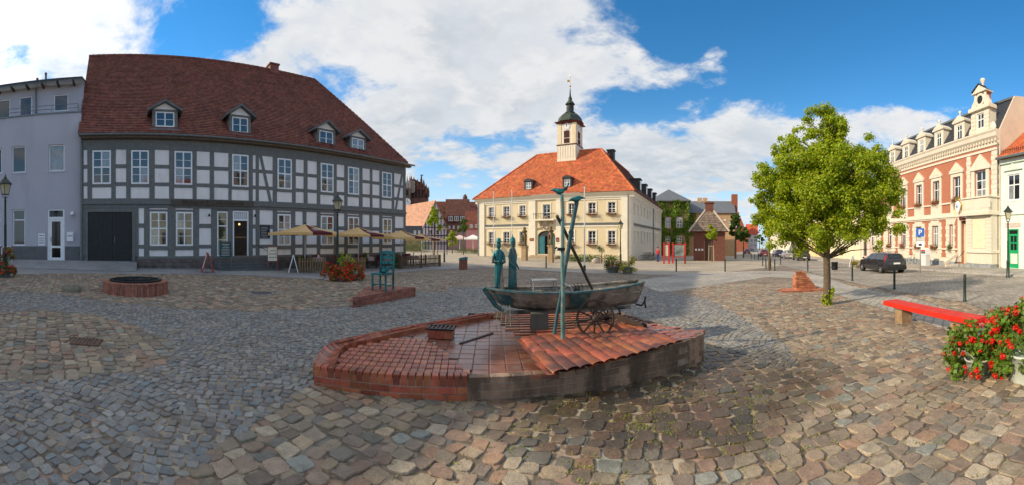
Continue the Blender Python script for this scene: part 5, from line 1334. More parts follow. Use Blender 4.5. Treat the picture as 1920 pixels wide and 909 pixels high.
    MB().extx([(-.001,zb),(12,zb),(12,zt+.1),(10,z1+.1),(6,z1+1.15),(1.85,z1+.15),(-.001,zt+.05)], xr, xr+.14).build('fire_wall', mat('fire_wall_render', (.60,.51,.40), .9, .1, .8), t)
    for c in (-26.0,-29.2,-32.3,-35.5,-38.7):
        d = MB(); y = .25; d.wall(c-.75, c+.75, zt+.05, zt+1.9, [(c-.38,c+.38,zt+.32,zt+1.65)], y, .1, .1)
        d.box(c-.75,c-.74,y+.1,2.2,zt+.05,zt+1.9).box(c+.74,c+.75,y+.1,2.2,zt+.05,zt+1.9); d.box(c-.74,c+.74,y+.11,2.2,zt+1.8,zt+1.9)
        d = d.build('dormer', STUCCO, t); window(d, c-.38,c+.38,zt+.32,zt+1.65,y+.05,WHITE,2,2,.07,split=.65)
        MB().bbox(c-.9,c+.9,y-.15,2.3,zt+1.901,zt+2.06,.02).build('dormer_cornice', STUCCO, d)
        MB().ext([(c-.9,zt+2.061),(c+.9,zt+2.061),(c,zt+2.55)], y-.15, 2.0).build('dormer_pediment', STUCCO, d)
        MB().lathe([(.06,0),(.09,.1),(.05,.2),(.15,.34),(.13,.48),(0,.54)], 10, (c,y+.1,zt+2.5)).build('ball_finial', STUCCO, d)
    # the tall gable
    gc = -22.75; g = MB(); y = -.12
    gt = 12.95
    g.wall(gc-1.08, gc+1.08, zt+.001, gt, [(gc-.42,gc+.42,zt+.55,zt+1.85)], y, .5, .15); g.box(gc-1.08,gc+1.08,y+.51,.75,zt+.001,gt-.01)
    g = g.build('gable', STUCCO, t); window(g, gc-.42,gc+.42,zt+.55,zt+1.85,y+.08,WHITE,2,2,.08,split=.6)
    for s in (-1, 1):
        z = zt+.2; k = 0
        while z < gt-.4: MB().bbox(gc+s*.84-.27, gc+s*.84+.27, y-.08, y-.001, z, z+.32, .015).build('quoin', STUCCO, g); z += .34
        MB().lathe([(.1,0),(.32,.08),(.38,.35),(.28,.65),(.1,.8)], 14, (gc+s*1.32,.1,zt+.05), sx=1, sy=.5).build('volute', STUCCO, g)
        MB().ext([(gc+s*.71,gt+.35),(gc+s*1.15,gt+.35),(gc+s*1.08,gt+.65),(gc+s*.85,gt+.9),(gc+s*.71,gt+1.2)][::s], y-.02, y+.3).build('scroll', STUCCO, g)
    MB().bbox(gc-1.3,gc+1.3,y-.25,.6,gt+.001,gt+.34,.05).build('gable_cornice', STUCCO, g)
    MB().box(gc-.70,gc+.70,y+.05,.5,gt+.341,gt+1.5).build('gable_top', BRICKF, g)
    for s in (-1,1): MB().bbox(gc+s*.6-.13,gc+s*.6+.13,y-.04,y+.049,gt+.341,gt+1.5,.01).build('gable_pier', STUCCO, g)
    MB().ring(.36,.56,-.08,.04,24).build('round_window_frame', STUCCO, g, (gc,y+.0,gt+.9))
    c2 = MB().lathe([(.40,0),(.40,.03)], 22).build('pane', GLASS_DARK, g, (gc,y+.04,gt+.9)); c2.rotation_euler = (pi/2,0,0)
    MB().bbox(gc-.88,gc+.88,y-.2,.6,gt+1.501,gt+1.60,.03).build('gable_cap', STUCCO, g)
    MB().ext([(gc-.86,gt+1.602),(gc+.86,gt+1.601),(gc,gt+2.2)], y-.15, .5).build('gable_pediment', STUCCO, g)
    MB().add([(gc-.95,y-.25,gt+1.72),(gc,y-.25,gt+2.3),(gc,.6,gt+2.3),(gc-.95,.6,gt+1.72),(gc+.95,y-.25,gt+1.72),(gc+.95,.6,gt+1.72),(gc,y-.25,gt+2.22),(gc-.9,y-.25,gt+1.65),(gc+.9,y-.25,gt+1.65)],[(0,1,2,3),(1,4,5,2),(7,6,1,0),(6,8,4,1)]).build('gable_roof', SLATE, g)
    MB().lathe([(.1,0),(.14,.12),(.07,.25),(.24,.45),(.2,.66),(0,.74)], 12, (gc,y+.3,gt+2.15)).build('ball_finial', STUCCO, g)
    downpipe(t, xr+.02, -.16, -.9, zc, ZINC)
    # emblem on the balcony
    e = thing('emblem', 'white and gold heraldic emblem fixed to the balcony of the stucco house', 'emblem', f.w(-25.3+1.05,-1.4,4.65), f.rz)
    b = MB().lathe([(0,-.6),(.25,-.4),(.32,0),(.3,.35),(.0,.5)], 12, (0,0,0), True, 1, .3); b.build('shield', WHITE, e)
    MB().lathe([(.32,0),(.36,.15),(.24,.12),(.3,.3),(.1,.2),(.0,.42)], 9, (0,0,.5), True, 1, .35).build('crown', mat('gilt', (.5,.35,.1)), e)
    b = MB(); 
    for s in (-1,1): b.tube([(s*.3,-.02,.4),(s*.48,-.05,.1),(s*.42,-.05,-.3),(s*.15,-.05,-.7)], [.05,.07,.06,.03], 6)
    b.build('scrollwork', mat('gilt', (.5,.35,.1)), e); MB().lathe([(0,-.2),(.12,0),(0,.22)], 8, (0,-.1,-.02), True, 1, .3).build('charge', mat('heraldic_blue', (.03,.12,.4), .5), e)
    nm = ['closest to the gable bay','second from the gable bay','third from the gable bay','fourth from the gable bay','beside the tree crown']
    for i, c in enumerate(cs[:5]): flower_box(f.w(c,-.08,5.5), f.rz, 1.0, f'hanging geraniums at the upper stucco house window {nm[i]}', 'flower boxes on the stucco house', n=130)
    nm = ['beside the letterbox','behind the parking sign','left of the parking sign','beside the black wagon']
    for i, c in enumerate((-29.4,-32.4,-35.5,-38.7)): flower_box(f.w(c,-.08,1.12), f.rz, .95, f'hanging geraniums at the ground floor stucco house window {nm[i]}', 'flower boxes on the stucco house', n=130)
    flower_box(f.w(-26.85,-.08,1.15), f.rz, .5, 'small green plant box under the slim window left of the red door', 'flower boxes on the stucco house', LEAF_DARK, LEAF_DARK, 90)
stucco_house()
def mint_house():
    f = FE; t = f.thing('mint_house', 'pale mint house with bright green door and red tiled roof at the right edge', 'house')
    xl, xr, zb, ze = -20.48, -4.0, -1.4, 8.3
    dr = (-19.75,-18.55,-.45,2.6)
    wn = (-19.75,-18.45,4.9,7.0)
    H = [wn, dr]+[(-17+k*3,-15.7+k*3,4.9,7.0) for k in range(4)]+[(-17+k*3,-15.7+k*3,.9,3.0) for k in range(4)]
    MB().wall(xl,xr,zb,ze,H,.06,.4,.16).build('wall', MINT, t); MB().box(xl,xr,.5,11,zb,ze).build('core', MINT, t)
    for h in [wn]+H[2:]: window(t,*h,.14,WHITE,2,2,.09,split=.6,bars=0,sill=MINT,panes=h is wn)
    MB().bbox(xl+.002,xr,-.06,.058,3.75,3.95,.02).build('string_course', MINT, t); MB().bbox(xl+.002,xr,-.12,.058,7.9,8.28,.03).build('cornice', MINT, t)
    c = (wn[0]+wn[1])/2; MB().ext([(c-1.0,7.3),(c+1.0,7.3),(c,7.85)], -.1, .058).build('pediment', mat('mint_trim', (.6,.68,.6), .8), t)
    d = MB().box(dr[0]+.02,dr[0]+.16,.1,.2,dr[2],dr[3]).box(dr[1]-.16,dr[1]-.02,.1,.2,dr[2],dr[3]).box(dr[0]+.16,dr[1]-.16,.1,.2,2.05,2.2).box(dr[0]+.16,dr[1]-.16,.1,.2,2.5,dr[3]).build('door_frame', GREEN_PAINT, t)
    lf = MB().box(dr[0]+.16,dr[1]-.16,.14,.19,dr[2],.98).box(dr[0]+.16,dr[0]+.27,.14,.19,.98,2.05).box(dr[1]-.27,dr[1]-.16,.14,.19,.98,2.05).bar(((dr[0]+dr[1])/2,.165,.98),((dr[0]+dr[1])/2,.165,2.05),.05).box(dr[0]+.27,dr[1]-.27,.145,.185,1.5,1.55).build('door_leaf', GREEN_PAINT, t)
    MB().box(dr[0]+.27,dr[1]-.27,.175,.18,.98,2.05).build('pane', GLASS_DARK, lf); MB().box(dr[0]+.16,dr[1]-.16,.15,.16,2.2,2.5).build('pane', GLASS_DARK, d)
    MB().box(dr[0]+.3,dr[1]-.1,.11,.139,-.1,.7).build('door_notice', mat('cream_card', (.72,.70,.60), .7), lf)
    MB().ext([(dr[0]-.2,2.75),(dr[1]+.2,2.75),(dr[1]+.2,3.1),(dr[0]-.2,3.1)], .02, .058).build('carved_lintel', mat('carved_lintel', (.55,.45,.4), .85, .4, 14, .5), t)
    for k in range(3): MB().bbox(dr[0]-.5,dr[1]+.6,-1.2+.35*k,.05,-1.3,-.85+.15*k,.02).build('step', mat('brick_step', (.30,.16,.10), .85, .25, 5, .4), t)
    MB().box(xl+.01,dr[0]-.55,-.02,.059,zb,-.45).build('plinth', mat('brick_step', (.3,.16,.1)), t)
    A,B,C,D = (xl,-.5,8.4),(xr,-.5,8.4),(xr,5.5,13.2),(xl,5.5,13.2)
    rf = MB().add([A,B,C,D,(xl,11,8.4),(xr,11,8.4)],[(0,1,2,3),(3,2,5,4),(0,3,4)]).build('roof', OTILE, t); tb = MB(); tiles(tb,A,B,C,D,.24,.3,.04); tb.build('roof_tiles', OTILE, rf, kind='stuff')
    MB().extx([(-.5,8.22),(-.5,8.4),(-.64,8.4),(-.64,8.28)], xl, xr).build('gutter', ZINC, t)
    sg = MB(); sg.bar((xl+.2,-.1,8.95),(xr,-.1,8.95),.03)
    for k in range(36): sg.bar((xl+.25+k*.2,-.1,8.75),(xl+.25+k*.2,-.1,9.1),.025)
    sg.build('snow_guard', BLACK_IRON, t)
mint_house()
# the row further down the street, mostly behind the tree
def row_house(label, x0, x1, ze, zr, wm, rm, base=None, n=4, name='row_house', sh=0.):
    f = FE; t = f.thing(name, label, 'house'); zb = -2.4; w = (x1-x0)/n
    H = []
    for k in range(n):
        c = x0+w*(k+.5); H += [(c-.55,c+.55,1.0,3.0),(c-.5,c+.5,4.6,6.3)]
    H[0] = (H[0][0],H[0][1],-.4,3.0)
    MB().wall(x0+.01,x1-.01,zb,ze,H,sh,.4,.16).build('wall', wm, t); MB().box(x0+.01,x1-.01,sh+.42,10,zb,ze).build('core', wm, t)
    for i, h in enumerate(H): window(t,*h,sh+.1,WHITE if i else DARK_WOOD,2,2,.09,split=.6)
    for h in H: MB().box(h[0]-.15,h[0]-.004,sh-.05,sh-.002,h[2],h[3]+.15).box(h[1]+.004,h[1]+.15,sh-.05,sh-.002,h[2],h[3]+.15).box(h[0]-.004,h[1]+.004,sh-.05,sh-.002,h[3]+.004,h[3]+.15).build('window_surround', STUCCO, t)
    MB().bbox(x0+.02,x1-.02,sh-.1,sh-.003,3.7,3.95,.02).build('string_course', wm, t); MB().bbox(x0+.02,x1-.02,sh-.3,sh-.003,ze-.4,ze-.01,.05).build('cornice', STUCCO, t)
    for k in range(n+1): c = min(max(x0+w*k, x0+.25), x1-.25); MB().bbox(c-.22,c+.22,sh-.08,sh-.0035,zb,3.69,.02).build('pilaster', STUCCO, t)
    A,B,C,D = (x0,sh-.4,ze+.02),(x1,sh-.4,ze+.02),(x1,5,zr),(x0,5,zr)
    rf = MB().add([A,B,C,D,(x0,10,ze),(x1,10,ze)],[(0,1,2,3),(3,2,5,4),(0,3,4),(1,5,2)]).build('roof', rm, t); tb = MB(); tiles(tb,A,B,C,D,.35,.4,.05); tb.build('roof_tiles', rm, rf, kind='stuff')
row_house('pink rendered house between the stucco house and the cream shops', -47.0, -42.4, 8.4, 12.2, mat('pink_render', (.62,.42,.36), .85, .06), BRT, n=2)
row_house('cream shop house with pilasters behind the big tree', -62.0, -47.2, 7.6, 11.5, mat('straw_render', (.78,.68,.44), .85, .06), OTILE, n=6)
row_house('yellow house further down the street behind the tree', -84.0, -62.2, 7.4, 11.5, mat('yellow_render', (.74,.58,.28), .85, .06), OTILE, n=7)
row_house('pale house at the far end of the right hand row', -120.0, -84.4, 7.2, 11.0, mat('pale_render', (.70,.64,.52), .85, .06), BRT, n=9)
# row on the left side of the street, far
# ================================================================== the fountain: brick platform, tiled slope, boat, birds on poles, wheel
FBRICK = mat('glazed_red_brick', (.31,.09,.048), .32, .25, 9, .35, 50, rand='obj', amp=.38, hue=.012, col2=(.12,.045,.035), mask=(.56,.72), mscale=3, coords='World')
PBRICK = mat('paving_brick', (.33,.10,.055), .13, .22, 7, .35, 50, rand='obj', amp=.28, hue=.01, col2=(.30,.19,.15), mask=(.58,.8), mscale=1.6, coords='World')
OLDBRICK = mat('old_stained_brick', (.25,.165,.115), .55, .3, 6, .5, 50, rand='obj', amp=.30, col2=(.085,.058,.04), mask=(.44,.60), mscale=2.4, coords='Drip')
FTILE = mat('fountain_roof_tile', (.30,.088,.038), .42, .3, 5, .4, 40, rand='obj', amp=.3, hue=.012, col2=(.11,.045,.035), mask=(.43,.62), mscale=2.6, coords='World')
MORTAR = mat('mortar', (.30,.245,.20), .85, .2, 12, .3, col2=(.09,.065,.05), mask=(.48,.64), mscale=2.4, coords='Drip')
SLAB = mat('wet_clay_slab', (.20,.085,.058), .09, .25, 4, .25, 40, rand='obj', amp=.22, col2=(.20,.15,.13), mask=(.5,.7), mscale=1.8, coords='World')
OLDWOOD = mat('weathered_boat_wood', (.29,.255,.21), .85, .3, 5, .6, 30, rand='obj', amp=.18, col2=(.045,.05,.045), mask=(.48,.66), mscale=3.2)
TEALW = mat('teal_painted_wood', (.035,.115,.13), .75, .35, 5, .5, 30, col2=(.16,.15,.13), mask=(.5,.66), mscale=5)
fo = thing('fountain', 'low red brick fountain platform with a patch of curved roof tiles', 'fountain', (0, 5.5, 0))
O = Vector((0, 5.5, 0))
SH = {}
def shared(key, mk):
    if key not in SH: SH[key] = mk()
    return SH[key]
def unit_brick(m, bev=.06):
    def mk():
        b = MB(); b.bbox(-.5,.5,-.5,.5,-.5,.5,.0)
        e = .5; i = .44; b = MB()
        vs = [(-i,-i,e),(i,-i,e),(i,i,e),(-i,i,e)]+[(-e,-e,i),(e,-e,i),(e,e,i),(-e,e,i)]+[(-e,-e,-e),(e,-e,-e),(e,e,-e),(-e,e,-e)]
        b.add(vs, [(0,1,2,3),(4,5,1,0),(5,6,2,1),(6,7,3,2),(7,4,0,3),(8,9,5,4),(9,10,6,5),(10,11,7,6),(11,8,4,7)]); return b.mesh('brick', m)
    return shared(('ub', m.name), mk)
def brick(par, c, size, rz, m, name='brick', tilt=0.):
    o = link(name, unit_brick(m), par, c); o.scale = size; o.rotation_euler = (tilt, 0, rz); return o
def poly_walk(P, step):
    out = []
    for i in range(len(P)-1):
        a, b = Vector(P[i]), Vector(P[i+1]); L = (b-a).length; n = max(1, round(L/step))
        for k in range(n): out.append((a.lerp(b, k/n), a.lerp(b, (k+1)/n)))
    return out
ZT = .235
P_ = [Vector(p) for p in FOUNT]
cen = Vector((.2, 5.6))
inn = lambda k: [cen+(p-cen)*k for p in P_]
core = MB(); core.prism([tuple(p-O.xy) for p in inn(.996)], -.25, ZT-.03); core.build('core', MORTAR, fo)
# masonry of the rim: front left glazed bricks, front right old stained bricks, back soldier course
front = P_[0:9]; back = P_[8:]+[P_[0]]
ic = 4   # index in the front polyline where glazed brick ends (px 960); the ledge begins at px 880
def courses(poly, mt, z_top, inset=0., hts=(.075,.075), L=.25, hdr=None, zb=-.22):
    for i in range(len(poly)-1): pass
    if hdr:
        for a, b in poly_walk(poly, hdr[0]):
            m = (a+b)/2; d = (b-a); g = math.atan2(d.y, d.x)
            nrm = Vector((-d.y, d.x)).normalized(); m2 = m+nrm*(hdr[2]/2-.0)
            brick(fo, (m2.x-O.x, m2.y-O.y, z_top-hdr[1]/2), (d.length-.011, hdr[2], hdr[1]), g, mt)
        z = z_top-hdr[1]-.011
    else: z = z_top
    r = 0
    while z > zb:
        off = .5*(r % 2); pl = poly_walk(poly, L/2); k = 0
        segs = pl[1 if off else 0:]
        for j in range(0, len(segs), 2):
            a = segs[j][0]; b = segs[min(j+1, len(segs)-1)][1]; m = (a+b)/2; d = b-a; nrm = Vector((-d.y, d.x)).normalized()
            m = m+nrm*(.056+random.uniform(-.0015,.0015)); brick(fo, (m.x-O.x, m.y-O.y, z-.0355), (d.length-.011, .115, .070), math.atan2(d.y, d.x), mt)
        if off and pl:
            a, b = pl[0]; m = (a+b)/2; d = b-a; nrm = Vector((-d.y, d.x)).normalized(); m = m+nrm*.055; brick(fo, (m.x-O.x, m.y-O.y, z-.0355), (d.length-.011,.115,.07), math.atan2(d.y,d.x), mt)
        z -= .081; r += 1
pk = P_[3].lerp(P_[4], .32)
courses(front[0:4]+[pk], FBRICK, ZT+.02, hdr=(.088,.12,.13))
courses([pk]+front[4:6], OLDBRICK, ZT-.0)
# raised right part below the roof tiles
E0 = Vector((.46,3.95)); 
ZR = .36
rt = [P_[5].lerp(P_[6], .0), P_[6], P_[7], P_[8], P_[9], Vector((1.9,6.2)), Vector((.25,5.35))]
core2 = MB(); core2.prism([tuple((Vector((1.6,5.1))+(p-Vector((1.6,5.1)))*.993)-O.xy) for p in rt], 0, lambda x, y: ZR-.045-.05*max(0,(4.6-y-5.5)+.6)); core2.build('raised_core', MORTAR, fo)
courses([P_[5],P_[6],P_[7],P_[8]], OLDBRICK, ZR-.035); courses([P_[8],P_[9]], OLDBRICK, ZR-.03, zb=-.15)
courses([Vector((.25,5.3)), P_[5]], OLDBRICK, ZR-.05, zb=ZT-.1)
courses(list(P_[9:14]), OLDBRICK, ZT+.03, hdr=(.12,.09,.1), zb=-.15)
# gutter curving round the left end
gt = [P_[0]+Vector((.11,.06)), P_[16]+Vector((.13,-.10)), P_[15]+Vector((.08,-.2)), P_[14]+Vector((.05,-.17)), P_[13]+Vector((.04,-.15))]
def smooth(P, n=6):
    out = []
    for i in range(len(P)-1):
        p0, p1, p2, p3 = P[max(i-1,0)], P[i], P[i+1], P[min(i+2,len(P)-1)]
        for k in range(n):
            t = k/n; out.append(.5*((2*p1)+(p2-p0)*t+(2*p0-5*p1+4*p2-p3)*t*t+(3*p1-p0-3*p2+p3)*t**3))
    return out+[P[-1]]
gp_ = smooth(gt, 7)
for i in range(len(gp_)-1):
    a, b = gp_[i], gp_[i+1]; d = (b-a).normalized(); n = Vector((-d.y, d.x)); V = []
    for p in (a+d*.003, b-d*.003):
        for k in range(9):
            u = -1+k/4; V.append((p.x+n.x*u*.13-O.x, p.y+n.y*u*.13-O.y, ZT+.055-.075*(1-u*u)))
        for u in (1,-1): V.append((p.x+n.x*u*.13-O.x, p.y+n.y*u*.13-O.y, ZT-.12))
    me = bpy.data.meshes.new('gutter_tile'); Fc = [(k,11+k,12+k,k+1) for k in range(8)]+[(8,19,20,9),(10,21,11,0),tuple(range(10,-1,-1)),tuple(range(11,22))]
    me.from_pydata(V, [], Fc); me.materials.append(PBRICK); link('gutter_tile', me, fo)
bk_ = [Vector(p) for p in gp_]
for i, (a, b) in enumerate(poly_walk([P_[16], P_[15], P_[14], P_[13], P_[12]], .085)):
    m = (a+b)/2; d = b-a; brick(fo, (m.x-O.x, m.y-O.y, ZT-.03), (d.length-.01, .09, .14), math.atan2(d.y, d.x), FBRICK)
# curved paving bricks of the left field
def round_brick():
    b = MB(); n = 6; V = []
    for x in (-.5,.5):
        for k in range(n+1): u = -.5+k/n; V.append((x, u, .5-.9*u*u))
        V += [(x,.5,-.5),(x,-.5,-.5)]
    m = n+3; Fc = [(k,k+1,m+k+1,m+k)[::-1] for k in range(n)]+[(n,n+1,m+n+1,m+n)[::-1],(n+2,0,m,m+n+2)[::-1],tuple(range(m)),tuple(range(2*m-1,m-1,-1))]
    return b.add(V, Fc).mesh('paving_brick', PBRICK)
RB = round_brick()
fl, fr_, br_, bl_ = pz(630,687,ZT), pz(880,702,ZT), pz(800,634,ZT), pz(708,629,ZT)
ux = (fr_-fl); wfull = ux.length; ux.normalize(); uy = Vector((-ux.y, ux.x, 0)); depth = (br_-fr_).dot(uy)
row = 0; y = .02
GUT = [(p.x, p.y) for p in gp_]
blk = pz(825,630,ZT)
while y < depth:
    x = -.6
    while x < wfull+.25:
        c = fl+ux*(x+.0425)+uy*(y+.08); x += .087
        rel = (c-br_).dot(ux)/1; 
        edge = fl.lerp(bl_, y/depth); redge = fr_.lerp(br_, y/depth)
        if (c-redge).dot(ux) > 0: continue
        if min((c.xy-Vector(g)).length for g in GUT) < .15 or not inpoly(c.x, c.y, FOUNT): continue
        if (c-blk).length < .2: continue
        o = link('paving_brick', RB, fo, (c.x-O.x, c.y-O.y, ZT-.012+random.uniform(-.003,.003))); o.scale = (.077, .152, .045); o.rotation_euler = (random.uniform(-.02,.02),0,math.atan2(ux.y,ux.x))
    y += .163; row += 1
# clay slabs in the middle
tri2 = [tuple(pz(a,b,ZT)[:2]) for a, b in ((884,703),(960,702),(1036,695),(1000,650),(975,628),(935,598),(905,594),(800,612),(728,625),(800,634))]
mid = pz(884,703,ZT); sx = Vector((1,.06,0)).normalized(); sy = Vector((-.06,1,0)).normalized()
for i in range(-6, 8):
    for j in range(0, 20):
        c = mid+sx*(i*.2+.1)+sy*(j*.2+.1)
        if not inpoly(c.x, c.y, tri2): continue
        o = link('slab', unit_brick(SLAB), fo, (c.x-O.x, c.y-O.y, ZT-.035+random.uniform(-.002,.002))); o.scale = (.194,.194,.05); o.rotation_euler = (0,0,math.atan2(sx.y,sx.x))
# bricks laid in rows behind and on the right, half of them standing proud like steps
i = 0
by = 4.45
while by < 7.7:
    x = -1.5 + (.125 if i % 2 else 0)
    while x < 3.0:
        c = Vector((x+.12, by+.02*0+.05*(x*.3))); x += .252
        if not inpoly(c.x, c.y, FOUNT) or inpoly(c.x, c.y, tri2): continue
        if min((c-Vector(g)).length for g in GUT) < .2: continue
        if c.y < 4.95 and c.x < 1.5 or (c.x < -.5 and c.y < 6.6): continue
        inr = inpoly(c.x, c.y, [tuple(p) for p in rt]); 
        t0 = (c-E0).dot(Vector((-.345,.938)))
        if inr and t0 < 1.2 and c.x > .1 and (c-E0).dot(Vector((.938,.35))) < 1.98: continue
        z = (ZR-.03 if inr else ZT-.01)
        brick(fo, (c.x-O.x, c.y-O.y, z-.03+(.022 if i % 2 and not inr else 0)), (.242,.078,.07), .05, PBRICK if (i+int(x*4)) % 3 else SLAB)
    by += .092; i += 1
# curved roof tiles on the right front
A, B_ = Vector((.44,3.90)), Vector((2.32,4.60)); ev = (B_-A); Lf = ev.length; ev.normalize(); iv = Vector((-.225,.974)).normalized()
NC = 12; pit = Lf/NC
def half_tile():
    b = MB(); V = []; n = 8
    for (y, s) in ((0,1.0),(1,.92)):
        for r in (.5,.42):
            for k in range(n+1):
                a = pi*k/n; V.append((r*s*1.06*math.cos(a), y, r*s*.9*math.sin(a)))
    m = n+1; Fc = []
    for k in range(n): Fc += [(k,k+1,2*m+k+1,2*m+k)[::-1], (m+k,m+k+1,3*m+k+1,3*m+k), (k,k+1,m+k+1,m+k), (2*m+k,2*m+k+1,3*m+k+1,3*m+k)[::-1]]
    b.add(V, Fc, True); return b.mesh('roof_tile', FTILE)
def pan_tile():
    b = MB(); V = []; n = 5
    for y in (0,1):
        for k in range(n+1): u = -.5+k/n; V.append((u, y, -.12+.5*u*u))
    b.add(V, [(k,k+1,n+2+k,n+1+k) for k in range(n)], True); return b.mesh('pan_tile', FTILE)
HT, PT = half_tile(), pan_tile()
for i in range(NC):
    dep = 1.26 - .25*(i/(NC-1))*0
    nr = 4; ln = dep/nr
    for r in range(nr):
        c = A+ev*(pit*(i+.5))+iv*(r*ln-.02); z = .365+.008*r
        if not inpoly(c.x+iv.x*.1, c.y+iv.y*.1, FOUNT) and r > 1: continue
        o = link('roof_tile', HT, fo, (c.x-O.x, c.y-O.y, z-.045-.004*r+random.uniform(-.003,.003))); o.scale = (pit*.98, ln*1.12, pit*.40); o.rotation_euler = (.055,0,math.atan2(ev.y,ev.x)+random.uniform(-.012,.012))
        c2 = c-ev*pit*.5
        o = link('pan_tile', PT, fo, (c2.x-O.x, c2.y-O.y, z-.05)); o.scale = (pit*.9, ln*1.1, .1); o.rotation_euler = (.05,0,math.atan2(ev.y,ev.x))
# brick block with a metal grating on it, slit drain
c = pz(825,634,ZT); a_ = .0
for k in range(3): brick(fo, (c.x-O.x-.13+.13*k, c.y-O.y+.1, ZT+.065), (.125,.24,.13), 0, FBRICK)
gb_ = MB()
for k in range(7): gb_.bar((-.2+.065*k,-.12,0),(-.2+.065*k,.14,0),.03,.02)
gb_.bar((-.22,-.12,.0),(.22,-.12,.0),.03,.025).bar((-.22,.14,.0),(.22,.14,.0),.03,.025); gb_.build('grating', BLACK_IRON, fo, (c.x-O.x,c.y-O.y+.1,ZT+.145))
p, q = pz(862,643,ZT), pz(924,623,ZT); MB().bar((p.x-O.x,p.y-O.y,ZT+.0),(q.x-O.x,q.y-O.y,ZT+.0),.045,.012).build('slit_drain', BLACK_IRON, fo)
# ------------------------------------------------------------------ boat
BOW, STN = Vector((-.47,6.45)), Vector((2.46,6.62)); bx = (STN-BOW); BL = bx.length; bx.normalize(); bn = Vector((-bx.y, bx.x))
bc = (BOW+STN)/2
bt = thing('rowing_boat', 'old weathered wooden rowing boat with a teal bow set on the fountain', 'boat', (bc.x,bc.y,.25), math.atan2(bx.y,bx.x))
def hw(u):  # half beam along -1 bow .. 1 stern
    return .44*max(0, (1-abs(u)**2.6))**.75 if u < 0 else .44*(1-.62*u**3.2)
def sheer(u): return .59+.055*u*u+(.05*u if u > 0 else 0)
def keel(u): return .235+(.16*(-u)**3 if u < 0 else .05*u**2)
def hx(u, w): # stem raked at the bow, transom raked at the stern: w=0 keel, 1 gunwale
    x = u*BL/2
    if u < -.5: x += (1-w)*.20*((-u-.5)/.5)
    if u > .6: x -= (1-w)*.10*((u-.6)/.4)
    return x
US = [-1,-.97,-.9,-.8,-.65,-.45,-.2,.05,.3,.55,.75,.9,1.0]
def hull_pt(u, w, s, off=0):
    b = hw(u)*(w**.55)*(1 if w > 0 else 0)+off
    return (hx(u,w), s*b, keel(u)+(sheer(u)-keel(u))*w)
WS = [0,.22,.42,.62,.81,1.0]
for s in (-1, 1):
    for k in range(5):
        V = []; 
        for u in US:
            lo_ = hull_pt(u, WS[k], s, .014); hi_ = hull_pt(u, WS[k+1]+ (.03 if k < 4 else 0), s, .002)
            V += [lo_, hi_, (hi_[0],hi_[1]-s*.014,hi_[2]), (lo_[0],lo_[1]-s*.016,lo_[2])]
        Fc = []
        for i in range(len(US)-1):
            for q in range(4): Fc.append((i*4+q, i*4+(q+1)%4, (i+1)*4+(q+1)%4, (i+1)*4+q))
        me = bpy.data.meshes.new('plank'); me.from_pydata(V, [], Fc); me.materials.append(OLDWOOD); link('plank', me, bt)
    V = []
    for u in US:
        x, y, z = hull_pt(u, 1, s, .0); V += [(x,y+s*.035,z+.0),(x,y+s*.035,z+.03),(x,y-s*.045,z+.03),(x,y-s*.045,z)]
    Fc = [(i*4+q, i*4+(q+1)%4, (i+1)*4+(q+1)%4, (i+1)*4+q) for i in range(len(US)-1) for q in range(4)]+[(0,1,2,3),tuple(len(V)-1-i for i in range(4))]
    me = bpy.data.meshes.new('gunwale'); me.from_pydata(V, [], Fc); me.materials.append(OLDWOOD if s > 0 else TEALW); link('gunwale', me, bt)
tr = [hull_pt(1.0, w, 1) for w in WS]; MB().face([tuple(p) for p in tr[::-1]]+[(p[0],-p[1],p[2]) for p in tr]).face([(p[0]-.02,-p[1],p[2]) for p in tr[::-1]]+[(p[0]-.02,p[1],p[2]) for p in tr]).build('transom', OLDWOOD, bt)
MB().tube([(hx(-1,0)+.12,0,.24),(hx(-1,.2)+.02,0,.34),(hx(-1,.6)-.01,0,.5),(hx(-1,1)-.03,0,.65)], [.03,.04,.045,.04], 8).build('stem_post', TEALW, bt)
MB().box(-BL/2+.35,BL/2-.22,-.02,.02,.19,.25).build('keel', OLDWOOD, bt)
fl_ = [(hull_pt(u,.3,1)) for u in US[2:]]; MB().face([(p[0],p[1],.36) for p in fl_]+[(p[0],-p[1],.36) for p in fl_[::-1]]).build('floor_boards', OLDWOOD, bt)
for u in (-.35,.55,.85): x = u*BL/2; MB().bbox(x-.09,x+.09,-hw(u)+.03,hw(u)-.03,.53,.555,.006).build('thwart', OLDWOOD, bt)
# the dark teal patch amidships and the bow patch are painted boards fixed over the planks
for (u0, u1, w0, w1) in ((-.02,.22,.12,.97),(-.93,-.72,.1,.8)):
    V = []; n = 6; nw = 6
    for i in range(n+1):
        for j in range(nw+1): V.append(hull_pt(u0+(u1-u0)*i/n, w0+(w1-w0)*j/nw, -1, .03))
    Fc = [(i*(nw+1)+j,(i+1)*(nw+1)+j,(i+1)*(nw+1)+j+1,i*(nw+1)+j+1) for i in range(n) for j in range(nw)]
    me = bpy.data.meshes.new('teal_patch'); me.from_pydata(V, [], Fc); me.materials.append(TEALW); link('teal_patch', me, bt)
sp_ = pz(1012,616,.25); s = MB().bbox(-.15,.15,-.13,.13,-.02,.27,.02).build('stone_block', mat('mossy_stone', (.10,.095,.08), .85, .3, 6, .5), None, (sp_.x,sp_.y+.15,.25)); tag(s, 'dark square stone block carrying the boat', 'block')
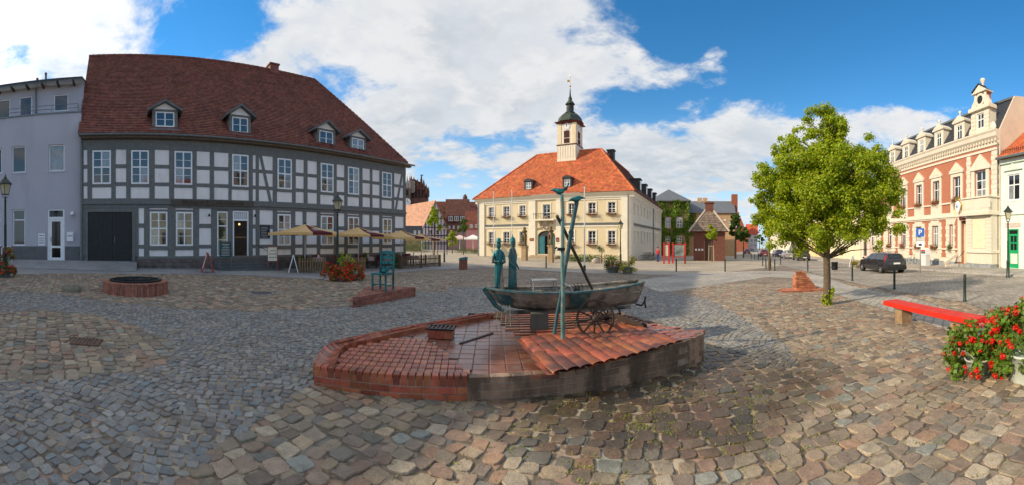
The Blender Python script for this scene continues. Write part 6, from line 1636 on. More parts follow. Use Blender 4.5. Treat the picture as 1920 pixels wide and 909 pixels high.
# metal cage stool and hose of the water works standing in the boat
cg = thing('metal_stool', 'pale square metal frame stool standing inside the boat', 'stool', (bc.x-.42, bc.y+.02, .25+.36), .12)
b = MB()
for sx_ in (-.21,.21):
    for sy_ in (-.12,.12): b.tube([(sx_,sy_,0),(sx_,sy_,.42)], .010, 6)
for z in (.16,.28): b.tube([(-.21,-.12,z),(.21,-.12,z),(.21,.12,z),(-.21,.12,z),(-.21,-.12,z)], .008, 5)
b.build('frame', mat('pale_metal', (.35,.37,.36), .5, .2, 6, metal=.3), cg); MB().bbox(-.23,.23,-.14,.14,.42,.44,.006).build('seat', mat('pale_metal', (.3,.3,.3)), cg)
b = MB().tube([(0,0,0),(.02,0,.2),(.08,0,.30),(.16,0,.24),(.22,0,.08),(.26,0,-.05)], .014, 6).tube([(-.1,0,.1),(.0,.02,.26),(.06,0,.32)], .012, 6).ball((.04,0,.3), .035, 8, 5).build('water_pipe', mat('bright_metal', (.5,.5,.48), .3, .1, metal=.8), None, (bc.x-.08,bc.y+.0,.25+.4)); tag(b, 'bright curved water pipe rising inside the boat', 'pipe')
b = MB()
for k in range(3): b.tube([(.07*k,0,0),(.07*k+.02,0,.2),(.07*k-.02,0,.27)], .008, 5)
b = b.build('iron_hooks', BLACK_IRON, None, (bc.x+.18,bc.y+.2,.25+.42)); tag(b, 'thin dark iron hooks standing in the boat right of the poles', 'hooks')
# shaft with iron end at the stern, boat hook at the transom
b = thing('cart_shaft', 'dark heavy timber shaft leaning from under the stern to the paving', 'beam', (0,0,0))
p, q = pz(1140,586,.55), pz(1207,611,.36); MB().bar(p, q, .06, .07).build('shaft', DARK_WOOD, b); MB().tube([q+Vector((-.03,0,.05)), q+Vector((.03,0,.02)), q+Vector((.03,0,-.08))], .03, 7).build('iron_end', BLACK_IRON, b)
b = MB().tube([(0,0,0),(.12,0,-.03),(.18,0,.05),(.2,0,.14)], .018, 6).tube([(.18,0,.05),(.2,0,-.08)], .016, 6).build('rudder_hook', BLACK_IRON, None, (STN.x-.18,STN.y-.2,.55)); tag(b, 'rusty iron hook under the stern of the boat', 'hook')
# ------------------------------------------------------------------ wheels
def wheel(c, r, rz, label, tilt=0.):
    w = thing('wagon_wheel', label, 'wheel', c, rz, 'wagon wheels under the boat'); w.rotation_euler = (tilt,0,rz)
    im = mat('rusty_wheel_iron', (.05,.035,.028), .7, .35, 9, .4, metal=.2)
    pts = [(r*math.cos(a),0,r*math.sin(a)) for a in np.linspace(0,2*pi,41)]; MB().tube(pts, .018, 6, False).build('rim', im, w)
    MB().tube([(0,-.07,0),(0,-.045,0),(0,.0,0),(0,.06,0)], [.03,.05,.055,.045], 10).build('hub', im, w)
    me = MB().bar((0,0,.045),(0,0,r-.005),.026,.016,up=(0,1,0)).mesh('spoke', im)
    for k in range(10): o = link('spoke', me, w); o.rotation_euler = (0,2*pi*k/10+.1,0)
    return w
wc = pd(1116.5, 5.42, 596); wheel(wc, .272, -head(1116)+.12, 'spoked iron wagon wheel leaning in front of the boat', -.06)
wc2 = pd(1138, 6.9, 592); wheel(wc2, .26, -head(1138), 'second wagon wheel half hidden behind the first one under the boat')
ax = MB().tube([wc, wc2], .025, 8).build('axle', DARK_WOOD); tag(ax, 'dark wooden axle joining the two wagon wheels', 'axle')
# ------------------------------------------------------------------ poles, birds
def post(p, q, r0, r1, label, m=TEAL):
    n = 7; P = [Vector(p).lerp(Vector(q), k/(n-1))+Vector((random.uniform(-.006,.006),random.uniform(-.006,.006),0)) for k in range(n)]
    o = MB().tube(P, [r0+(r1-r0)*k/(n-1)+random.uniform(-.002,.002) for k in range(n)], 10).build('pole', m); tag(o, label, 'pole', 'leaning poles of the fountain'); return o
GREENW = mat('weathered_green_pole', (.10,.21,.20), .7, .4, 7, .5, 30, col2=(.22,.22,.18), mask=(.5,.64), mscale=5)
p1 = pz(1056,635,.36); t1 = pd(1053.5, 5.33, 366); post(p1, t1, .030, .027, 'upright weathered green pole carrying the bird that looks left', GREENW)
p2 = pz(1038,630,.33); t2 = pd(1081, 5.45, 380); post(p2, t2, .028, .033, 'leaning dark teal pole carrying the second bird', mat('dark_teal_pole', (.035,.10,.12), .7, .4, 7, .5, 30, col2=(.2,.22,.2), mask=(.55,.68), mscale=4))
p3 = pd(1110, 6.3, 541); t3 = pd(1044.5, 5.25, 405); post(p3, t3, .024, .026, 'dark slanting pole that crosses the two bird poles', mat('dark_mossy_pole', (.05,.055,.035), .8, .3, 7, .5))
mt_ = MB().box(-.05,.05,-.05,.05,-.02,.02).tube([(-.09,0,0),(-.06,0,.03)], .014, 6).build('bracket', BLACK_IRON, None, pd(1052,5.25,466)); tag(mt_, 'small black bracket clamped on the upright pole', 'bracket')
def bird(p, rz, tail, label, pitch=0.):
    b = thing('bronze_bird', label, 'bird sculpture', p, rz, 'bronze birds on the poles'); b.scale = (.78,)*3
    k = MB(); k.M = Matrix.Rotation(pitch, 4, 'Y')
    # continuous body: tail to beak along -x
    st = [(.17,.09+tail*.3,.006,.012),(.12,.075+tail*.12,.022,.016),(.06,.06,.045,.045),(0,.05,.055,.062),(-.05,.055,.05,.055),(-.09,.075,.034,.036),(-.12,.083,.030,.030),(-.145,.078,.018,.016),(-.19,.07,.004,.004)]
    V = []; n = 10
    for (x,z,ry,rz_) in st:
        for j in range(n): a = 2*pi*j/n; V.append((x, ry*math.cos(a), z+rz_*math.sin(a)))
    Fc = [(i*n+j, i*n+(j+1)%n, (i+1)*n+(j+1)%n, (i+1)*n+j) for i in range(len(st)-1) for j in range(n)]
    k.add(V, Fc, True).build('body', TEAL, b)
    for s in (-1,1):
        w = MB(); w.M = k.M; w.add([(-.04,s*.05,.08),(.03,s*.062,.085),(.13,s*.04,.085+tail*.2),(.15,s*.03,.075+tail*.25),(.05,s*.062,.035),(-.03,s*.055,.04)],[(0,1,2,3,4,5),(5,4,3,2,1,0)]).build('wing', TEAL, b)
    if tail > .2: MB().add([(.10,-.02,.08),(.10,.02,.08),(.16,.035,.22),(.16,-.035,.22),(.13,-.02,.06),(.13,.02,.06),(.18,.03,.21),(.18,-.03,.21)],[(0,1,2,3),(7,6,5,4),(0,3,7,4),(1,5,6,2),(3,2,6,7)]).build('tail', TEAL, b)
    for s in (-1,1): MB().tube([(0,s*.02,.02),(0,s*.02,-.02)], .008, 6).build('foot', TEAL, b)
bird(t1+Vector((-.03,0,.01)), -.1, .3, 'bronze bird with raised tail on the upright pole, beak to the left')
bird(t2+Vector((.02,0,.01)), .15, -.25, 'plump bronze bird on the leaning pole, its tail drooping', -.35)
# ------------------------------------------------------------------ two bronze figures at the bow
def loft(st, n=16, fold=0):
    b = MB(); V = []
    for (z, cx, cy, rx, ry) in st:
        for j in range(n):
            a = 2*pi*j/n; q = 1+fold*max(0,1-z/.62)*math.sin(9*a+4*z)+fold*.4*math.sin(5*a-9*z)*(z < .74); V.append((cx+rx*q*math.cos(a), cy+ry*q*math.sin(a), z))
    Fc = [(i*n+j, i*n+(j+1)%n, (i+1)*n+(j+1)%n, (i+1)*n+j) for i in range(len(st)-1) for j in range(n)]+[tuple(reversed(range(n))), tuple(range(len(V)-n, len(V)))]
    return b.add(V, Fc, True)
def face(par, c, r, m):
    k = MB(); k.ball((c[0],c[1]-r*.92,c[2]-r*.05), r*.22, 6, 4, 1, 1.2, 1.3)
    for s in (-1,1): k.ball((c[0]+s*r*.38,c[1]-r*.85,c[2]+r*.18), r*.14, 6, 4); k.ball((c[0]+s*r*.98,c[1],c[2]), r*.22, 6, 4, .5, 1, 1.3)
    k.tube([(c[0]-r*.3,c[1]-r*.9,c[2]-r*.45),(c[0],c[1]-r*.97,c[2]-r*.42),(c[0]+r*.3,c[1]-r*.9,c[2]-r*.45)], r*.08, 5); k.build('face', m, par, kind='stuff')
def hand(k, p, d, r=.012):
    p = Vector(p); d = Vector(d).normalized(); sd = d.cross(Vector((0,0,1))).normalized()
    k.ball(p+d*.018, .022, 8, 5)
    for i, L in enumerate((.034,.042,.040,.030)): q = p+d*.03+sd*(-.015+.010*i); k.tube([q, q+d*L*.6, q+d*L+Vector((0,0,-.012))], [.006,.0055,.004], 5)
    k.tube([p+sd*.018, p+sd*.034+d*.02], [.007,.005], 5)
f1 = thing('bronze_man', 'teal bronze figure of a man in a broad round hat at the bow', 'statue', pd(935, 6.62, 544), -head(935)+.15, 'bronze figures by the bow')
f1.scale = (.82,.85,1)
st = [(0,-.045,0,.040,.05),(.08,-.045,0,.042,.05),(.25,-.03,0,.055,.06),(.40,-.012,0,.082,.068),(.47,0,0,.092,.07),(.55,0,0,.085,.062),(.63,0,0,.100,.068),(.70,0,0,.105,.062),(.735,0,0,.075,.05),(.755,0,0,.034,.034),(.775,0,-.005,.034,.036),(.80,0,-.008,.047,.05),(.84,0,-.008,.052,.056),(.87,0,-.005,.045,.05),(.89,0,0,.02,.02)]
k = loft(st, 40, .10)
for s, el, hn in ((-1,(-.135,-.05,.52),(-.03,-.11,.53)),(1,(.125,-.045,.52),(.02,-.115,.50))):
    k.tube([(s*.085,0,.70),(s*.115,-.01,.62),el,((el[0]+hn[0])/2,(el[1]+hn[1])/2,(el[2]+hn[2])/2),hn], [.030,.034,.028,.026,.020], 8); hand(k, hn, (-s*.9,-.25,.1))
k.build('body', TEAL, f1); face(f1, (0,-.008,.835), .052, TEAL)
MB().lathe([(.085,.872),(.088,.878),(.055,.89),(.05,.905),(.05,.93),(.035,.945),(0,.948)], 16).build('hat', TEAL, f1)
MB().tube([(.055,.02,0),(.06,.02,.45)], [.045,.038], 9).tube([(.10,.0,0),(.09,.0,.25)], [.02,.03], 7).build('drift_wood', OLDWOOD, f1)
f2 = thing('bronze_constable', 'bronze figure in a long coat and spiked helmet turned to the right', 'statue', pd(961, 6.70, 541), -head(961)+1.15, 'bronze figures by the bow')
f2.scale = (.86,.88,1)
mt2 = mat('verdigris_fading', (.03,.13,.14), .6, .35, 6, .5, 30, col2=(.13,.11,.09), mask=(.48,.62), mscale=3)
st = [(0,0,0,.115,.085),(.15,0,0,.11,.082),(.35,0,.0,.105,.078),(.50,0,.0,.10,.078),(.60,0,-.01,.10,.085),(.68,0,0,.098,.075),(.735,0,0,.085,.06),(.765,0,-.005,.038,.04),(.785,0,-.01,.036,.04),(.81,0,-.012,.048,.052),(.845,0,-.012,.052,.056),(.875,0,-.01,.05,.056)]
k = loft(st, 40, .12)
for s in (-1,1): k.tube([(s*.085,0,.705),(s*.125,.01,.60),(s*.125,-.01,.48),(s*.08,-.075,.42)], [.03,.034,.028,.022], 8); hand(k, (s*.08,-.075,.42), (-s*.4,-.6,-.6))
k.build('body', mt2, f2); face(f2, (0,-.012,.835), .052, TEAL)
MB().lathe([(.07,.862),(.064,.872),(.062,.89),(.05,.925),(.02,.945),(.012,.96),(.0,1.01)], 14).build('helmet', TEAL, f2)
MB().add([(-.02,-.07,.80),(.02,-.07,.80),(0,-.11,.795)],[(0,1,2),(2,1,0)]).ball((0,-.062,.795), .02, 7, 4, 1.6, .8, .5).build('moustache', TEAL, f2)
MB().bbox(-.12,.12,-.09,.09,-.04,.0,.01).build('plinth', OLDWOOD, f2)
# small trough boat behind the bow
tb_ = thing('stone_trough', 'low grey stone trough with an iron clamp behind the bow', 'trough', pd(903, 7.55), .1)
b = MB(); V = []
for (z, e) in ((-.1,.0),(.24,.05),(.24,-.03),(.12,-.06)):
    V += [(-.33-e,-.2-e,z),(.4+e*.3,-.2-e,z),(.4+e*.3,.2+e,z),(-.33-e,.2+e,z)]
b.add(V, [(k*4+i,k*4+(i+1)%4,k*4+4+(i+1)%4,k*4+4+i) for k in range(3) for i in range(4)]+[(12,13,14,15)]); b.build('basin', mat('grey_trough_stone', (.28,.27,.25), .8, .25, 5, .4), tb_)
MB().tube([(-.3,-.22,.24),(-.25,-.22,.34),(-.15,-.22,.33),(-.12,-.22,.22)], .018, 6).build('clamp', BLACK_IRON, tb_)

WATER = mat('water_spray', (.75,.8,.82), .05, 0, spec=.6, trans=.5)
wj = thing('water_jet', 'thin sprays of water falling from the boat bow to the paving', 'water')
for k in range(4):
    p = pd(940+5*k, 6.3, 572); q = pz(930+9*k, 603+3*k, .25); P = [p.lerp(q, t)+Vector((0,0,.14*math.sin(pi*t)*(1-.4*t))) for t in np.linspace(0,1,9)]
    MB().tube(P, [.004,.004,.005,.005,.005,.005,.006,.006,.007], 5).build('stream', WATER, wj)
# ================================================================== street furniture, sculpture, plants, cars, people
LAMPGL = mat('lamp_glass', (.62,.58,.42), .25, .05, trans=.3)
def lamp_proto():
    t = thing('street_lamp', 'x', 'street lamp', (0,0,0), 0, 'old style street lamps round the square')
    MB().lathe([(.13,-.1),(.13,.12),(.10,.16),(.095,.9),(.11,.95),(.075,1.02),(.06,1.1),(.055,2.0),(.065,2.03),(.05,2.08),(.042,3.0),(.06,3.04),(.04,3.1),(.035,3.22)], 12).build('post', GREEN_IRON, t)
    b = MB()
    for k in range(4):
        a = pi/4+k*pi/2; b.tube([(0,0,3.15),(.10*math.cos(a),.10*math.sin(a),3.2),(.13*math.cos(a),.13*math.sin(a),3.33)], .012, 5); b.tube([(.135*math.cos(a),.135*math.sin(a),3.32),(.24*math.cos(a),.24*math.sin(a),3.75)], .012, 5)
    b.tube([(.17*math.cos(k*pi/2+pi/4),.17*math.sin(k*pi/2+pi/4),3.33) for k in range(5)], .012, 5); b.build('lantern_frame', BLACK_IRON, t)
    MB().lathe([(.12,3.34),(.225,3.74)], 4, smooth=False, a0=pi/4).build('lantern_glass', LAMPGL, t)
    MB().lathe([(.29,3.74),(.28,3.77),(.12,3.95),(.07,3.99),(.08,4.02),(.03,4.06),(.035,4.1),(.012,4.13),(.01,4.2)], 8, smooth=False, a0=pi/8).build('lantern_roof', GREEN_IRON, t)
    for k in range(4): a = pi/4+k*pi/2; MB().lathe([(.012,0),(.02,.03),(0,.07)], 6, (.25*math.cos(a),.25*math.sin(a),3.76)).build('corner_knob', GREEN_IRON, t)
    return t
lp = lamp_proto(); first = True
for px, d, lab, sc_ in ((633,18.0,'dark street lamp among red geraniums before the cafe',.98), (10,15.5,'street lamp at the left edge before the lilac house',1.03), (1163.5,33.5,'street lamp with planters at the right corner of the town hall',1.0),
        (833,33,'slim street lamp beyond the picket fence on the sunny plaza',.86), (1890,21.2,'green topped street lamp before the mint house at the right',1.02)):
    p = pd(px, d)
    if first: o = lp; first = False; o.location = p; o['label'] = lab; o.scale = (sc_,)*3
    else: o = dup(lp, p, .4, lab, scale=sc_)
# bollards
def bollard_proto():
    t = thing('bollard', 'x', 'bollard', (0,0,0), 0, 'dark bollards along the square')
    MB().lathe([(.062,-.1),(.062,.08),(.052,.1),(.048,.72),(.058,.735),(.058,.75),(.046,.765)], 12).build('post', GREEN_IRON, t)
    MB().lathe([(.046,.766),(.06,.785),(.06,.80),(.035,.82),(.055,.85),(.05,.89),(.02,.915),(0,.92)], 12).build('cap', GREEN_IRON, t); return t
bp = bollard_proto(); first = True
for px, py, lab in ((1809,566,'dark bollard nearest to the red bench'),(1677,543,'bollard in front of the black wagon'),(1598,527,'bollard just right of the big tree trunk'),(1514.5,508,'bollard behind the stepped brick sculpture'),
        (1463.5,496,'bollard by the road before the orange lit car'),(1452.6,507,'bollard just right of the thin tree trunk'),(1445,504,'bollard touching the right side of the thin tree trunk'),(1436,503.5,'bollard just left of the thin tree trunk'),(1430,498,'bollard left of the thin tree trunk, further back'),
        (1422,486.5,'far bollard before the dark red car, right of its row'),(1415,485.5,'far bollard in the middle of the row of three by the road'),(1409,484.5,'far bollard at the left of the row of three by the road'),
        (1359.5,508.5,'bollard in front of the right edge of the brick kiosk'),(1268,508.5,'bollard in front of the red information frames'),(1024,502,'bollard before the town hall door'),(838,477,'far bollard right of the slim lamp on the plaza'),(821,477.5,'far bollard left of the slim lamp on the plaza')):
    p = gp(px, py)
    if first: bp.location = p; bp['label'] = lab; first = False
    else: dup(bp, p, 0, lab)

# ------------------------------------------------------------------ well ring with an iron grille
WBR = mat('well_brick', (.28,.115,.08), .8, .3, 7, .4, 50, rand='obj', amp=.28, coords='World')
w = thing('well', 'round low brick well ring covered by a black iron grille', 'well', (WELL.x, WELL.y, WELL.z))
R_ = WELL_R; hz_ = .37
MB().lathe([(R_-.24,-.2),(R_-.24,hz_-.07),(R_-.035,hz_-.07),(R_-.035,-.2)], 48, smooth=False).build('core', MORTAR, w)
n = 72
sb = shared('wellb', lambda: MB().bbox(-.040,.040,-.09,.03,-.13,hz_-.075,.004).mesh('brick', WBR)); tb_2 = shared('wellt', lambda: MB().bbox(-.0475,.0475,-.24,.034,0,.07,.006).mesh('coping_brick', WBR))
for k in range(n):
    a = 2*pi*k/n; o = link('brick', sb, w, ((R_-.03)*math.cos(a),(R_-.03)*math.sin(a),0)); o.rotation_euler = (0,0,a-pi/2)
for k in range(62):
    a = 2*pi*k/62; o = link('coping_brick', tb_2, w, ((R_-.03)*math.cos(a),(R_-.03)*math.sin(a),hz_-.07)); o.rotation_euler = (0,0,a-pi/2)
g = MB().lathe([(R_-.30,hz_+.01),(R_-.30,hz_+.05),(R_-.2,hz_+.05),(R_-.2,hz_+.0)], 40, smooth=False).build('grille_rim', BLACK_IRON, w)
bm_ = MB().bar((.12,0,hz_+.05),(R_-.25,0,hz_+.025),.028,.03).mesh('grille_bar', BLACK_IRON)
for k in range(36): o = link('grille_bar', bm_, w); o.rotation_euler = (0,0,2*pi*k/36)
for r in (.2,.45): MB().lathe([(r-.02,hz_+.045),(r-.02,hz_+.065),(r+.02,hz_+.065),(r+.02,hz_+.045)], 30, smooth=False).build('grille_ring', BLACK_IRON, w)
MB().lathe([(R_-.25,.02),(0.0,.03)], 32).build('shaft_dark', mat('shaft_dark', (.01,.01,.01), .9, 0), w)
p = gp(134,545); o = MB().lathe([(.42,-.05),(.40,.10),(.28,.17),(.1,.19),(0,.18)], 14, sx=1.0, sy=.75).build('millstone', mat('mossy_grey_stone', (.15,.14,.10), .9, .35, 6, .5), None, p); tag(o, 'low mossy round stone lying left of the well', 'stone')
# drain grating, manhole cover
p = gp(156,641); t = thing('drain_grating', 'rusty slotted drain grating set in the cobbles', 'drain', p, .95); im = mat('rusty_iron', (.13,.075,.05), .75, .35, 8, .4)
MB().box(-.27,.27,-.16,.16,-.05,-.02).build('pit', mat('shaft_dark', (.01,.01,.01)), t)
me = MB().bbox(-.018,.018,-.15,.15,-.02,.022,.006).mesh('bar', im)
for k in range(9): link('bar', me, t, (-.235+.0587*k,0,0))
f = MB()
for a in (-1,1): f.bbox(-.29,.29,a*.17-.02,a*.17+.02,-.03,.026,.005); f.bbox(a*.27-.02,a*.27+.02,-.15,.15,-.03,.0255,.005)
f.build('frame', im, t)
p = gp(490,550); t = thing('manhole_cover', 'round dark manhole cover flush with the setts', 'manhole cover', p+Vector((0,0,.02))); MB().lathe([(.36,-.03),(.36,.012),(.33,.014)], 28).build('cover', mat('cast_iron', (.07,.07,.072), .6, .3, 14, .5), t); MB().lathe([(.365,-.03),(.42,.004),(.365,.008)], 28).build('collar', M_KERB, t)

# ------------------------------------------------------------------ bronze chair on its brick wedge
t = thing('brick_wedge', 'triangular low brick platform carrying the green chair', 'platform', (-3.93,10.36,0))
TP = [Vector(p) for p in TRI]; zt_ = .25
MB().prism([tuple((TP[0]+TP[1]+TP[2])/3+(p-(TP[0]+TP[1]+TP[2])/3)*.985-Vector((-3.93,10.36))) for p in TP], -.2, zt_-.008).build('core', WBR, t)
for a, b in ((0,1),(1,2),(2,0)):
    for r in range(4):
        z = zt_-.075-.083*r
        pl = poly_walk([TP[a],TP[b]], .25)
        for k, (p, q) in enumerate(pl):
            m = (p+q)/2; d = q-p
            if r % 2 and k == len(pl)-1: continue
            m = m+(d*.5 if r % 2 else d*0); nn = Vector((-d.y,d.x)).normalized(); m = m+nn*.06
            brick(t, (m.x+3.93, m.y-10.36, z), (d.length-.012,.115,.07), math.atan2(d.y,d.x), WBR)
cc = (TP[0]+TP[1]+TP[2])/3; du = (TP[1]-TP[0]).normalized(); dn = Vector((-du.y,du.x))
for i in range(-16, 17):
    for j in range(0, 18):
        p = TP[0]+du*(i*.245+(.12 if j % 2 else 0))+dn*(.08+j*.118)
        if inpoly(p.x, p.y, [tuple(cc+(q-cc)*.93) for q in TP]): brick(t, (p.x+3.93,p.y-10.36,zt_-.035+random.uniform(-.003,.003)), (.236,.109,.07), math.atan2(du.y,du.x), WBR)
cp = pd(718, 10.9); ch = thing('bronze_chair', 'teal bronze chair with a tall slatted back on the brick wedge', 'chair sculpture', (cp.x,cp.y,zt_), -head(718)-.55)
sw, sd, sh_, bh = .46, .44, .50, 1.16
for sx_ in (-1,1):
    MB().tube([(sx_*sw/2,-sd/2,0),(sx_*sw/2,-sd/2,sh_)], .032, 8).build('leg', TEAL, ch); MB().tube([(sx_*sw/2,sd/2,0),(sx_*sw/2,sd/2,sh_),(sx_*sw/2,sd/2+.05,bh)], .032, 8).build('back_post', TEAL, ch)
    MB().bar((sx_*sw/2,-sd/2,.16),(sx_*sw/2,sd/2,.16),.03).build('stretcher', TEAL, ch)
MB().bar((-sw/2,-sd/2,.2),(sw/2,-sd/2,.2),.03).build('stretcher', TEAL, ch)
MB().bbox(-sw/2-.03,sw/2+.03,-sd/2-.03,sd/2+.03,sh_-.02,sh_+.03,.01).build('seat', TEAL, ch)
for z in (.62,.78,.94,1.08): MB().add([(-sw/2,sd/2+.01+(z-.5)*.07,z),(sw/2,sd/2+.01+(z-.5)*.07,z),(sw/2,sd/2+.02+(z-.5)*.07,z+.085),(0,sd/2+.025+(z-.5)*.07,z+.11),(-sw/2,sd/2+.02+(z-.5)*.07,z+.085),(-sw/2,sd/2+.04+(z-.5)*.07,z),(sw/2,sd/2+.04+(z-.5)*.07,z),(sw/2,sd/2+.05+(z-.5)*.07,z+.085),(0,sd/2+.055+(z-.5)*.07,z+.11),(-sw/2,sd/2+.05+(z-.5)*.07,z+.085)],[(0,1,2,3,4),(9,8,7,6,5),(0,5,6,1),(2,7,8,3),(3,8,9,4)]).build('back_slat', TEAL, ch)
# a bronze hand like cluster rests on the seat
sc2 = thing('bronze_bundle', 'teal bronze bundle of upright fingers lying on the chair seat', 'sculpture', (cp.x,cp.y,zt_+sh_+.03), -head(718)-.3)
b = MB().ball((.03,-.05,.06), .10, 10, 6, 1.3, .9, .6)
for k in range(6): b.tube([(-.05+.045*k,-.06,.05),(-.06+.05*k,-.08,.14),(-.07+.055*k,-.06,.17+.04*math.sin(k*1.9))], [.026,.022,.014], 7)
b.build('bundle', TEAL, sc2)
# ------------------------------------------------------------------ stepped brick sculpture by the tree
p = gp(1500,546.5); rz = -head(1505)+.42; t = thing('stepped_brick_sculpture', 'ruin like stepped brick sculpture on a brick slab beside the tree', 'sculpture', p, rz)
SB = mat('warm_brick', (.45,.17,.085), .75, .25, 7, .4, 50, rand='obj', amp=.3, hue=.01, coords='World')
MB().box(-.66,.86,-.16,.62,-.2,.01).build('slab_core', MORTAR, t)
for j in range(7):
    for i in range(7):
        brick(t, (-.60+.245*i-(.12 if j % 2 else 0)+.06, -.13+.118*j, .045), (.237,.109,.07), 0, SB)
WD = [(9,.0,.60),(9,.0,.60)]
for r in range(9):
    z = .12+.083*r; L = .86-.066*max(0,r-1); y0 = .08
    n = max(1, int(L/.245)); x = -.16-(.06 if r % 2 else 0)*0
    off = .122 if r % 2 else 0; xs = x; k = 0
    while xs < x+L-.05:
        ln = min(.245 if not (k == 0 and off) else .122, x+L-xs); brick(t, (xs+ln/2,.08,z), (ln-.011,.115,.072), 0, SB); xs += ln; k += 1
for r in range(5):
    for k in range(2): brick(t, (.56-.03*r,.22+.13*k,.12+.083*r), (.115,.125,.072), 0, SB)
for k in range(4): brick(t, (.0+.13*k,.25,.12+.083*k*.9), (.115,.24,.072), 0, SB)
for r in range(7): brick(t, (-.1,.26,.12+.083*r), (.115,.24,.072), 0, SB)

# ------------------------------------------------------------------ red bench
e0, e1 = pz(1656,563,.28), pz(1824,598,.29); d = (e1-e0); L = d.length; rz = math.atan2(d.y, d.x); c = (e0+e1)/2
RED = mat('red_bench_paint', (.60,.026,.012), .5, .12, 3, .4, 30, col2=(.50,.06,.035), mask=(.58,.75), mscale=6)
t = thing('red_bench', 'long bright red plank bench without back on wooden blocks', 'bench', (c.x,c.y,G(c.x,c.y)), rz); g0 = G(c.x,c.y); zs = .285-g0; tilt = -(e1.z-e0.z)
for y0 in (0.0,.215): MB().bbox(-L/2,L/2,y0,y0+.2,zs-.11,zs,.012).build('plank', RED, t)
WB_ = mat('bench_block', (.30,.20,.11), .8, .35, 6, .5)
for x in (-L/2+.55, L/2-.5):
    b = MB().bbox(x-.13,x+.13,.05,.36,-.12,zs-.112,.01).build('block', WB_, t); MB().box(x-.17,x+.17,.02,.40,zs-.135,zs-.113).build('bearer', GREYPL, t)
# ------------------------------------------------------------------ planters
def planter(px, py, lab, r=.24, h=.34, m=None, spread=.4, n=600, leaf=LEAF, pet=RED_PETAL, flowers=40, d=None, tall=.35, group='flower planters', big=False, sx=1., name='planter'):
    p = gp(px, py) if d is None else pd(px, d); t = thing(name, lab, 'planter', p, -head(px), group)
    m = m or mat('pale_pot', (.50,.53,.47), .7, .15, 5, .3)
    MB().lathe([(r*.78,-.03),(r*.80,.0),(r*.95,h*.9),(r*1.05,h*.92),(r*1.05,h),(r*.92,h),(r*.9,h-.06),(0,h-.06)], 22, sx=sx).build('pot', m, t)
    bl = [(random.uniform(-1,1)*spread*.75*sx, random.uniform(-1,1)*spread*.6, h+random.uniform(.0,1)*tall, spread*.34, spread*.34, spread*.3) for _ in range(14)]+[(spread*.8*math.cos(a)*sx, spread*.75*math.sin(a), h*random.uniform(.45,1.0), spread*.26, spread*.26, spread*.26) for a in np.linspace(0,2*pi,9)]
    foliage('foliage', bl, n, .055 if big else .085, leaf, t, .6, .9, kind='stuff')
    st = MB()
    for b in bl[:14]: st.tube([(0,0,h-.06),(b[0]*.5,b[1]*.5,h+.5*(b[2]-h)),(b[0],b[1],b[2])], .008, 5)
    st.build('stems', mat('green_stem', (.08,.14,.03), .7), t, kind='stuff')
    if big:
        fm = shared('geranium', lambda: flower_mesh())
        P, N = clump_points(bl, flowers*5, .95); P = P[(N[:,1] < .3)][:flowers]
        for q in P: o = link('flower', fm, t, tuple(q)); o.rotation_euler = (random.uniform(-.6,.6),random.uniform(-.6,.6),random.uniform(0,6)); o.scale = (random.uniform(.6,1.05),)*3
    else: foliage('blossoms', [(b[0],b[1]-.03,b[2]+.03,b[3]*1.1,b[4]*1.1,b[5]*1.1) for b in bl], flowers*7, .065, pet, t, .92, .9, kind='stuff')
    return t
def flower_mesh():
    V = []; Fc = []
    for k in range(26):
        d = Vector((random.gauss(0,1),random.gauss(0,1),random.gauss(.25,1))).normalized(); u = d.orthogonal().normalized(); w = d.cross(u); c = d*.036; o = len(V); s = .018
        V += [tuple(c+u*s), tuple(c+w*s+d*.007), tuple(c-u*s), tuple(c-w*s+d*.007)]; Fc.append((o,o+1,o+2,o+3))
    me = bpy.data.meshes.new('flower'); me.from_pydata(V, [], Fc); me.materials.append(RED_PETAL); return me
planter(1832,700,'red geraniums spilling over a pale pot beside the red bench',.17,.22,spread=.47,n=2600,leaf=LEAF_MID,flowers=85,big=True,tall=.42)
planter(1925,712,'larger pale green pot of red geraniums at the right edge',.26,.38,mat('mint_pot',(.50,.56,.50),.65,.12,4,.2),spread=.46,n=2400,leaf=LEAF_MID,flowers=70,big=True,tall=.62)
planter(1893,668,'red geraniums between the two pale pots, further back',.22,.3,spread=.5,n=2000,leaf=LEAF_MID,flowers=60,big=True,tall=.5)
planter(617,524.5,'white round pot of red geraniums left of the cafe lamp',.26,.32,mat('white_pot',(.66,.66,.64),.6,.1),.42,420,LEAF_DARK,flowers=40)
planter(640,527,'red geraniums at the foot of the cafe lamp',.25,.22,GREYPL,.52,600,LEAF_DARK,flowers=70)
planter(663,525,'red geraniums hanging down right of the cafe lamp',.24,.24,GREYPL,.50,520,LEAF_DARK,flowers=64,tall=.55)
planter(648,517,'bushy green lily leaves behind the cafe lamp flowers',.26,.3,GREYPL,.45,500,LEAF,flowers=3,tall=.9)
planter(6,519,'red flowers in a tub round the lamp at the left edge',.32,.34,GREYPL,.55,800,LEAF_DARK,flowers=45,tall=.8)
planter(1149,511,'grey tub of pink and red flowers left of the town hall lamp',.42,.42,ZINC,.62,520,LEAF_DARK,RUST_PETAL,40,tall=.25)
planter(1177,512.5,'grey tub of pink and red flowers right of the town hall lamp',.38,.42,ZINC,.6,520,LEAF,RUST_PETAL,40,tall=.6)
planter(358,502,'dark evergreen shrub in a clay pot against the plinth',.24,.3,mat('clay_pot',(.3,.12,.06),.8,.2),.33,700,LEAF_DARK,flowers=0,tall=.35)
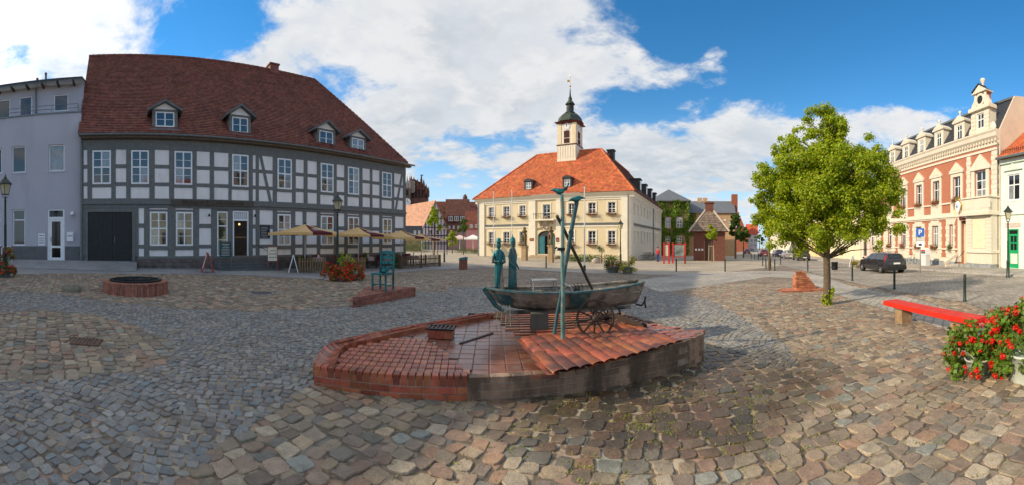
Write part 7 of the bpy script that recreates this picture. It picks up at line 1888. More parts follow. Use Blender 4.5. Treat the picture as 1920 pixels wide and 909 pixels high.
# ------------------------------------------------------------------ A boards, bins, sign posts
def aboard(p, rz, lab, w, h, m, spread=.42, bm=None, lines=0, open_=True):
    t = thing('a_board', lab, 'sign', p, rz, None)
    for s in (-1,1):
        M_ = Matrix.Rotation(s*math.atan2(spread/2,h), 4, 'Y') if open_ else Matrix.Identity(4)
        b = MB(); b.M = Matrix.Translation((0,0,h)) @ M_ @ Matrix.Translation((0,0,-h*1.03))
        for y in (-w/2,w/2): b.bar((0,y,-.0),(0,y,h*1.03),.045,.03)
        b.bar((0,-w/2,h*.98),(0,w/2,h*.98),.04).bar((0,-w/2,.2),(0,w/2,.2),.04); b.build('frame', m, t)
        if bm: b = MB(); b.M = Matrix.Translation((0,0,h)) @ M_ @ Matrix.Translation((0,0,-h*1.03)); b.box(-.012,.012,-w/2+.03,w/2-.03,.22,h*.96).build('panel', bm, t)
    return t
RW = mat('red_sign_paint', (.40,.05,.035), .5, .2, 6)
aboard(gp(389,511), .1-head(389), 'open red and white A frame board seen edge on before the cafe', .6, 1.02, RW, .62, mat('white_board',(.6,.6,.6),.6,.1))
aboard(gp(550,510), -head(550), 'open white A frame board seen edge on by the first parasol', .55, .95, WHITE, .52, mat('white_board',(.6,.6,.6)))
def board(px, py, d, w, h, z, lab, m, fm, lines, col, legs=True, title=None):
    p = pd(px, d); t = thing('menu_stand', lab, 'sign', p, -head(px))
    MB().box(-w/2,w/2,-.02,.02,z,z+h).build('panel', m, t)
    f = MB()
    for x in (-w/2,w/2): f.bar((x,0,0 if legs else z),(x,0,z+h),.04)
    f.bar((-w/2,0,z),(w/2,0,z),.035).bar((-w/2,0,z+h),(w/2,0,z+h),.04); f.build('frame', fm, t)
    for i in range(lines):
        zz = z+h*(1-(i+1.2)/(lines+1.2)); L = w*random.uniform(.45,.85); MB().box(-L/2,L/2,-.027,-.0205,zz,zz+h*.035).build('chalk_line', col, t)
    return t
tb1 = board(423,0,19.4,.62,.78,.74,'green chalkboard with white handwriting at the cafe steps',mat('green_board',(.012,.07,.065),.6,.2,8),GREYPL,8,mat('chalk',(.45,.42,.42)))
text(tb1, 'Heute', 0, -.024, .74+.70, .11, mat('chalk',(.45,.42,.42)))
board(511,0,20.3,.52,.78,.55,'cream menu stand with brown head rail right of the steps',mat('cream_card',(.72,.70,.60)),RW,3,BLACK_IRON)
p = pd(868.5, 24.4); t = thing('litter_bin', 'square red brown litter bin with a dented teal lid', 'litter bin', p, .35)
MB().bbox(-.24,.24,-.22,.22,-.1,.68,.02).build('body', mat('bin_brown',(.20,.075,.05),.7,.25,6,.3), t); MB().add([(-.27,-.25,.68),(.27,-.25,.68),(.27,.25,.68),(-.27,.25,.68),(-.22,-.2,.80),(.2,-.22,.84),(.22,.2,.86),(-.2,.18,.79)],[(0,3,2,1),(4,5,6,7),(0,1,5,4),(1,2,6,5),(2,3,7,6),(3,0,4,7)]).tube([(.1,-.2,.83),(.3,-.2,.8)], .03, 6).build('lid', TEAL, t)
p = pd(1565, 27.5); t = thing('round_bin', 'dark round refuse bin on the far pavement left of the trunk gap', 'litter bin', p+Vector((0,0,.12))); MB().lathe([(.24,0),(.25,.55),(.27,.57),(.27,.6),(.22,.6),(.2,.5),(0,.5)], 18).build('body', BLACK_IRON, t); MB().lathe([(.26,.15),(.275,.17),(.275,.2),(.26,.22)], 18).build('hoop', BLACK_IRON, t)
aboard(pd(1598,32)+Vector((0,0,.13)), -.2-head(1598), 'white tilted A board with a flower tub on the far pavement', .8, .95, WHITE, .4, WHITE)
planter(1604,0,'low wooden flower tub next to the white A board',.35,.3,STONE,.4,300,LEAF,RUST_PETAL,30,d=31.5)
p = pd(1725.5, 25.6); t = thing('parking_sign', 'blue parking sign on a grey post beside the road', 'sign', p, -head(1725)-.25)
hh = EYE+(HZ-428)/F*25.6-p.z
MB().tube([(0,0,-.1),(0,0,hh)], .032, 8).build('post', ZINC, t); s = MB().bbox(-.30,.30,-.045,-.033,hh-.62,hh-.02,.01).build('panel', mat('sign_blue',(.01,.10,.42),.4,0), t)
text(s, 'P', 0, -.05, hh-.33, .52, WHITE); pl_ = MB().box(-.27,.27,-.045,-.033,hh-1.28,hh-.95).build('plate', WHITE, t); MB().ext([(-.12,hh-1.2),(.14,hh-1.2),(.14,hh-1.1),(.02,hh-1.03),(-.12,hh-1.08)], -.05, -.0455).build('car_symbol', BLACK_IRON, pl_)
MB().box(-.25,.25,-.045,-.033,hh-.92,hh-.68).build('plate', mat('grey_plate',(.40,.42,.40),.5,.1), t)
p = FE.w(-28.3,-2.0); t = thing('ticket_machine', 'white machine with a red stripe before the stucco house', 'machine', (p.x,p.y,G(p.x,p.y)+.12), FE.rz)
MB().bbox(-.40,.40,-.25,.25,-.2,1.05,.03).build('cabinet', mat('light_grey_paint',(.60,.62,.62),.5,.06), t); MB().bbox(-.42,.42,-.27,.27,1.051,1.6,.03).build('head', WHITE, t); MB().box(-.36,.36,-.285,-.271,1.15,1.38).build('display', ZINC, t); MB().box(-.36,.36,-.285,-.271,1.40,1.52).build('stripe', RED_PETAL, t)
# ------------------------------------------------------------------ information frames
RP = mat('red_post_paint', (.52,.03,.035), .5, .1)
def info(px0, px1, d, lab, board=None):
    a, b = pd(px0, d), pd(px1, d*1.0); c = (a+b)/2; v = b-a; t = thing('information_frame', lab, 'information board', (c.x,c.y,G(c.x,c.y)), math.atan2(v.y,v.x), 'red information frames'); w = math.hypot(v.x,v.y)/2; h = 2.15
    for x in (-w,w): MB().bbox(x-.09,x+.09,-.09,.09,-.1,h,.02).build('post', RP, t)
    MB().bar((-w,0,h-.12),(w,0,h-.12),.08).build('cross_bar', RP, t); MB().bar((-w,0,.75),(w,0,.75),.06).build('cross_bar', RP, t)
    if board: MB().box(-w+.1,w-.1,-.03,.03,.82,h-.2).build('panel', board, t)
info(1245,1254.5,37.5,'red frame with a pale map panel, left of the pair',mat('map_panel',(.62,.62,.48),.6,.3,3))
info(1261.5,1284.5,38.5,'wide red frame with a dark picture panel, right of the pair',mat('photo_panel',(.20,.24,.22),.4,.9,1.2))
# ------------------------------------------------------------------ parasols, fence, tables
PCRM = mat('cream_canvas', (.85,.57,.27), .85, .08, 3, .2, trans=.25); PMAR = mat('maroon_canvas', (.13,.018,.03), .85, .1, 3, .2, trans=.15)
def parasol_proto(half=1.55, rise=.5):
    t = thing('cafe_parasol', 'x', 'parasol', (0,0,0), 0, 'cream and maroon parasols of the cafe')
    MB().tube([(0,0,-.1),(0,0,2.78)], .03, 8).build('pole', mat('pale_pole',(.55,.56,.55),.5), t)
    top = (0,0,2.72); ze = 2.72-rise
    for k in range(4):
        a = k*pi/2; R = Matrix.Rotation(a,4,'Z')
        c0, c1 = Vector((-half,-half,ze)), Vector((half,-half,ze)); segs = [c0, c0.lerp(c1,.27), c0.lerp(c1,.73), c1]
        for j, nm in enumerate(('canopy_panel','canopy_stripe','canopy_panel')):
            p, q = segs[j], segs[j+1]; b = MB(); b.M = R; m = (p+q)/2; T = Vector(top); n = 4; V = []
            for i in range(n+1):
                f_ = i/n; sag = -.06*math.sin(pi*f_); V += [T.lerp(p,f_)+Vector((0,0,sag)), T.lerp(q,f_)+Vector((0,0,sag))]
            Fc = [(i*2,i*2+2,i*2+3,i*2+1) for i in range(n)]
            V += [p+Vector((0,0,-.14)), q+Vector((0,0,-.14))]; Fc.append((2*n,2*n+2,2*n+3,2*n+1)); b.add(V, Fc)
            o = b.build(nm, PMAR if (j == 1 and k % 2 == 0) or (j != 1 and False) else PCRM, t)
            if j == 1 and k % 2 == 0:
                for (u0,u1) in ((.50,.60),(.64,.72)):
                    l = MB(); l.M = R; w0 = .5
                    P = [T.lerp(p,u1).lerp(T.lerp(q,u1),.2),T.lerp(p,u1).lerp(T.lerp(q,u1),.8),T.lerp(p,u0).lerp(T.lerp(q,u0),.8),T.lerp(p,u0).lerp(T.lerp(q,u0),.2)]
                    l.face([v+Vector((0,-.01,-.02)) for v in P]); l.build('printed_band', mat('canvas_print',(.5,.38,.36),.8), o)
    b = MB()
    for k in range(8):
        a = k*pi/4; r = half*(1.38 if k % 2 else .98); b.bar((0,0,2.62),(r*math.cos(a),r*math.sin(a),ze+.0-.03),.02)
    b.build('ribs', mat('pale_pole',(.5,.5,.5)), t, kind='stuff'); MB().lathe([(.04,0),(.05,.05),(0,.12)], 8, (0,0,2.72)).build('finial', PMAR, t)
    MB().lathe([(.32,-.02),(.32,.06),(.06,.08),(.05,.3)], 14).build('base', GREYPL, t); return t
pp = parasol_proto(); first = True
for px, d, rz, lab, s in ((572,20.0,1.25,'cream and maroon parasol nearest to the cafe door',.95),(672,22.6,1.3,'cream and maroon parasol behind the cafe lamp',.95),(752,24.6,1.35,'cream and maroon parasol at the corner of the timber house',.92),(790,28.5,1.2,'farther cream and maroon parasol right of the house corner',.88)):
    p = pd(px, d)
    if first: pp.location = p; pp.rotation_euler = (0,0,rz); pp['label'] = lab; pp.scale = (s,)*3; first = False
    else: dup(pp, p, rz, lab, scale=s)
FW_ = mat('fence_wood', (.24,.16,.085), .8, .3, 6, .4); FW2 = mat('dark_fence_wood', (.13,.085,.05), .8, .3, 6, .4)
def fence(p, q, lab, m, h=.82, gap=.145):
    v = q-p; L = math.hypot(v.x,v.y); t = thing('picket_fence', lab, 'fence', p, math.atan2(v.y,v.x)); n = int(L/gap); dz = (q.z-p.z)/L
    me = MB().add([(-.035,-.012,.06),(.035,-.012,.06),(.035,-.012,h-.05),(0,-.012,h),(-.035,-.012,h-.05),(-.035,.012,.06),(.035,.012,.06),(.035,.012,h-.05),(0,.012,h),(-.035,.012,h-.05)],[(0,1,2,3,4),(9,8,7,6,5),(0,5,6,1),(1,6,7,2),(2,7,8,3),(3,8,9,4),(4,9,5,0)]).mesh('picket', m)
    for i in range(n+1): o = link('picket', me, t, (i*L/n,0,dz*i*L/n+random.uniform(-.01,.01))); o.rotation_euler = (random.uniform(-.02,.02),random.uniform(-.02,.02),0)
    for z in (.25,.62): MB().bar((0,.03,z),(L,.03,z+dz*L),.035,.06).build('rail', m, t)
    for x in (0,L/2,L): MB().bbox(x-.045,x+.045,.05,.14,-.15+dz*x,h+dz*x,.01).build('post', m, t)
fence(gp(562,511), gp(610,510.5), 'brown picket fence before the cafe left of the lamp', FW_)
fence(gp(634,510), gp(684,507.5), 'brown picket fence before the cafe right of the lamp', FW_)
fence(gp(752,504), gp(826,499), 'dark picket fence at the corner of the timber house', FW2, .9)
# low stone planter boxes of the fence corner, cafe tables and chairs
CL = mat('table_cloth', (.50,.36,.36), .8, .1, 3); CHM = mat('dark_red_chair', (.12,.025,.025), .6, .2)
def table_set(px, d, lab, k):
    p = pd(px, d); t = thing('cafe_table', lab+' cafe table with a pale cloth', 'table', p, .5, 'cafe tables'); MB().lathe([(.42,.70),(.42,.74),(.0,.745)], 18).build('top', CL, t); MB().lathe([(.43,.50),(.415,.695)], 18).build('cloth_skirt', CL, t); MB().tube([(0,0,0),(0,0,.69)], .035, 8).lathe([(.25,0),(.22,.03),(.04,.05)], 12).build('foot', BLACK_IRON, t)
    for j, a in enumerate((.3, 2.3, 4.3)):
        cpos = p+Vector((.72*math.cos(a),.72*math.sin(a),0)); c = thing('cafe_chair', f'dark red cafe chair {("right of","behind","left of")[j]} the {lab} cafe table', 'chair', (cpos.x,cpos.y,G(cpos.x,cpos.y)), a-pi/2+pi, 'dark red cafe chairs')
        MB().bbox(-.21,.21,-.2,.2,.43,.47,.01).build('seat', CHM, c); MB().bbox(-.21,.21,-.22,-.18,.50,.88,.01).build('backrest', CHM, c)
        for sx_ in (-1,1):
            MB().tube([(sx_*.19,.18,0),(sx_*.19,.18,.43)], .016, 6).build('leg', BLACK_IRON, c); MB().tube([(sx_*.19,-.2,0),(sx_*.19,-.2,.5)], .016, 6).build('leg', BLACK_IRON, c)
    v = MB().lathe([(.04,0),(.06,.05),(.045,.13),(.055,.15)], 10).build('flower_vase', WHITE, None, p+Vector((0,0,.746))); tag(v, f'small white vase on the {lab} cafe table', 'vase', 'vases on the cafe tables'); foliage('blossoms', [(0,0,.2,.09,.09,.07)], 40, .05, RUST_PETAL, v, kind='stuff')
for i, (px, d, lab) in enumerate(((597,21.3,'leftmost'),(650,22.8,'second'),(690,24.0,'third'),(728,25.0,'fourth'),(775,27.5,'outermost sunlit'))): table_set(px, d, lab, i)
for px, d, lab in ((563,20.6,'dark slim shrub in a pot beside the first parasol pole'),(683,23.3,'dark slim shrub in a pot beside the second parasol pole'),(742,24.0,'green shrub in a tub at the house corner')): planter(px,0,lab,.2,.3,GREYPL,.26,420,LEAF_DARK,flowers=2,d=d,tall=.7)

# ------------------------------------------------------------------ trees
def tree(label, px, d, hgt, crown, trunk_r, n, leaf_m, leaf_s, z0, name='lime_tree', seed=1, stakes=False, sprout=False, lean=0, base=None):
    random.seed(seed); p = pd(px, d) if base is None else base; t = thing(name, label, 'tree', p)
    top = Vector((lean, 0, z0+.3*(hgt-z0)))
    tr = [(0,0,-.2),(.0,0,.1),(.015,.01,z0*.5),(.0,-.01,z0),(top.x*.6,0,z0+.2*(hgt-z0)),(top.x,0,hgt*.72),(top.x,0,hgt*.93)]
    MB().tube(tr, [trunk_r*1.5,trunk_r*1.12,trunk_r,trunk_r*.95,trunk_r*.7,trunk_r*.3,trunk_r*.08], 12).build('trunk', BARK, t)
    lb = MB(); bl = []
    for (cx, cy, cz, r, cnt) in crown:
        for k in range(cnt):
            a = Vector((random.gauss(0,1),random.gauss(0,1),random.gauss(0,.8))).normalized()*r*random.uniform(.4,.88)
            c = Vector((cx+a.x, cy+a.y, cz+a.z)); rr = random.uniform(.28,.46)*min(1.,r); bl.append((c.x,c.y,c.z,rr,rr,rr*.8))
            if len(bl) % 4: continue
            zs = max(z0*.95, min(hgt*.85, c.z-.4*math.hypot(c.x,c.y)-.3)); st = Vector((top.x*.5 if zs > z0*1.2 else 0,0,zs)); mid = st.lerp(c,.5)+Vector((random.uniform(-.1,.1),random.uniform(-.1,.1),.18*r)); lb.tube([st,mid,c], [trunk_r*.30,trunk_r*.16,trunk_r*.05], 5, False)
    lb.build('limbs', BARK, t, kind='stuff')
    foliage('crown', bl, n, leaf_s, leaf_m, t, .35, kind='stuff')
    if stakes:
        for k in range(3): a = 2*pi*k/3+.4; MB().tube([(.42*math.cos(a),.42*math.sin(a),-.1),(.36*math.cos(a),.36*math.sin(a),2.0)], .04, 7).build('stake', mat('stake_wood',(.40,.30,.2),.8), t)
        MB().tube([(.37*math.cos(2*pi*k/3+.4),.37*math.sin(2*pi*k/3+.4),1.9) for k in range(4)], .03, 5).build('stake_ring', mat('stake_wood',(.4,.3,.2)), t)
    if sprout: foliage('root_sprouts', [(0,-.05,.12,.2,.2,.16),(.12,-.05,.35,.14,.14,.2),(-.05,-.1,.2,.15,.15,.15),(.2,0,.5,.08,.08,.12)], 300, .09, LEAF, t, kind='stuff')
    return t
tb0 = gp(1550,571)
BIG = [(0,0,3.5,1.5,16),(0,0,4.3,1.2,14),(-.9,0,3.6,1.1,14),(.95,0,3.6,1.1,14),(0,0,2.75,1.3,20),(-1.0,0,2.75,1.0,20),(1.0,.1,2.8,1.0,20),(-1.65,0,3.45,.8,18),(1.5,0,3.3,.85,20),(2.0,0,2.55,.62,14),(-1.5,.1,2.25,.65,14),(-1.9,.1,2.7,.55,12),(-.65,0,4.2,1.05,24),(.65,0,4.1,1.1,24),(0,.3,4.9,.95,22),(-.15,0,5.65,.6,16),(.4,-.1,5.5,.5,10),(-1.6,-.1,4.1,.55,12),(1.5,0,4.35,.7,16),(.0,-.7,3.4,1.1,20),(0,.8,3.4,1.1,18),(-1.0,0,4.9,.5,10),(.3,-.3,2.0,.8,10),(-.5,-.3,1.95,.7,9),(1.9,-.1,3.7,.5,9),(1.2,-.4,2.1,.55,8),(-1.25,0,4.8,.5,11),(1.3,0,4.8,.55,12),(-1.95,0,3.9,.5,11),(1.95,0,4.0,.5,11),(2.15,0,3.3,.42,9),(-2.15,0,3.2,.42,9),(-.6,0,5.4,.45,8)]
_u = Vector((math.cos(head(1550)), -math.sin(head(1550)), 0))
tree('big lone lime tree with a bright yellow green crown', 1550, 0, 6.05, BIG, .115, 130000, LEAF, .078, 1.5, seed=4, sprout=True, base=tb0)
bpy.data.objects['lime_tree'].rotation_euler = (0,0,-head(1550))
tree('slender young street tree left of the big lime tree', 1442, 28, 5.6, [(0,0,4.0,.95,18),(.5,0,3.5,.6,8),(-.4,0,4.7,.6,8)], .09, 9000, LEAF, .13, 2.1, 'young_tree', 5)
tree('young tree held by three pale stakes before the kiosk', 1335, 44, 4.9, [(0,0,3.3,.75,16),(0,0,4.2,.5,8),(-.3,0,3.0,.5,6)], .06, 6000, LEAF, .14, 2.0, 'young_tree', 6, True)
tree('dense dark round tree right of the brick kiosk', 1379, 58, 7.4, [(0,0,4.6,1.5,26),(0,0,6.0,1.0,12),(.8,0,3.6,1.0,10)], .16, 15000, LEAF_DARK, .24, 1.9, 'street_tree', 7)
tree('smaller dark tree beside the road, right of the round one', 1394, 64, 5.6, [(0,0,3.6,1.15,18),(.3,0,4.4,.8,8)], .12, 9000, LEAF_DARK, .22, 1.7, 'street_tree', 8)
tree('tree at the far end of the street before the white house', 1424, 105, 6.5, [(0,0,4.2,1.8,20)], .15, 3000, LEAF_DARK, .3, 1.8, 'street_tree', 9)
tree('slim young tree with pale trunk before the timbered gable', 814, 52, 7.6, [(0,0,5.0,1.1,16),(0,0,6.3,.75,10),(.9,0,3.8,.7,8)], .09, 5600, LEAF, .17, 2.9, 'young_tree', 10, True)
tree('slim dark young tree before the pink houses', 869, 56, 6.0, [(0,0,3.9,.8,12),(0,0,5.0,.7,10)], .08, 4200, LEAF_DARK, .17, 2.4, 'young_tree', 11)
tree('bushy light green potted tree before the grey pink house', 848, 62, 4.4, [(0,0,2.3,1.1,14),(0,0,3.2,.7,8)], .08, 3200, LEAF, .18, .9, 'bushy_tree', 12)
tree('tree crown behind the timber house corner, left of the church', 771, 118, 12.5, [(0,0,9.5,2.6,20)], .25, 3600, LEAF, .34, 5.5, 'park_tree', 13)
tree('wide tree before the church nave', 832, 118, 13.5, [(0,0,11.3,2.2,14),(-4.5,0,10.6,2.0,12),(5,0,10.6,2.2,14)], .3, 7000, LEAF_DARK, .36, 6.5, 'park_tree', 14)
tree('yellow green tree before the church nave', 862, 116, 12.2, [(0,0,10.3,1.7,12),(3.4,0,10.0,1.4,9)], .25, 4600, LEAF, .34, 6.5, 'park_tree', 15)
tree('distant tree over the red roof at the street end', 1416, 190, 13, [(0,0,9,4,22),(-5,0,8,3,12),(6,0,8,3,12)], .3, 4500, LEAF_DARK, .5, 3.5, 'far_tree', 16)
hedge('tall_hedge', 'dark green hedge along the far side of the plaza', pd(757,62), pd(803,66), 1.2, 1.9, n=2600)
hedge('terrace_hedge', 'reddish planted border of the terrace before the pink house', pd(855,66), pd(897,62), 1.0, 1.1, LEAF_DARK, 1500)
# awnings of the far terrace
AW = mat('pale_awning', (.68,.52,.47), .8, .08); 
for px, d, lab in ((862,68,'pale pink awning on the far terrace, left one'),(887,64,'white awning on the far terrace beside the town hall')):
    p = pd(px, d); t = thing('terrace_awning', lab, 'awning', p, -head(px), 'awnings of the far terrace'); MB().lathe([(2.2,2.5),(.1,3.2)], 4, a0=pi/4, smooth=False).lathe([(2.2,2.3),(2.2,2.5)], 4, a0=pi/4, smooth=False).build('canopy', AW if px < 870 else WHITE, t); MB().tube([(0,0,-.1),(0,0,3.1)], .05, 6).build('pole', WHITE, t)

# ------------------------------------------------------------------ cars
TYRE = mat('tyre_rubber', (.014,.014,.015), .85, .1, 9); RIM = mat('alloy_rim', (.42,.43,.44), .35, .1, metal=.7); CGL = mat('car_glass', (.02,.035,.045), .03, 0, spec=.8, coat=.4)
TL_ = mat('tail_light', (.45,.01,.012), .2, 0, spec=.6); TRIM = mat('black_trim', (.015,.015,.016), .6, .05)
def car(lab, px, py, head_dir, col, wagon=True, L=4.45, Wd=1.75, H_=1.44, name='parked_car', group='cars parked along the street', z=.03, plate=True):
    p = gp(px, py); t = thing(name, lab, 'car', p+Vector((0,0,z)), 0, group)
    t.rotation_euler = (0, 0, pi/2-head_dir)     # local +x is the nose
    pm = mat('car_paint_%s' % '_'.join(str(int(c*1000)) for c in col), col, .28, .04, 5, spec=.5, coat=.8)
    h = L/2; w = Wd/2
    # stations from tail to nose: x, floor z, shoulder z, roof z, half width at sill/shoulder, half width at roof
    if wagon: S = [(-h,.42,.78,.80,w*.80,w*.66),(-h+.05,.30,.92,.96,w*.93,w*.74),(-h+.12,.24,.93,1.05,w*.96,w*.74),(-h+.42,.22,.94,H_-.04,w,w*.70),(-h+.75,.2,.94,H_,w,w*.70),(-.3,.2,.93,H_+.02,w,w*.70),(.35,.2,.92,H_-.02,w,w*.68),(.75,.2,.92,1.22,w,w*.70),(1.15,.2,.91,.95,w,w*.80),(h-.55,.2,.86,.88,w*.97,w*.80),(h-.18,.22,.74,.76,w*.9,w*.74),(h,.32,.58,.60,w*.76,w*.66)]
    else: S = [(-h,.40,.72,.74,w*.80,w*.68),(-h+.06,.30,.90,.93,w*.93,w*.76),(-h+.22,.24,.93,1.0,w*.97,w*.76),(-h+.7,.2,.94,H_-.06,w,w*.70),(-h+1.1,.2,.94,H_,w,w*.70),(-.1,.2,.93,H_,w,w*.70),(.35,.2,.92,H_-.06,w,w*.68),(.75,.2,.92,1.18,w,w*.70),(1.1,.2,.91,.94,w,w*.80),(h-.5,.2,.84,.86,w*.97,w*.80),(h-.15,.22,.72,.74,w*.9,w*.74),(h,.32,.56,.58,w*.76,w*.66)]
    V = []; n = 12
    for (x,zf,zs,zr,ws,wr) in S:
        zm = zs+(zr-zs)*.1
        ring = [(-ws*.9,zf),(-ws,zf+.12),(-ws*1.0,(zf+zs)/2),(-ws*.965,zs),(-wr-(ws*.96-wr)*.12,zs+(zr-zs)*.86),(-wr*.72,zr)]
        V += [(x,a,b) for a, b in ring]+[(x,-a,b) for a, b in ring[::-1]]
    Fc = [(i*n+j,(i+1)*n+j,(i+1)*n+(j+1)%n,i*n+(j+1)%n) for i in range(len(S)-1) for j in range(n)]+[tuple(range(n)), tuple(range(len(V)-1,len(V)-n-1,-1))]
    b = MB().add(V, Fc, True); o = b.build('body', pm, t)
    m = o.modifiers.new('edge', 'EDGE_SPLIT'); m.split_angle = math.radians(38)
    def R(x):   # interpolated station
        for i in range(len(S)-1):
            if S[i][0] <= x <= S[i+1][0]: f = (x-S[i][0])/(S[i+1][0]-S[i][0]); return [S[i][k]*(1-f)+S[i+1][k]*f for k in range(6)]
        return list(S[-1])
    def sidept(x, f, s, off=.008):
        _, zf, zs, zr, ws, wr = R(x); a0, z0 = ws*.965, zs; a1, z1 = wr+(ws*.96-wr)*.12, zs+(zr-zs)*.86
        return (x, s*(a0+(a1-a0)*f+off), z0+(z1-z0)*f)
    xa = -h+.34 if wagon else -h+.62
    cuts = [(xa+.1,-.62),(-.54,.22),(.30,.98)] if wagon else [(xa+.1,-.45),(-.37,.25),(.33,.95)]
    for s in (-1,1):
        for (x0,x1) in cuts:
            N = 5; P0 = []; P1 = []
            for k in range(N+1):
                x = x0+(x1-x0)*k/N; P0.append(sidept(x,.10,s)); P1.append(sidept(x,.90,s))
            V = P0+P1; Fc = [((k,k+1,N+2+k,N+1+k) if s < 0 else (N+1+k,N+2+k,k+1,k)) for k in range(N)]; MB().add(V, Fc).build('side_window', CGL, t)
        MB().tube([(.92,s*(w*.97),.95),(.92,s*(w+.12),1.0)], .03, 5).ball((.9,s*(w+.14),1.02), .10, 8, 5, .8, 1, .7).build('mirror', pm if False else TRIM, t)
        for hx_ in (-.35,.55): MB().bbox(hx_-.09,hx_+.09,s*w-.012 if s > 0 else -w-.02,s*w+.02 if s > 0 else -w+.012,.80,.83,.004).build('door_handle', TRIM, t)
    # rear and front screens follow the body between two stations
    def screen(i, j, f0, f1, nm):
        a, b_ = S[i], S[j]; P = []
        for f in (f0, f1):
            x, zr, wr = a[0]+(b_[0]-a[0])*f, a[3]+(b_[3]-a[3])*f, a[5]+(b_[5]-a[5])*f
            P.append((x, wr*.80, zr))
        nx = b_[3]-a[3]; nz = -(b_[0]-a[0]); 
        q = Vector((-abs(nx),0,abs(nz))) if j > i and a[3] < b_[3] else Vector((abs(nx),0,abs(nz)))
        q = q.normalized()*.014
        (x0,w0,z0),(x1,w1,z1) = P
        MB().add([(x0+q.x,-w0,z0+q.z),(x0+q.x,w0,z0+q.z),(x1+q.x,w1,z1+q.z),(x1+q.x,-w1,z1+q.z)],[(0,1,2,3),(3,2,1,0)]).build(nm, CGL, t)
    screen(2,3,.05,.9,'rear_window'); screen(8,6,.10,.9,'windscreen')
    # wheels
    for sx_ in (-h+.78, h-.80):
        for s in (-1,1):
            wl = link('wheel', None, t, (sx_, s*(w-.09), .315-z))
            b = MB(); b.M = Matrix.Rotation(pi/2,4,'X'); b.lathe([(.20,-.10),(.285,-.105),(.315,-.08),(.315,.08),(.285,.105),(.20,.10)], 22); b.build('tyre', TYRE, wl)
            b = MB(); b.M = Matrix.Rotation(pi/2,4,'X'); b.lathe([(.205,-.09),(.205,.09)], 18); b.build('rim_disc', TRIM, wl)
            b = MB()
            for k in range(5):
                a = 2*pi*k/5; b.bar((.03*math.cos(a),s*.093,.03*math.sin(a)),(.20*math.cos(a),s*.096,.20*math.sin(a)),.05,.02,up=(0,1,0))
            b.ring(.185,.208,-.01,.01,20,(0,s*.098,0)).ball((0,s*.09,0), .045, 8, 5); b.build('rim', RIM, wl)
            MB().ring(.318,.345,-.006,.03 if s < 0 else .006,20,(sx_,s*(w+.003),.315-z)).build('wheel_arch', TRIM, t)
    xr = -h
    for s in (-1,1):
        if wagon: MB().add([(xr+.15,s*(w*.93),.80),(xr+.03,s*(w*.72),.80),(xr+.30,s*(w*.66),1.30),(xr+.40,s*(w*.745),1.30),(xr+.32,s*(w*.985),.88)],[(0,1,2,3,4),(4,3,2,1,0)]).build('tail_light', TL_, t)
        else: MB().bbox(xr-.0,xr+.16,s*w*.93-.16 if s > 0 else -w*.93,w*.93 if s > 0 else -w*.93+.16,.66,.86,.02).build('tail_light', TL_, t)
        MB().bbox(h-.35,h-.08,s*w*.62-.16,s*w*.62+.16,.60,.74,.03).build('headlight', CGL, t)
    MB().bbox(xr-.06,xr+.2,-w*.88,w*.88,.30,.56,.04).build('rear_bumper', TRIM if wagon else pm, t); MB().bbox(h-.25,h+.05,-w*.78,w*.78,.26,.50,.04).build('front_bumper', pm, t)
    MB().box(xr-.075,xr-.061,-.26,.26,.62-.2,.73-.2).build('number_plate', WHITE, t) if not wagon else MB().box(xr-.02,xr-.006,-.26,.26,.68,.79).build('number_plate', WHITE, t)
    MB().box(xr+.35,h-1.2,-.02,.02,H_+.0,H_+.012).build('aerial_base', TRIM, t) if False else None
    if wagon:
        for s in (-1,1): MB().tube([(-h+.7,s*w*.60,H_+.0),(-h+.8,s*w*.60,H_+.05),(.2,s*w*.60,H_+.06),(.35,s*w*.60,H_+.0)], .016, 6).build('roof_rail', TRIM, t)
    return t
S30 = pi/6
car('black estate car parked on the road in front of the stucco house', 1652, 509, S30-.02, (.012,.012,.016))
car('dark hatchback parked further up the street, nearest behind the tree', 1502, 487.5, S30+.02, (.02,.02,.028), False, 4.1)
car('silver grey car with glowing tail lights behind the dark hatchback', 1478, 484, S30, (.30,.30,.31), False, 4.2)
car('dark blue car in the middle of the parked row', 1459, 480.5, S30, (.012,.02,.06), False, 4.2)
car('dark red car driving away in the middle of the street', 1431, 480, S30, (.16,.015,.02), False, 4.2, group='cars on the street')
car('purple red car parked on the left side of the street', 1401, 476.3, S30+.12, (.12,.015,.05), False, 4.2, group='cars on the street')
car('small dark car at the very end of the street', 1409, 471.8, S30, (.02,.03,.05), False, 4.2, group='cars on the street')
car('white car parked at the far side of the plaza', 832, 463.5, -.9, (.62,.64,.66), False, 4.2, group='cars across the plaza')
car('dark car parked at the far side of the plaza left of the white one', 809, 463, 1.3, (.03,.03,.035), False, 4.2, group='cars across the plaza')
car('dark car half hidden behind the red information frame', 1272, 477, 1.9, (.02,.02,.025), False, 4.2, group='cars across the plaza')
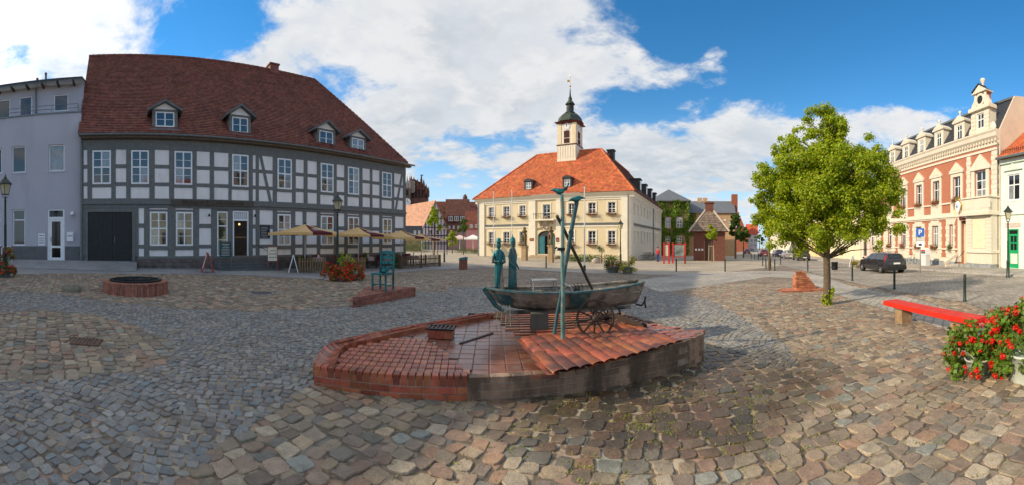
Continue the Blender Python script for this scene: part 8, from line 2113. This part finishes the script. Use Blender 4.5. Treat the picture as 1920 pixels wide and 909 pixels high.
# ------------------------------------------------------------------ bicycles
def bike_proto():
    t = thing('bicycle', 'x', 'bicycle', (0,0,0), 0, None); im = mat('bike_frame_dark', (.03,.035,.05), .4, .1, metal=.3)
    for x in (-.52,.52):
        w_ = link('wheel', None, t, (x,0,.34)); MB().tube([(.33*math.cos(a),0,.33*math.sin(a)) for a in np.linspace(0,2*pi,25)], .016, 6, False).build('tyre', TYRE, w_)
        b = MB()
        for k in range(10): a = 2*pi*k/10; b.tube([(0,0,0),(.32*math.cos(a),0,.32*math.sin(a))], .004, 3)
        b.build('spokes', RIM, w_, kind='stuff')
    MB().tube([(-.52,0,.34),(-.12,0,.30),(.38,0,.78),(-.18,0,.80),(-.12,0,.30)], .017, 6).tube([(-.18,0,.80),(-.52,0,.34)], .012, 6).tube([(.52,0,.34),(.40,0,.75),(.36,0,.98)], .016, 6).tube([(-.18,0,.80),(-.21,0,.93)], .014, 6).build('frame', im, t)
    MB().tube([(.28,-.28,1.0),(.38,-.1,1.02),(.38,.1,1.02),(.28,.28,1.0)], .013, 6).build('handlebar', RIM, t); MB().ball((-.23,0,.95), .11, 8, 5, 1.2,.7,.35).build('saddle', TRIM, t); return t
bkp = bike_proto(); first = True
base = [(FT.w(FT.X(1182)+1.3, 3.0+1.1*k), FT.rz+pi/2*0+.1*k) for k in range(6)]
BL = ['nearest the corner','second from the corner','third from the corner','fourth from the corner','fifth from the corner','farthest from the corner']
for i, (p, a) in enumerate(base):
    p.z = G(p.x,p.y); lab = f'dark bicycle parked at the town hall side wall, {BL[i]}'
    if first: o = bkp; o.location = p; o.rotation_euler = (0,0,a); o['label'] = lab; o['group'] = 'bicycles at the town hall'; first = False
    else: o = dup(bkp, p, a, lab)
for s_, lab in ((-32.6,'bicycle leaning on the stucco house plinth behind the parking sign'),(-30.2,'bicycle leaning on the stucco house plinth left of the machine'),(-34.9,'bicycle leaning on the stucco house plinth behind the black car')):
    p = FE.w(s_,-.75); p.z = G(p.x,p.y)+.12; o = dup(bkp, p, FE.rz+.05, lab); o['group'] = 'bicycles at the stucco house'
# ------------------------------------------------------------------ one person standing by the bicycles
def person(px, py, rz, lab):
    p = gp(px, py); t = thing('person', lab, 'person', p, rz)
    J = [(0,0,.93),(0,0,1.12),(0,0,1.32),(0,0,1.45),(0,-.01,1.53),(0,-.015,1.63),(0,-.01,1.73)]; RA = [.13,.12,.14,.09,.055,.085,.06]
    E_ = [(0,1),(1,2),(2,3),(3,4),(4,5),(5,6)]
    def chain(st, pts, rs):
        last = st
        for q, r in zip(pts, rs): J.append(q); RA.append(r); E_.append((last, len(J)-1)); last = len(J)-1
    for s in (-1,1):
        chain(0, [(s*.09,0,.86),(s*.10,-.02,.48),(s*.10,.02,.09),(s*.10,-.10,.05)], [.085,.06,.045,.035]); chain(2, [(s*.17,0,1.37),(s*.22,.01,1.12),(s*.20,-.09,.90),(s*.19,-.12,.82)], [.055,.042,.034,.03])
    me = bpy.data.meshes.new('body'); me.from_pydata(J, E_, []); me.materials.append(mat('skin', (.45,.26,.18), .6, .05)); o = link('body', me, t)
    sk = o.modifiers.new('skin', 'SKIN'); 
    for v, r in zip(me.skin_vertices[0].data, RA): v.radius = (r, r)
    me.skin_vertices[0].data[0].use_root = True; o.modifiers.new('smooth', 'SUBSURF').levels = 1; o.modifiers['smooth'].render_levels = 1
    jm = mat('red_jacket', (.42,.02,.05), .8, .1); bm2 = mat('blue_trousers', (.03,.05,.16), .8, .1)
    k = loft([(.84,0,0,.17,.12),(1.0,0,0,.155,.115),(1.2,0,0,.175,.125),(1.36,0,0,.19,.115),(1.44,0,0,.12,.09),(1.48,0,0,.07,.06)], 12)
    for s in (-1,1): k.tube([(s*.16,0,1.38),(s*.225,.01,1.12),(s*.205,-.09,.92)], [.07,.058,.048], 8)
    k.build('jacket', jm, t); k = loft([(.78,0,0,.165,.12),(.92,0,0,.16,.118)], 12)
    for s in (-1,1): k.tube([(s*.085,0,.88),(s*.10,-.02,.48),(s*.10,.015,.1)], [.10,.075,.06], 8)
    k.build('trousers', bm2, t); MB().ball((0,.01,1.68), .098, 10, 7, 1,1.05,1.0).build('hair', mat('dark_hair', (.04,.025,.015), .7), t)
    for s in (-1,1): MB().bbox(s*.10-.045,s*.10+.045,-.17,.07,0,.08,.02).build('shoe', TRIM, t)
    h2 = MB()
    for s in (-1,1): hand(h2, (s*.19,-.12,.83), (0,-.3,-1), .02)
    face(t, (0,-.015,1.64), .08, mat('skin', (.45,.26,.18)))
person(1233.5,490,2.2,'person in a red jacket and blue trousers beside the parked bicycles')

V = []; Fc = []
for i in range(170):
    px, py = (random.gauss(1800,70), random.gauss(715,22)) if i < 60 else (random.gauss(1560,90), random.gauss(590,25))
    if py < 560: continue
    p = gp(px, py); a = random.uniform(0,6.28); s = random.uniform(.012,.022); o = len(V); z = p.z+.032
    V += [(p.x+s*math.cos(a),p.y+s*math.sin(a),z),(p.x-s*.6*math.sin(a),p.y+s*.6*math.cos(a),z+.006),(p.x-s*math.cos(a),p.y-s*math.sin(a),z),(p.x+s*.6*math.sin(a),p.y-s*.6*math.cos(a),z+.002)]; Fc.append((o,o+1,o+2,o+3))
raw('fallen_leaves', V, Fc, mat('dry_leaf', (.22,.13,.05), .8, .2, rand='isl', amp=.5, hue=.04), kind='stuff')
